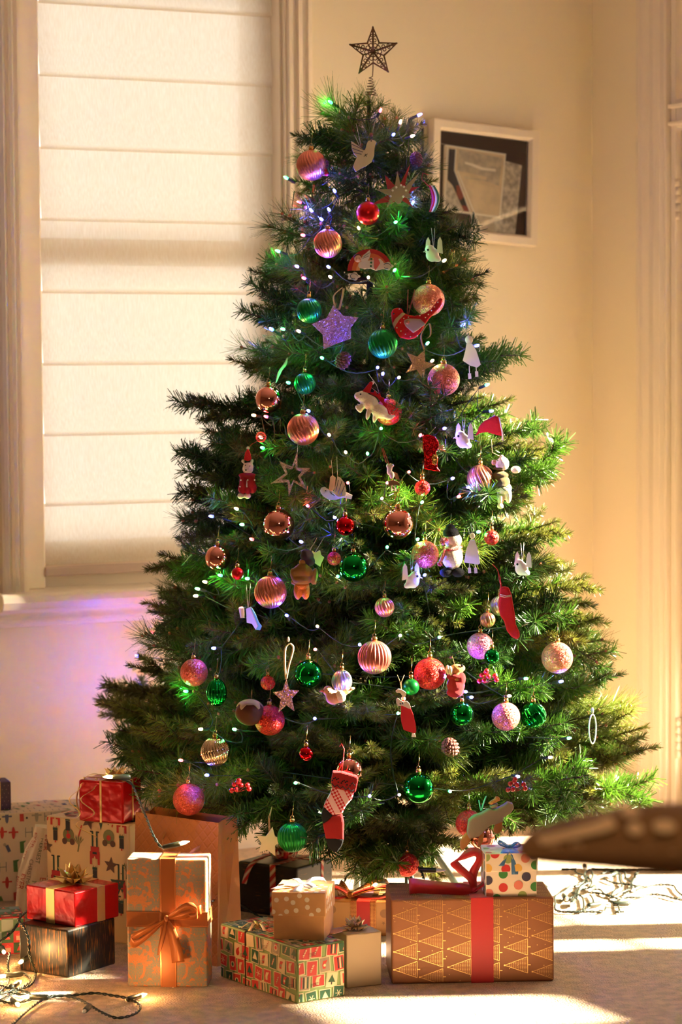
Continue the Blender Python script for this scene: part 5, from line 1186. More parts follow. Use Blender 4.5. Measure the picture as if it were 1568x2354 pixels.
mb.strip(S([(0, 0, 2), (-14, -2, 14), (-26, 2, 18), (-22, 8, 10), (0, 4, 2)]), [(.3, 1, .2)]*5, 13*k); mb.strip(S([(0, 0, 2), (14, -2, 14), (24, 2, 12), (20, 8, 4), (0, 4, 2)]), [(-.3, 1, .2)]*5, 13*k)
mb.strip(S([(0, 0, 2), (-10, -24, 2), (-16, -45, 0), (-22, -47, -12), (-28, -49, -30)]), [(1, -.2, 0)]*5, 19*k); mb.strip(S([(0, 0, 2), (4, -24, 2), (6, -45, 0), (7, -48, -14), (6, -49, -50)]), [(1, .1, 0)]*5, [14*k, 17*k, 20*k, 19*k, 15*k]); mb.ellip(c+Vector((0, 0, 4*k)), (5*k, 5*k, 5*k), 0, 10, 8)
mb.build('bow', M_bluerib, g.root)

# ---------- silver beige box with star bow
g = Gift('gift_box', 'small plain silver beige box with a silver star bow, left of the large brown box', (797, 2273), (878, 2264), 2149, depth=.075)
M_sb = mat('silver_beige_paper', rgb(176, 152, 120), .42, .25, bump=.08, bscale=40); g.body(M_sb, .0025); star_bow(g.root, (-.004, 0, g.h), .032, M_silverfoil)
mb = MB(); mb.box((-g.w/2-.006, .0, g.h+.0012), (.045, .028, .001), rot=Matrix.Rotation(.4, 3, 'Z')); mb.build('gift_tag', M_kraft, g.root)

# ---------- green box with printed stamps
g = Gift('gift_box', 'green wrapped box printed with red and cream stamps, corner towards the viewer', (684, 2308), (793, 2289), 2180, L=(503, 2246)); G4 = g
M_gp = mat('green_stamp_paper', rgb(134, 158, 88), .5, bump=.05, bscale=40); g.body(M_gp, .003)
SM = [M_gp, mat('stamp_cream', rgb(224, 204, 158), .55), mat('stamp_dark_green', rgb(32, 84, 50), .55), mat('stamp_red', rgb(196, 48, 40), .55), mat('stamp_grey', rgb(158, 140, 112), .55), mat('stamp_black', rgb(38, 34, 30), .6)]
def rect(x, y, w, h, r):
    c, s = math.cos(r), math.sin(r); return [(x+dx*w/2*c-dy*h/2*s, y+dx*w/2*s+dy*h/2*c) for dx, dy in ((-1, -1), (1, -1), (1, 1), (-1, 1))]
def stamps(W, Hh, seed):
    rnd = random.Random(seed); o = []; st = .034
    ny = int(Hh/st)+1; nx = int(W/st)+1
    for j in range(ny+1):
        for i in range(nx+1):
            x = i*st+(j % 2)*st*.45+rnd.uniform(-.003, .003); y = j*st*.95+.006+rnd.uniform(-.003, .003); r = rnd.choice((0, .1, -.1, .06, -.05))
            w, h = rnd.choice(((.024, .029), (.028, .022), (.025, .026))); kind = rnd.choice((2, 3, 4, 2, 3, 1))
            o.append((rect(x, y, w+.004, h+.004, r), 1, 1)); o.append((rect(x, y, w, h, r), kind, 2)); c = lambda dx, dy: (x+dx*math.cos(r)-dy*math.sin(r), y+dx*math.sin(r)+dy*math.cos(r))
            mot = rnd.randrange(6)
            if mot == 0:
                for a in range(3): an = a*PI/3; o.append((bar(c(-.008*math.cos(an), -.008*math.sin(an)), c(.008*math.cos(an), .008*math.sin(an)), .0014), 1, 3))
            elif mot == 1:
                for a in range(4): o.append((rect(*c(-.0075+a*.005, 0), .0032, h*.8, r), (3, 5, 1, 2)[a], 3))
            elif mot == 2:
                o.append(([c(-.009, -.006), c(.009, -.006), c(0, .010)], 2 if kind != 2 else 1, 3)); o.append((rect(*c(0, -.0085), .003, .005, r), 5, 3))
            elif mot == 3:
                o.append((circ(*c(0, -.002), .007, 12), 1 if kind != 1 else 3, 3)); o.append((circ(*c(0, -.002), .004, 10), 3 if kind != 3 else 2, 4)); o.append(([c(-.005, .004), c(.005, .004), c(.007, .011)], 3, 4))
            elif mot == 4:
                o.append((bar(c(-.004, -.008), c(.004, .008), .0035), 1, 3))
                for a in range(4): o.append((bar(c(-.004+a*.0024-.0015, -.007+a*.0045), c(-.004+a*.0024+.0018, -.0055+a*.0045), .0016), 3, 4))
            else:
                o.append(([c(-.006, -.008), c(.001, -.008), c(.002, .002), c(.007, .009), c(-.004, .008), c(-.007, .0)], 3 if kind != 3 else 1, 3)); o.append((circ(*c(-.001, -.001), .0032, 8), 1 if kind != 1 else 4, 4))
            if rnd.random() < .3:
                for a in range(3): o.append((bar(c(-.02, -.012+a*.003), c(.0, -.009+a*.003), .0006), 5, 5))
    return o
g.decals('printed_stamps', SM, {'front': stamps(g.w, g.h, 1), 'left': stamps(g.d, g.h, 5), 'top': stamps(g.w, g.d, 9)})
mb = MB(); e = .0008; mb.box((-g.w/2-e, g.d*.5-g.d*.34, g.h/2), (.0016, .004, g.h)); mb.box((0, g.d*.5-g.d*.34, g.h+e), (g.w, .004, .0016)); mb.build('thin_ribbon', mat('dark_brown_ribbon', rgb(70, 40, 26), .4, .3), g.root)
mb = MB()
for an in (0.2, 1.3, 2.5, 3.6, 4.6): mb.strip([(-g.w/2+.03, g.d*.16, g.h+.004), (-g.w/2+.03+.015*math.cos(an), g.d*.16+.015*math.sin(an), g.h+.016), (-g.w/2+.03+.034*math.cos(an), g.d*.16+.034*math.sin(an), g.h+.004)], (math.sin(an), -math.cos(an), 0), .007)
mb.build('gold_ribbon_ends', M_goldrib, g.root)

# ---------- kraft box with white spots, white bow, standing on it
g = Gift('gift_box', 'kraft cardboard box with white spotted lid and white ribbon bow, on the green stamped box', (629, 2160), (746, 2163), 2050, depth=.125, z0=G4.top)
rot0 = g.root.rotation_euler.z
lid = g.h*.49; mb = MB(); mb.box((0, 0, (g.h-.002)/2), (g.w, g.d, g.h-.002)); mb.build('box', M_kraft, g.root, bevel=.0012)
mb = MB(); mb.box((0, 0, g.h-lid/2), (g.w+.006, g.d+.006, lid)); mb.build('lid', M_kraft, g.root, bevel=.0015)
M_wdot = mat('white_spot_print', rgb(236, 220, 190), .6)
u = g.w/117; sp = [(7, 93), (30, 96), (77, 95), (103, 72), (52, 70), (30, 67), (-1, 66), (87, 60), (78, 78), (16, 56), (68, 52), (102, 50), (45, 88), (60, 104)]
W_ = g.w+.006; d_ = g.d+.006
g2w, g2d = g.w, g.d; g.w, g.d = W_, d_
fr = [(clip(circ(x*u+.004, y*u*1.0+g.h-111*u, 5.6*u), 0, g.h-lid+.0006, W_, g.h), 0) for (x, y) in sp]
rt = [(clip(circ((i % 4)*26*u+8*u+(i//4 % 2)*13*u, g.h-8*u-(i//4)*17*u, 5.6*u), 0, g.h-lid+.0006, d_, g.h), 0) for i in range(12)]
tp = [(circ((i % 5)*24*u+6*u+(i//5 % 2)*12*u, (i//5)*20*u+8*u, 5.6*u), 0) for i in range(25)]
g.decals('printed_spots', [M_wdot], {'front': [q for q in fr if len(q[0]) > 2], 'right': [q for q in rt if len(q[0]) > 2], 'top': tp}, inset=.0015, base=.0006); g.w, g.d = g2w, g2d
mb = MB(); c = Vector((0, -.01, g.h+.003)); S = lambda pts: [c+Vector((x*u, y*u, z*u)) for (x, y, z) in pts]
mb.strip(S([(0, 0, 3), (-22, -20, 7), (-48, -42, 6), (-60, -50, 2)]), [(.7, -.7, .2)]*4, [9*u, 15*u, 18*u, 19*u]); mb.strip(S([(0, 0, 3), (-18, 18, 12), (-38, 34, 6)]), [(.6, .7, 0)]*3, [9*u, 16*u, 17*u])
mb.strip(S([(0, 0, 3), (22, 12, 14), (44, 26, 12), (48, 30, 6)]), [(-.4, .9, .2)]*4, [9*u, 17*u, 18*u, 16*u]); mb.strip(S([(0, 0, 3), (16, -14, 8), (30, -26, 4), (24, -30, 2), (2, -8, 2)]), [(.6, .6, .2)]*5, [9*u, 13*u, 13*u, 12*u, 9*u])
mb.strip(S([(0, 0, 4), (-2, -30, 3), (-3, -54, 1), (-4, -57, -10), (-5, -57, -58)]), [(1, 0, 0)]*5, [10*u, 15*u, 18*u, 19*u, 17*u]); mb.ellip(c+Vector((0, 0, 4*u)), (6*u, 6*u, 5*u), 0, 10, 8)
mb.build('bow', M_whiterib, g.root)

# ---------- black box with red striped ribbons
def streak(name, base, gold, sc, thr):
    m = bpy.data.materials.new(name); m.use_nodes = True; n = m.node_tree.nodes; l = m.node_tree.links; b = n['Principled BSDF']
    tc = n.new('ShaderNodeTexCoord'); mp = n.new('ShaderNodeMapping'); mp.inputs['Scale'].default_value = sc; nz = n.new('ShaderNodeTexNoise'); nz.inputs['Scale'].default_value = 1; nz.inputs['Detail'].default_value = 5
    n2 = n.new('ShaderNodeTexNoise'); n2.inputs['Scale'].default_value = 26; ad = n.new('ShaderNodeMath'); ad.operation = 'MULTIPLY_ADD'; ad.inputs[1].default_value = .35
    r = n.new('ShaderNodeValToRGB'); r.color_ramp.elements[0].position = thr; r.color_ramp.elements[1].position = thr+.12; r.color_ramp.elements[0].color = base; r.color_ramp.elements[1].color = gold
    l.new(tc.outputs['Object'], mp.inputs[0]); l.new(mp.outputs[0], nz.inputs['Vector']); l.new(tc.outputs['Object'], n2.inputs['Vector']); l.new(n2.outputs['Fac'], ad.inputs[0]); l.new(nz.outputs['Fac'], ad.inputs[2])
    l.new(ad.outputs[0], r.inputs[0]); l.new(r.outputs[0], b.inputs['Base Color'])
    r2 = n.new('ShaderNodeMath'); r2.operation = 'GREATER_THAN'; r2.inputs[1].default_value = thr+.06; l.new(ad.outputs[0], r2.inputs[0]); l.new(r2.outputs[0], b.inputs['Metallic'])
    b.inputs['Roughness'].default_value = .42; return m
g = Gift('gift_box', 'black brushed paper box with red and white striped ribbons, behind the kraft box', (683, 2114), (766, 2088), 1996, L=(541, 2097))
g.body(streak('black_gold_brushed_paper_wide', rgb(22, 20, 18), rgb(170, 120, 64), (26, 26, 800), .82), .006)
M_str = bpy.data.materials.new('striped_ribbon'); M_str.use_nodes = True; _n = M_str.node_tree.nodes; _l = M_str.node_tree.links; _b = _n['Principled BSDF']; _b.inputs['Roughness'].default_value = .6
_tc = _n.new('ShaderNodeTexCoord'); _wv = _n.new('ShaderNodeTexWave'); _wv.bands_direction = 'DIAGONAL'; _wv.inputs['Scale'].default_value = 26; _rp = _n.new('ShaderNodeValToRGB'); _rp.color_ramp.interpolation = 'CONSTANT'
_rp.color_ramp.elements[0].color = rgb(190, 36, 40); _rp.color_ramp.elements[1].color = rgb(230, 205, 180); _rp.color_ramp.elements[1].position = .55
for pos, colr in ((.72, rgb(190, 36, 40)), (.84, rgb(230, 205, 180))): e = _rp.color_ramp.elements.new(pos); e.color = colr
_l.new(_tc.outputs['Object'], _wv.inputs[0]); _l.new(_wv.outputs['Fac'], _rp.inputs[0]); _l.new(_rp.outputs[0], _b.inputs['Base Color'])
g.band(M_str, g.w*.2, .010, 'x', 'striped_ribbon'); g.band(M_str, -g.d*.1, .017, 'y', 'striped_ribbon')
mb = MB(); mb.strip([(-.0, 0, g.h+.006), (-g.w*.25, g.d*.12, g.h+.014), (-g.w/2-.006, g.d*.24, g.h-.004), (-g.w/2-.012, g.d*.34, g.h-.05)], [(.2, 1, 0)]*4, .016); mb.build('ribbon_end', M_str, g.root)
mb = MB(); 
for an in np.linspace(0, 2*PI, 9)[:-1]: mb.strip(loop_pts((g.w*.12, g.d*.1, g.h+.004), (.034*math.cos(an), .034*math.sin(an), .012), (0, 0, 1), .012, 8), (math.sin(an), -math.cos(an), 0), .012)
mb.build('bow', M_str, g.root)

# ---------- tall damask box with copper ribbon
g = Gift('gift_box', 'tall upright orange and pale teal damask box tied with a sheer copper ribbon', (294, 2268), (478, 2270), 1974, depth=.075)
M_dam = bpy.data.materials.new('damask_paper'); M_dam.use_nodes = True; _n = M_dam.node_tree.nodes; _l = M_dam.node_tree.links; _b = _n['Principled BSDF']; _b.inputs['Roughness'].default_value = .5
_tc = _n.new('ShaderNodeTexCoord'); _sp = _n.new('ShaderNodeSeparateXYZ'); _l.new(_tc.outputs['Object'], _sp.inputs[0])
_pp = _n.new('ShaderNodeMath'); _pp.operation = 'PINGPONG'; _pp.inputs[1].default_value = .045; _pz2 = _n.new('ShaderNodeMath'); _pz2.operation = 'WRAP'; _pz2.inputs[1].default_value = 0; _pz2.inputs[2].default_value = .125
_ax = _n.new('ShaderNodeMath'); _ax.operation = 'ADD'; _ax.inputs[1].default_value = .5+.018; _l.new(_sp.outputs[0], _ax.inputs[0]); _l.new(_ax.outputs[0], _pp.inputs[0]); _l.new(_sp.outputs[2], _pz2.inputs[0])
_cb = _n.new('ShaderNodeCombineXYZ'); _l.new(_pp.outputs[0], _cb.inputs[0]); _l.new(_pz2.outputs[0], _cb.inputs[2]); _l.new(_sp.outputs[1], _cb.inputs[1])
_nz = _n.new('ShaderNodeTexNoise'); _nz.inputs['Scale'].default_value = 46; _nz.inputs['Detail'].default_value = 2.5; _nz.inputs['Distortion'].default_value = 1.6; _l.new(_cb.outputs[0], _nz.inputs['Vector'])
_vo = _n.new('ShaderNodeTexVoronoi'); _vo.feature = 'DISTANCE_TO_EDGE'; _vo.inputs['Scale'].default_value = 170; _l.new(_cb.outputs[0], _vo.inputs['Vector'])
_r1 = _n.new('ShaderNodeValToRGB'); _r1.color_ramp.elements[0].position = .44; _r1.color_ramp.elements[1].position = .47; _r1.color_ramp.elements[0].color = (0, 0, 0, 1); _r1.color_ramp.elements[1].color = (1, 1, 1, 1)
_r3 = _n.new('ShaderNodeValToRGB'); _r3.color_ramp.elements[0].position = .50; _r3.color_ramp.elements[1].position = .58; _r3.color_ramp.elements[0].color = (1, 1, 1, 1); _r3.color_ramp.elements[1].color = (.0, .0, .0, 1)
_l.new(_nz.outputs['Fac'], _r1.inputs[0]); _lt = _n.new('ShaderNodeMath'); _lt.operation = 'LESS_THAN'; _lt.inputs[1].default_value = .08; _l.new(_vo.outputs['Distance'], _lt.inputs[0])
_m1 = _n.new('ShaderNodeMix'); _m1.data_type = 'RGBA'; _m1.inputs[6].default_value = rgb(222, 142, 84); _m1.inputs[7].default_value = rgb(152, 152, 132); _l.new(_r1.outputs[0], _m1.inputs[0])
_mu = _n.new('ShaderNodeMath'); _mu.operation = 'MULTIPLY'; _mu.inputs[1].default_value = .55; _l.new(_lt.outputs[0], _mu.inputs[0])
_m2 = _n.new('ShaderNodeMix'); _m2.data_type = 'RGBA'; _m2.inputs[7].default_value = rgb(206, 138, 86); _l.new(_mu.outputs[0], _m2.inputs[0]); _l.new(_m1.outputs[2], _m2.inputs[6]); _l.new(_m2.outputs[2], _b.inputs['Base Color'])
g.body(M_dam, .004)
M_cop = bpy.data.materials.new('sheer_copper_ribbon'); M_cop.use_nodes = True; _n = M_cop.node_tree.nodes; _l = M_cop.node_tree.links; _b = _n['Principled BSDF']; _b.inputs['Base Color'].default_value = rgb(196, 116, 60); _b.inputs['Roughness'].default_value = .4; _b.inputs['Metallic'].default_value = .25; _b.inputs['Alpha'].default_value = .86
M_cope = mat('copper_ribbon_edge', rgb(214, 140, 84), .3, .8)
k = g.w/184; xr = (388-294)*k-g.w/2; zr = (2268-2110)*k
g.band(M_cop, xr, 36*k, 'x', 'ribbon'); g.band(M_cop, zr-2*k, 34*k, 'z', 'ribbon')
for s_ in (-17, 17): g.band(M_cope, xr+s_*k, 3.4*k, 'x', 'ribbon_edge', .0018); g.band(M_cope, zr+(s_*.95-2)*k, 3.2*k, 'z', 'ribbon_edge', .0018)
c = Vector((xr-2*k, -g.d/2-.006, zr+2*k)); S = lambda pts: [c+Vector((x*k, -y*k, z*k)) for (x, y, z) in pts]; mb = MB()
mb.strip(S([(0, 2, 0), (20, 12, 14), (48, 16, 30), (66, 12, 26), (70, 6, 8), (40, 4, 4), (0, 2, 0)]), [(0, -.5, 1)]*7, [6*k, 18*k, 24*k, 24*k, 20*k, 14*k, 6*k], .0005)
mb.strip(S([(0, 2, 0), (-26, 12, -16), (-62, 16, -34), (-82, 12, -46), (-70, 6, -58), (-30, 4, -30), (0, 2, 0)]), [(.2, -.5, 1)]*7, [6*k, 14*k, 22*k, 24*k, 22*k, 14*k, 6*k], .0005)
mb.strip(S([(0, 3, 0), (-6, 6, -26), (-14, 7, -60), (-20, 6, -84)]), [(1, -.6, .2)]*4, [6*k, 12*k, 12*k, 4*k], .0005); mb.strip(S([(0, 3, 0), (12, 6, -30), (22, 7, -70), (26, 5, -100)]), [(1, -.4, .2)]*4, [7*k, 24*k, 30*k, 34*k], .0005)
mb.strip(S([(0, 3, 0), (40, 9, 10), (80, 5, 22)]), [(0, -.4, 1)]*3, [6*k, 20*k, 24*k], .0005); mb.ellip(c+Vector((0, -4*k, 0)), (6*k, 5*k, 8*k), 0, 10, 8); mb.build('bow', M_cop, g.root)

# ---------- kraft gift bag
g = Gift('gift_bag', 'brown kraft gift bag with embossed diamond top, standing behind the damask box', (306, 2188), (500, 2222), 1868, depth=.085)
M_emb = mat('embossed_kraft_paper', rgb(186, 118, 62), .6); _n = M_emb.node_tree.nodes; _l = M_emb.node_tree.links; _b = _n['Principled BSDF']
_tc = _n.new('ShaderNodeTexCoord'); _mp = _n.new('ShaderNodeMapping'); _mp.inputs['Rotation'].default_value = (0, PI/4, 0); _l.new(_tc.outputs['Object'], _mp.inputs[0]); _sp = _n.new('ShaderNodeSeparateXYZ'); _l.new(_mp.outputs[0], _sp.inputs[0]); hs = []
for ch in (0, 2):
    p_ = _n.new('ShaderNodeMath'); p_.operation = 'PINGPONG'; p_.inputs[1].default_value = .009; a_ = _n.new('ShaderNodeMath'); a_.operation = 'ADD'; a_.inputs[1].default_value = 1.0; _l.new(_sp.outputs[ch], a_.inputs[0]); _l.new(a_.outputs[0], p_.inputs[0])
    l_ = _n.new('ShaderNodeMapRange'); l_.inputs[1].default_value = 0; l_.inputs[2].default_value = .003; l_.inputs[3].default_value = 1; l_.inputs[4].default_value = 0; _l.new(p_.outputs[0], l_.inputs[0]); hs.append(l_)
mx_ = _n.new('ShaderNodeMath'); mx_.operation = 'MAXIMUM'; _l.new(hs[0].outputs[0], mx_.inputs[0]); _l.new(hs[1].outputs[0], mx_.inputs[1])
bp_ = _n.new('ShaderNodeBump'); bp_.inputs['Strength'].default_value = .4; bp_.inputs['Distance'].default_value = .003; bp_.invert = True; _l.new(mx_.outputs[0], bp_.inputs['Height']); _l.new(bp_.outputs[0], _b.inputs['Normal'])
w, d, h = g.w/2, g.d/2, g.h; hr = h*.99; e = .001
mb = MB(); mb.add([(-w, -d, 0), (w, -d, 0), (w*.98, -d*.75, h), (-w*.98, -d*.75, h), (-w, -d+e, 0), (w, -d+e, 0), (w*.98, -d*.75+e, h), (-w*.98, -d*.75+e, h)], [(0, 1, 2, 3), (7, 6, 5, 4), (3, 2, 6, 7), (0, 3, 7, 4), (1, 5, 6, 2)]); mb.build('front_panel', M_emb, g.root)
mb = MB(); mb.add([(-w, d, 0), (w, d, 0), (w*.98, d*.75, h*1.01), (-w*.98, d*.75, h*1.01)], [(3, 2, 1, 0)])
for sx in (-1, 1): mb.add([(sx*w, -d, 0), (sx*w, d, 0), (sx*w*.98, d*.75, h*1.01), (sx*w*.86, 0, h), (sx*w*.98, -d*.75, h), (sx*w*.97, 0, h*.4)], [(0, 5, 3, 4), (0, 1, 5), (5, 1, 2, 3)])
mb.add([(-w, -d, .001), (w, -d, .001), (w, d, .001), (-w, d, .001)], [(0, 1, 2, 3)]); mb.build('bag_body', M_kraft_dk, g.root)
mb = MB(); zt = h*.94; mb.strip([(-w*.22, -d*.8-.003, zt-.02), (-w*.16, -d-.014, zt-.035), (-w*.02, -d-.018, zt-.085), (w*.10, -d-.02, zt-.10), (w*.24, -d-.018, zt-.085), (w*.50, -d-.014, zt-.05), (w*.58, -d*.8-.003, zt-.04)], [(0, .3, 1)]*7, .011); mb.build('handle', M_kraft, g.root)

# ---------- nutcracker paper box
g = Gift('gift_box', 'cream wrapped box printed with red nutcrackers, stars and green trees, upside down', (110, 2143), (300, 2172), 1875, depth=.12); G10 = g
M_cp = mat('cream_paper', rgb(224, 192, 144), .45, bump=.1, bscale=30); g.body(M_cp, .003)
NM = [mat('print_red', rgb(186, 28, 28), .5), mat('print_dark_green', rgb(34, 62, 44), .5), mat('print_brown', rgb(92, 56, 40), .5), mat('print_black', rgb(34, 26, 28), .5), mat('print_olive', rgb(120, 118, 72), .5), mat('print_cream', rgb(224, 192, 144), .5)]
U = g.w/195
def fn(px, py): return ((px-110)*U, (2150-py+(px-110)*.12)*U)
def nut(px, py, red=True):
    c = fn(px, py); R_ = lambda x, y, w, h, m_, l=0: (rect(c[0]+x*U, c[1]+y*U, w*U, h*U, 0), m_, l)
    b_ = 0 if red else 3
    return [R_(-5, 38, 4, 28, 1 if red else 3), R_(5, 38, 4, 28, 1 if red else 3), R_(-7, 52, 7, 2.5, 3), R_(7, 52, 7, 2.5, 3), R_(0, 14, 20, 22, b_), R_(-9, 4, 5, 24, b_, 1), R_(9, 4, 5, 24, b_, 1), R_(0, 13, 10, 4, 3, 2), ([(c[0]-6*U, c[1]-4*U), (c[0]+6*U, c[1]-4*U), (c[0], c[1]+8*U)], 5, 3), R_(0, -12, 10, 10, 5, 2), R_(0, -15, 11, 5, 1, 3), R_(0, -27, 10, 18, 3, 2), R_(-3, -11, 1.6, 1.6, 3, 4), R_(3, -11, 1.6, 1.6, 3, 4), R_(0, -38, 3, 4, 0, 2)]
def ptree(px, py):
    c = fn(px, py); o = []
    for (y0, y1, w) in ((30, 10, 17), (14, -8, 13), (-4, -28, 9)): o.append(([(c[0]-w*U, c[1]+y0*U), (c[0]+w*U, c[1]+y0*U), (c[0], c[1]+y1*U-6*U)], 1, 1))
    for (x, y) in ((-8, 24), (5, 26), (2, 12), (-3, 2), (3, -10)): o.append((circ(c[0]+x*U, c[1]+y*U, 1.6*U, 8), 0, 3))
    return o
def pstar(px, py, r=18, rot=.3): c = fn(px, py); return [([(c[0]+(r if i % 2 == 0 else r*.45)*U*math.sin(rot+PI*i/5), c[1]+(r if i % 2 == 0 else r*.45)*U*math.cos(rot+PI*i/5)) for i in range(10)], 2, 1)]
def pbaub(px, py):
    c = fn(px, py); o = [(circ(c[0], c[1], 14*U), 0, 1)]
    for y in (-6, 0, 6): o.append(([(c[0]-12*U+24*U*i/8, c[1]+(y+(1.5 if i % 2 else -1.5)+1)*U) for i in range(9)]+[(c[0]+12*U-24*U*i/8, c[1]+(y+(1.5 if i % 2 == 0 else -1.5)-1)*U) for i in range(9)], 2, 2))
    o.append((rect(c[0], c[1]-17*U, 5*U, 6*U, 0), 3, 1)); return o
def pflow(px, py, m_=0):
    c = fn(px, py); o = []
    for an in (-.8, -.4, 0, .4, .8): o.append(([(c[0], c[1]-12*U), (c[0]+14*U*math.sin(an-.14), c[1]+(10*math.cos(an)-8)*U), (c[0]+17*U*math.sin(an), c[1]+(15*math.cos(an)-8)*U), (c[0]+14*U*math.sin(an+.14), c[1]+(10*math.cos(an)-8)*U)], m_, 1))
    o.append((bar((c[0], c[1]+4*U), (c[0]+8*U, c[1]+26*U), 3*U), 0, 1)); o.append((bar((c[0]+1*U, c[1]-10*U), (c[0]-2*U, c[1]-24*U), 3*U), m_, 0)); return o
def pdoll(px, py): c = fn(px, py); return [(circ(c[0], c[1], 13*U), 4, 0), (circ(c[0]-9*U, c[1]-12*U, 6*U), 2, 1), (circ(c[0]+9*U, c[1]-12*U, 6*U), 2, 1), (circ(c[0], c[1]-2*U, 5*U), 0, 1)]
pr = []
for args in ((132, 1943), (162, 1926, False), (288, 1962), (225, 2018), (132, 2060), (285, 2080)): pr += nut(*args)
for p_ in ((240, 1930), (278, 2085), (190, 2100)): pr += ptree(*p_)
for p_ in ((212, 1945, 18, .3), (262, 2028, 16, .1), (112, 1990, 14, 0), (165, 2050, 16, .5), (240, 2120, 16, .2)): pr += pstar(*p_)
pr += pbaub(188, 1908); pr += pbaub(150, 2110)
for p_ in ((268, 1935, 0), (115, 1918, 0), (187, 1978, 4), (205, 2070, 0), (300, 2030, 4)): pr += pflow(*p_)
for p_ in ((258, 1976), (163, 1970)): pr += pdoll(*p_)
for i in range(14):
    c = fn(random.uniform(115, 300), random.uniform(1900, 2150)); pr.append((circ(c[0], c[1], 1.2*U, 6), 2, 0))
g.decals('printed_figures', NM, {'front': pr, 'top': [([(x, y*.5) for (x, y) in q[0]], q[1], q[2] if len(q) > 2 else 0) for q in pr if min(p[1] for p in q[0]) < g.d*2]}, inset=.002)

# ---------- red box with curled ribbon on it
g = Gift('gift_box', 'shiny red box with narrow gold ribbon and curls, on the nutcracker box', (181, 1887), (284, 1895), 1792, depth=.085, z0=G10.top)
g.body(M_redfoil, .005); k = g.w/103; g.band(M_goldrib, .0, 4.5*k, 'x'); g.band(M_goldrib, .0, 4.5*k, 'y')
star_bow(g.root, (.014, 0, g.h), .036, M_goldrib, 2)
mb = MB(); 
for (x0, amp, n_, zz, yy) in ((-48, 18, 1.6, 150, -.5), (-20, 26, 2.2, 115, -.56)):
    pts = []
    for t in np.linspace(0, 1, 26): pts.append((x0*k+amp*k*math.sin(t*n_*2*PI)*(.4+.6*t)-10*k*t, -g.d/2-(3+8*math.sin(PI*t)+6*t)*k if t > .08 else -g.d*.3, g.h-(-3+zz*t)*k if zz < 120 else g.h+3*k-(88*t)*k))
    mb.strip(pts, [(.9, -.3, .3)]*26, 3.6*k, .0004)
mb.strip([(0, 0, g.h+.003), (-30*k, -20*k, g.h+10*k), (-48*k, -30*k, g.h-6*k), (-58*k, -34*k, g.h-40*k), (-44*k, -g.d/2-8*k, g.h-70*k)], [(.3, .9, .2)]*5, 4*k, .0004)
mb.build('ribbon_curls', M_goldrib, g.root)

# ---------- long white box with little planes print at the back
g = Gift('gift_box', 'long white box printed with small coloured figures, lying flat at the back left', (-60, 2078), (470, 2045), 1874, depth=.16); G11 = g
M_wp = mat('white_print_paper', rgb(232, 208, 178), .55, bump=.05, bscale=30); g.body(M_wp, .003)
PM = [mat('print_scarlet', rgb(202, 60, 54), .55), mat('print_slate', rgb(92, 98, 128), .55), mat('print_leaf', rgb(86, 128, 64), .55), mat('print_grey', rgb(176, 160, 140), .55), mat('print_char', rgb(52, 46, 46), .55)]
def sprinkle(W, Hh, n, seed):
    rnd = random.Random(seed); o = []; cells = []
    nx = int(W/.034); ny = max(1, int(Hh/.040))
    for j in range(ny+1):
        for i in range(nx+1):
            x = (i+.5*(j % 2))*.034+rnd.uniform(-.004, .004); y = j*.040+rnd.uniform(-.004, .004)+.008; m_ = rnd.choice((0, 1, 2, 0, 1, 2, 3)); kd = rnd.randrange(4)
            if kd == 0: o += [([(x+.0045*math.cos(t), y+.015*math.sin(t)) for t in np.linspace(0, 2*PI, 14)[:-1]], m_, 1), (bar((x-.012, y+.002), (x+.012, y+.002), .004), m_, 2)]
            elif kd == 1: o += [([(x-.005, y-.014), (x+.005, y-.014), (x+.004, y+.010), (x+.010, y+.016), (x-.006, y+.014)], m_, 1), (circ(x+.012, y-.006, .0028, 8), 4, 1)]
            elif kd == 2: o += [(bar((x-.008, y-.012), (x-.008, y+.012), .0012), 4, 1), (bar((x+.008, y-.012), (x+.008, y+.012), .0012), 4, 1), (bar((x-.008, y), (x+.008, y), .0012), 4, 1)]
            else: o += [(rect(x, y, .008, .018, .4), m_, 1), (circ(x-.008, y+.010, .004, 8), 4 if m_ == 3 else 3, 1)]
    return o
g.decals('printed_figures', PM, {'front': sprinkle(g.w, g.h, 80, 3), 'top': sprinkle(g.w, g.d, 60, 4), 'right': sprinkle(g.d, g.h, 30, 6)})
g = Gift('gift_box', 'small purple spotted box with gold ribbon at the left edge, on the long white box', (-40, 1866), (26, 1862), 1800, depth=.07, z0=G11.top)
M_pu = mat('purple_paper', rgb(72, 52, 80), .6); g.body(M_pu, .003); g.band(M_goldrib, -g.w*.02+.006, .010, 'x'); star_bow(g.root, (.0, 0, g.h), .020, M_goldrib, 2)
g.decals('printed_specks', [mat('pale_speck', rgb(168, 140, 150), .6)], {'front': [(circ((i % 8)*.010+.004+(i//8 % 2)*.005, (i//8)*.0095+.004, .0011, 6), 0) for i in range(64)]})

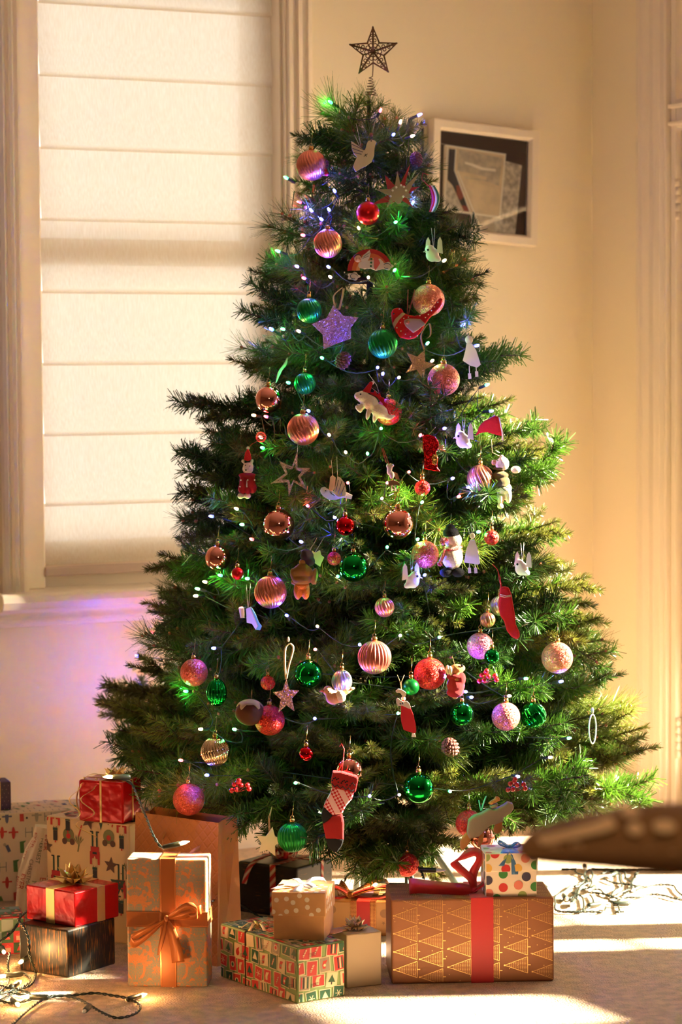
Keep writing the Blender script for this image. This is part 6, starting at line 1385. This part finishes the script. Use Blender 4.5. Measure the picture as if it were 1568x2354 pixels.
# ---------- lumpy parcel wrapped in lettered paper
c0 = FL(70, 2112); rad = 40*c0.y/F_PX
t_ = thing('lettered_parcel', 'crumpled soft parcel in white paper lettered in red and green, left of the nutcracker box', 'present', (c0.x, c0.y+rad, 0), (0, math.radians(9), .1), GG)
hp = P(76, 1905, c0.y).z; nA, nZ = 48, 22; V = []; F = []
def prad(an, f): return rad*(.62+.55*math.sin(PI*min(1, f*1.02+.14))**.7)*(1+.045*math.sin(5*an+7*f)+.03*math.sin(11*an-9*f))
for j in range(nZ+1):
    for i in range(nA): an = 2*PI*i/nA; r_ = prad(an, j/nZ); V.append((r_*math.cos(an), r_*math.sin(an), hp*j/nZ))
for j in range(nZ):
    for i in range(nA): F.append((j*nA+i, j*nA+(i+1) % nA, (j+1)*nA+(i+1) % nA, (j+1)*nA+i))
F.append(tuple(range(nA))[::-1]); F.append(tuple(nZ*nA+i for i in range(nA)))
mb = MB(); mb.add(V, F, 0, False); mb.build('wrapping', mat('white_tissue_paper', rgb(230, 206, 176), .6, bump=.5, bscale=24), t_.id_data)
def text_mesh(txt, size):
    cu = bpy.data.curves.new('txt', 'FONT'); cu.body = txt; cu.size = size; cu.align_x = 'CENTER'; ob = bpy.data.objects.new('txt', cu); COL.objects.link(ob)
    me = bpy.data.meshes.new_from_object(ob.evaluated_get(bpy.context.evaluated_depsgraph_get())); v = [tuple(q.co) for q in me.vertices]; f = [tuple(p.vertices) for p in me.polygons]
    bpy.data.objects.remove(ob); bpy.data.curves.remove(cu); bpy.data.meshes.remove(me); return v, f
mb = MB(); LM = [mat('letter_red', rgb(190, 52, 40), .6), mat('letter_green', rgb(70, 92, 60), .6), mat('letter_grey', rgb(130, 104, 80), .6)]
words = [('MERRIEST', 0), ('EVER', 0), ('CHRISTMAS', 2), ('MERRIEST', 1), ('EVER', 0), ('CHRISTMAS', 1)]
for i in range(9):
    an0 = -PI/2-1.35+i*.36; wd, ci = words[i % 6]; f0 = .12+.16*(i % 3)
    for rep in range(2):
        tv, tf = text_mesh(wd, .017 if wd == 'EVER' else .0135); zc = hp*(f0*.6+.22+.46*rep)
        V = []
        for (x, y, z) in tv:
            zz = zc-x; f = min(1, max(0, zz/hp)); an = an0+y/rad; r_ = prad(an, f)+.0012; V.append((r_*math.cos(an), r_*math.sin(an), zz))
        if min(q[2] for q in V) > .004 and max(q[2] for q in V) < hp-.004: mb.add(V, tf, ci)
mb.build('printed_lettering', LM, t_)
mb = MB(); mb.strip([(rad*.9, -rad*.5, hp*.3), (rad*1.3, -rad*1.1, hp*.55), (rad*1.6, -rad*1.3, hp*.72), (rad*2.0, -rad*1.2, hp*.80)], [(.4, .2, .8)]*4, .005, .0005); mb.build('thin_ribbon', mat('tan_ribbon', rgb(190, 130, 76), .5), t_)

# ---------- dark brushed box with the red gold-ribbon box on it
g = Gift('gift_box', 'dark green black box with brushed gold streaks at lower left, under a red box', (157, 2249), (266, 2216), 2139, L=(42, 2231)); G15 = g
g.body(streak('black_gold_brushed_paper_tall', rgb(26, 26, 18), rgb(196, 130, 66), (700, 700, 26), .76), .004)
g = Gift('gift_box', 'glossy red box with wide gold ribbon and gold star bow, on the dark brushed box', (173, 2132), (274, 2107), 2052, L=(70, 2110), z0=G15.top)
g.body(M_redfoil, .003); g.band(M_goldrib, .012, .024, 'x'); g.band(M_goldrib, .0, .026, 'y'); star_bow(g.root, (.008, .004, g.h+.002), .048, M_goldrib)
g = Gift('gift_box', 'red and green chequered Christmas tree paper box at the far left edge on the carpet', (-50, 2198), (58, 2192), 2112, depth=.11)
M_r2 = mat('crimson_paper', rgb(186, 36, 44), .5); g.body(M_r2, .003); CM = [mat('pine_green_print', rgb(36, 84, 44), .5), mat('blush_print', rgb(222, 176, 150), .5), mat('slate_print', rgb(110, 128, 120), .5), mat('coral_print', rgb(222, 70, 66), .5)]
def chk(W, Hh):
    o = []; st = .026
    for j in range(int(Hh/st)+1):
        for i in range(int(W/st)+1):
            x, y = (i+.5)*st, (j+.5)*st
            if (i+j) % 2: o.append((rect(x, y, st, st, 0), 0, 0)); o += [([(x-.006, y-.005), (x+.006, y-.005), (x, y+.008)], 3, 1), (circ(x, y+.009, .0016, 6), 1, 1)]
            elif (i*3+j) % 4 == 0: o.append((rect(x, y, st, st, 0), 2, 0))
            else: o += [(rect(x, y-.003, .014, .010, 0), 1, 1), ([(x-.009, y+.002), (x+.009, y+.002), (x, y+.009)], 3, 1)]
    return o
g.decals('printed_pattern', CM, {'front': chk(g.w, g.h), 'top': chk(g.w, g.d), 'right': chk(g.d, g.h)})

# ---------- flat parcel with mesh ribbon behind the silver box
g = Gift('gift_box', 'low brown parcel with red and gold mesh ribbon, tucked behind the silver beige box', (752, 2150), (892, 2152), 2072, depth=.14)
M_pk = mat('spotted_brown_paper', rgb(196, 146, 88), .45, .1, bump=.1, bscale=30); g.body(M_pk, .003)
M_net = bpy.data.materials.new('gold_mesh_ribbon'); M_net.use_nodes = True; _n = M_net.node_tree.nodes; _l = M_net.node_tree.links; _b = _n['Principled BSDF']; _b.inputs['Roughness'].default_value = .35; _b.inputs['Metallic'].default_value = .5
_tc = _n.new('ShaderNodeTexCoord'); _mp = _n.new('ShaderNodeMapping'); _mp.inputs['Rotation'].default_value = (0, PI/4, 0); _mp.inputs['Scale'].default_value = (1, .02, 1); _ck = _n.new('ShaderNodeTexChecker'); _ck.inputs['Scale'].default_value = 480; _ck.inputs[1].default_value = rgb(214, 150, 80); _ck.inputs[2].default_value = rgb(96, 22, 14)
_l.new(_tc.outputs['Object'], _mp.inputs[0]); _l.new(_mp.outputs[0], _ck.inputs[0]); _l.new(_ck.outputs[0], _b.inputs['Base Color'])
k = g.w/140; g.band(M_redrib, .012, 34*k, 'x', 'ribbon'); 
for s_ in (-21, 24): g.band(M_net, .012+s_*k, 14*k, 'x', 'mesh_edge', .0018)
mb = MB(); c = Vector((-.02, -.03, g.h+.006))
for (a, b_, w_) in (((.10, -.01, .01), .016, .026), ((-.045, -.012, .006), .016, .024), ((.085, .03, .012), .02, .026), ((-.03, .03, .01), .016, .022)): mb.strip(loop_pts(c, a, (0, .2, 1), b_, 12), [(.1, 1, .4)]*12, w_)
mb.ellip(c, (.010, .009, .009), 0, 10, 8); mb.build('bow', M_net, g.root)
mb = MB()
for (a, b_) in (((.095, -.014, .014), .014), ((-.045, -.02, .012), .012)): mb.strip(loop_pts(c+Vector((0, 0, .002)), a, (0, .2, 1), b_, 12), [(.1, 1, .4)]*12, .012)
mb.build('bow_centre', M_redrib, g.root)
g.decals('printed_spots', [mat('brown_spot', rgb(158, 116, 74), .5)], {'front': [(circ(g.w-8*k, 52*k, 10*k), 0), (circ(g.w*.08, 60*k, 10*k), 0), (star5(g.w-10*k, 30*k, 5*k, 2.2*k), 0)]})

# ================================================================== loose light strings on the carpet
def twisted(mb, pts, r=.0016, tw=.0017, pitch=.016):
    L = 0; A1 = []; A2 = []
    for i, p in enumerate(pts):
        if i: L += (p-pts[i-1]).length
        t = (pts[min(i+1, len(pts)-1)]-pts[max(i-1, 0)]); t = t.normalized() if t.length > 1e-9 else Vector((1, 0, 0)); u = t.cross(Vector((0, 0, 1))); u = u.normalized() if u.length > 1e-6 else Vector((1, 0, 0)); v = u.cross(t)
        a = L/pitch*PI; o = (u*math.cos(a)+v*math.sin(a))*tw; A1.append(p+o); A2.append(p-o)
    mb.tube(A1, r, 5); mb.tube(A2, r, 5)
WARM = bpy.data.lights.new('bulb_glow', 'POINT'); WARM.color = (1, .50, .18); WARM.energy = .42; WARM.shadow_soft_size = .006
wb = MB(); wb.lathe([(.0035, 0), (.0042, .004), (.0040, .010), (.0022, .016), (.0003, .021)], 10); WBM = wb.mesh('bulb', [mat('lit_warm_large_bulb', (1, 1, 1, 1), .3, emit=(1, .62, .28, 1), estr=14)]); UBM = wb.mesh('bulb', [M_unlit])
ws = MB(); ws.lathe([(.0042, -.040), (.0062, -.036), (.0058, -.002), (.0045, 0)], 10); WSM = ws.mesh('socket', [M_socket])
def holder(root, p_from, p_to, lit=True):
    """socket from p_from (cable end) with the bulb towards p_to, world points"""
    org = Vector(root.location); d = (p_to-p_from); d = d.normalized() if d.length > 1e-6 else Vector((1, 0, 0)); base = p_from+d*.040
    rot = d.to_track_quat('Z', 'Y').to_matrix().to_4x4()
    for me, nm in ((WSM, 'socket'), (WBM if lit else UBM, 'bulb')):
        o = bpy.data.objects.new(nm, me); COL.objects.link(o); o.parent = root; o.matrix_local = Matrix.Translation(base-org) @ rot
    if lit:
        l = bpy.data.objects.new('bulb_glow', WARM); COL.objects.link(l); l.parent = root; l.location = base-org+d*.012+Vector((0, -.008, .016))
def light_tangle(label, cables, holders, z=.005):
    c = FL(*cables[0][0][:2]); t = thing('fairy_light_string', label, 'fairy lights', (c.x, c.y, 0)); org = Vector((c.x, c.y, 0))
    for cb in cables:
        mb = MB(); pts = [FL(q[0], q[1], q[2] if len(q) > 2 else z+.001) for q in cb]; pts = smooth_path(pts, 14); twisted(mb, [p-org for p in pts]); mb.build('cable', M_cable, t)
    for hd in holders:
        (a, b, lit) = hd[:3]; zz = hd[3] if len(hd) > 3 else .009; holder(t, FL(*a, zz), FL(*b, zz), lit)
    return t
light_tangle('loose dark cable with glowing warm bulbs curled on the carpet at lower left', [
    [(20, 2282), (75, 2290), (112, 2291), (165, 2288), (215, 2283), (255, 2288), (295, 2296), (322, 2312), (310, 2330), (270, 2340), (235, 2328), (205, 2310), (175, 2295), (140, 2289), (112, 2293), (85, 2306), (55, 2330), (28, 2356)],
    [(62, 2094, .112), (45, 2110, .112), (44, 2118, .105), (56, 2134, .10), (66, 2160, .085), (68, 2195, .06), (78, 2222, .03), (82, 2236), (76, 2256), (62, 2268), (30, 2276), (0, 2284)],
    [(-10, 2168, .04), (20, 2150, .05), (42, 2122, .07), (48, 2100, .09)],
    [(0, 2245), (25, 2240), (50, 2236), (66, 2246), (68, 2258), (50, 2270), (20, 2290), (0, 2300), (30, 2306), (60, 2300), (78, 2294)],
    [(22, 2190, .03), (18, 2215, .02), (20, 2245), (14, 2266), (-8, 2280)], [(-8, 2262), (14, 2270), (44, 2276), (70, 2284)]],
    [((293, 2298), (330, 2287), True), ((207, 2312), (178, 2340), False), ((112, 2293), (74, 2292), True), ((28, 2297), (58, 2325), True), ((24, 2270), (54, 2252), True), ((66, 2200), (28, 2224), True, .03), ((4, 2178), (22, 2218), True, .03), ((52, 2238), (30, 2241), True)])
rr = random.Random(5); cabs = []; hol = []
for i in range(10):
    x, y = rr.uniform(1285, 1400), rr.uniform(2005, 2075); c_ = [(x, y)]; an = rr.uniform(-.6, .6)
    for j in range(12):
        an += rr.uniform(-1.1, 1.1); x += 27*math.cos(an)*rr.uniform(.4, 1.4); y += 15*math.sin(an)
        y = min(2096, max(1998, y)); x = min(1640, max(1276, x)); c_.append((x, y))
    cabs.append(c_)
for (a, b) in (((1250, 2036), (1276, 2060)), ((1295, 2058), (1312, 2080)), ((1320, 2070), (1302, 2096)), ((1368, 2038), (1346, 2054)), ((1408, 2078), (1446, 2077)), ((1418, 2006), (1392, 2018)), ((1472, 2038), (1452, 2048)), ((1462, 2008), (1466, 2030)), ((1344, 1988), (1346, 2006)), ((1352, 2082), (1374, 2078))): hol.append((a, b, False))
light_tangle('tangled heap of unlit light cables on the sunny carpet at right', [c for c in cabs], hol)
# cable falling from the tree over the bag to the damask box
t = thing('fairy_light_string', 'dark light cable hanging from the tree to a glowing bulb on the kraft gift bag', 'fairy lights', tuple(P(300, 1790, 5.72)))
org = Vector(t.location); mb = MB(); pts = smooth_path([P(*q) for q in ((262, 1786, 5.60), (300, 1800, 5.62), (318, 1838, 5.56), (338, 1885, 5.50), (352, 1920, 5.44), (368, 1945, 5.42), (378, 1950, 5.41))], 12); twisted(mb, [p-org for p in pts]); mb.build('cable', M_cable, t)
holder(t, P(374, 1949, 5.41), P(420, 1938, 5.40)); holder(t, P(300, 1786, 5.60), P(262, 1786, 5.59))
t = thing('fairy_light_string', 'clear bulb in a black socket lying on top of the large brown box', 'fairy lights', tuple(P(965, 2000, 5.70)))
org = Vector(t.location); mb = MB(); pts = smooth_path([P(*q) for q in ((940, 1975, 5.78), (955, 1985, 5.72), (968, 2004, 5.66), (974, 2020, 5.62))], 10); twisted(mb, [p-org for p in pts]); mb.build('cable', M_cable, t); holder(t, P(962, 2000, 5.67), P(1010, 2001, 5.66), False)
t = thing('fairy_light_string', 'dark twisted cable running behind the presents past the tree stand', 'fairy lights', tuple(FL(640, 2060)))
org = Vector(t.location); mb = MB(); pts = smooth_path([P(486, 2072, 5.55), P(520, 2066, 5.82), P(545, 2076, 5.97), P(610, 2112, 5.97), P(690, 2122, 5.96), P(728, 2104, 6.0), P(778, 2060, 6.2), P(800, 2012, 6.25), P(835, 2000, 6.2), P(860, 2010, 6.1), P(872, 2030, 6.0)], 10); twisted(mb, [p-org for p in pts]); mb.build('cable', M_cable, t); holder(t, P(885, 2030, 5.95), P(858, 2035, 5.9))

# ================================================================== framed picture, hung a little crooked
tl, tr_, br_, blp = wallA(986, 280, .02), wallA(1238, 290, .02), wallA(1222, 564, .02), wallA(972, 556, .02)
cx, cz = (tl[0]+tr_[0]+br_[0]+blp[0])/4, (tl[1]+tr_[1]+br_[1]+blp[1])/4; fw = .965*math.hypot(tr_[0]-tl[0], tr_[1]-tl[1]); fh = .965*math.hypot(tr_[0]-br_[0], tr_[1]-br_[1])
tilt = math.atan2(tr_[0]-br_[0], tr_[1]-br_[1])
wp = ROOM @ Vector((cx, -.016, cz))
pic = thing('framed_picture', 'white framed picture with dark mat hanging crooked on the cream wall', 'picture', tuple(wp)); pic.matrix_world = ROOM @ Matrix.Translation((cx, -.032, cz)) @ Matrix.Rotation(tilt, 4, 'Y') @ Matrix.Rotation(math.radians(-4), 4, 'X')
mb = MB(); b_ = .030*fw/.36; t_ = .034
for (x0, z0, x1, z1) in ((-fw/2, fh/2, fw/2, fh/2), (fw/2, fh/2, fw/2, -fh/2), (fw/2, -fh/2, -fw/2, -fh/2), (-fw/2, -fh/2, -fw/2, fh/2)):
    s0 = (math.copysign(1, -x0), math.copysign(1, -z0)); s1 = (math.copysign(1, -x1), math.copysign(1, -z1)); V = []
    for (x, z, s_) in ((x0, z0, s0), (x1, z1, s1)):
        for (a, y) in ((0, t_/2), (0, -t_/2), (b_*.75, -t_/2), (b_, -t_/2+.012), (b_, t_/2)): V.append((x+s_[0]*a, y, z+s_[1]*a))
    mb.add(V, [(i, (i+1) % 5, (i+1) % 5+5, i+5) for i in range(5)])
mb.build('frame', M_white, pic, bevel=.001, seg=1)
mb = MB(); mb.box((0, .006, 0), (fw-b_*1.6, .004, fh-b_*1.6)); mb.build('mat_board', mat('dark_brown_mat', rgb(70, 48, 32), .8), pic)
PX = lambda px, py: ((px-1105)/252*fw, (423-py)/275*fh)
ART = [mat('print_stone_grey', rgb(205, 188, 158), .7, var=.2, vscale=45), mat('print_pebbles', rgb(168, 154, 130), .7, col2=rgb(232, 220, 196), vscale=70), mat('print_cream_line', rgb(255, 244, 220), .7), mat('print_dark', rgb(56, 50, 48), .7), mat('print_rust', rgb(150, 66, 44), .7), mat('print_sand', rgb(232, 208, 166), .7, var=.1, vscale=30)]
mb = MB()
def art(pts, mi, lift): 
    q = [PX(*p) for p in pts]; ar = sum(q[i][0]*q[(i+1) % len(q)][1]-q[(i+1) % len(q)][0]*q[i][1] for i in range(len(q))); q = q if ar > 0 else q[::-1]
    mb.add([(a, .0035-lift*.0004, c) for (a, c) in q], [tuple(range(len(q)))], mi)
C17 = lambda pts: [(940+x/4.612, 250+y/4.612) for (x, y) in pts]
art(C17([(230, 400), (1190, 545), (1130, 1350), (760, 1350), (480, 700), (460, 450)]), 0, 0); art(C17([(980, 520), (1190, 545), (1130, 1350), (900, 1350), (900, 1150), (960, 1140)]), 1, 1)
art(C17([(330, 430), (1000, 450), (960, 1150), (330, 1130)]), 5, 1); art(C17([(385, 460), (460, 460), (450, 690), (560, 950), (600, 1080), (530, 1060), (430, 850), (375, 800)]), 3, 2); art(C17([(470, 850), (520, 840), (560, 960), (520, 1010), (480, 960)]), 4, 3)
art(C17([(500, 460), (970, 490), (940, 800), (760, 760), (560, 760), (480, 680)]), 0, 2); art(C17([(560, 580), (640, 590), (760, 620), (900, 620), (900, 650), (740, 650), (640, 620), (560, 605)]), 2, 3); art(C17([(480, 690), (640, 700), (800, 720), (800, 755), (640, 750), (500, 740)]), 5, 3); art(C17([(530, 1060), (600, 1060), (640, 1120), (560, 1120)]), 4, 3)
art(C17([(350, 800), (420, 860), (500, 1010), (540, 1120), (360, 1120)]), 1, 3)
for (a, b) in (((340, 430), (1000, 452)), ((1000, 440), (955, 1150)), ((960, 1145), (340, 1130)), ((368, 430), (345, 1135)), ((450, 690), (720, 1345)), ((480, 690), (770, 1345)), ((450, 690), (460, 450))):
    q0, q1 = C17([a, b]); mb.add([(p[0], .0018, p[1]) for p in bar(PX(*q0), PX(*q1), .0055 if a[0] != 450 and a[0] != 480 else .004)], [(0, 1, 2, 3)], 2)
mb.build('photo_print', ART, pic)
mb = MB(); mb.box((0, -.004, 0), (fw-b_*1.9, .002, fh-b_*1.9)); mb.build('pane', M_glass, pic)
# small dark hook edge left of the picture
q = wallA(972, 318, .01); mb = MB(); mb.xf = ROOM; mb.tube([(q[0], -.008, q[1]+.028), (q[0], -.010, q[1]-.06)], .004, 8); o = mb.build('hanging_rod', M_black); tag(o, 'thin black rod end on the wall just left of the picture frame', 'rod')

# ================================================================== patterned cushion on the arm of a chair, very near the viewer
M_pat = bpy.data.materials.new('brown_dotted_fabric'); M_pat.use_nodes = True; _n = M_pat.node_tree.nodes; _l = M_pat.node_tree.links; _b = _n['Principled BSDF']; _b.inputs['Roughness'].default_value = .9
_b.inputs['Base Color'].default_value = rgb(150, 108, 64)
M_dotp = mat('cream_spot_fabric', rgb(250, 210, 156), .9)
cu = thing('cushion', 'blurred brown cushion with pale spots and a pale band, close in front at right', 'cushion', tuple(P(1440, 1925, 2.6)))
org = Vector(cu.location); Q = lambda px, py, d=0: P(px, py, 2.6+d)-org
top = [(1200, 1930), (1215, 1905), (1290, 1885), (1400, 1862), (1480, 1848), (1540, 1846), (1620, 1852), (1740, 1868), (1900, 1900), (2040, 1945)]; bot = [(1200, 1940), (1212, 1978), (1290, 1984), (1400, 1992), (1480, 2002), (1540, 2008), (1620, 2012), (1740, 2012), (1900, 2010), (2040, 1985)]
n_ = len(top); mb = MB(); V = []; F = []; K = 10
for i in range(n_):
    a = Q(*top[i]); b = Q(*bot[i]); c = (a+b)/2; hz = (a-b)/2; dp = .085*math.sin(PI*(i+.35)/(n_+.0))**.6+.004
    for k in range(K): t = 2*PI*k/K; V.append(c+hz*math.cos(t)+Vector((.25*dp*math.sin(t), dp*math.sin(t), 0)))
for i in range(n_-1):
    for k in range(K): F.append((i*K+k, i*K+(k+1) % K, (i+1)*K+(k+1) % K, (i+1)*K+k))
F += [tuple(range(K)), tuple((n_-1)*K+k for k in range(K))[::-1]]
mb.add(V, F, 0, True); bod = mb.build('cover', M_pat, cu, subd=2)
def on_front(px, py):
    for i in range(n_-1):
        if top[i][0] <= px <= top[i+1][0]:
            f = (px-top[i][0])/(top[i+1][0]-top[i][0]); yt = top[i][1]+(top[i+1][1]-top[i][1])*f; yb = bot[i][1]+(bot[i+1][1]-bot[i][1])*f; dp = .085*math.sin(PI*(i+f+.35)/n_)**.6+.004
            c = max(-1, min(1, 1-2*(py-yt)/(yb-yt))); return Q(px, py, -dp*math.sqrt(max(.0, 1-c*c))*.97)
    return Q(px, py)
mb = MB()
def patch(pts, mi=0):
    V = [on_front(*p) for p in pts]; V += [v+Vector((0, .006, 0)) for v in V]; n = len(pts); mb.add([v+Vector((0, -.0022, 0)) for v in V[:n]]+V[n:], [tuple(range(n))[::-1]]+[(i, (i+1) % n, (i+1) % n+n, i+n) for i in range(n)], mi)
for (x, y, rx, ry) in ((1275, 1955, 16, 12), (1325, 1948, 13, 11), (1405, 1968, 26, 13), (1490, 1970, 20, 18), (1546, 1972, 18, 16), (1450, 1868, 22, 11), (1528, 1900, 26, 14), (1600, 1950, 18, 16), (1460, 1905, 18, 14), (1640, 1910, 20, 16), (1660, 1975, 18, 14)): patch([(x+rx*math.cos(t), y+ry*math.sin(t)) for t in np.linspace(0, 2*PI, 13)[:-1]])
patch([(1235, 1926), (1300, 1912), (1360, 1896), (1405, 1876), (1418, 1900), (1390, 1912), (1320, 1926), (1245, 1942)])
mb.build('pale_spots', M_dotp, cu)
# the armchair it lies on, just outside the frame
ac = thing('armchair', 'brown upholstered armchair beside the viewer, its arm under the cushion', 'armchair', (.57, 2.62, 0))
M_up = mat('brown_upholstery', rgb(104, 76, 48), .85, bump=.2, bscale=300); zt = P(1720, 2010, 2.6).z-.004
for nm, c, d_, bv in (('seat', (.30, .0, .36), (.62, .60, .20), .05), ('arm', (-.05, 0, (zt)/2+.06), (.16, .62, zt-.12), .05), ('arm', (.65, 0, zt/2+.06), (.16, .62, zt-.12), .05), ('backrest', (.30, -.36, .56), (.86, .16, .86), .06)):
    mb = MB(); mb.box(c, d_); mb.build(nm, M_up, ac, bevel=bv, seg=4)
for (x, y) in ((-.05, .24), (.65, .24), (-.05, -.30), (.65, -.30)): mb = MB(); mb.lathe([(.016, 0), (.024, .13)], 12, axis_xf=Matrix.Translation((x, y, 0))); mb.build('leg', mat('dark_wood', rgb(60, 38, 24), .5), ac)
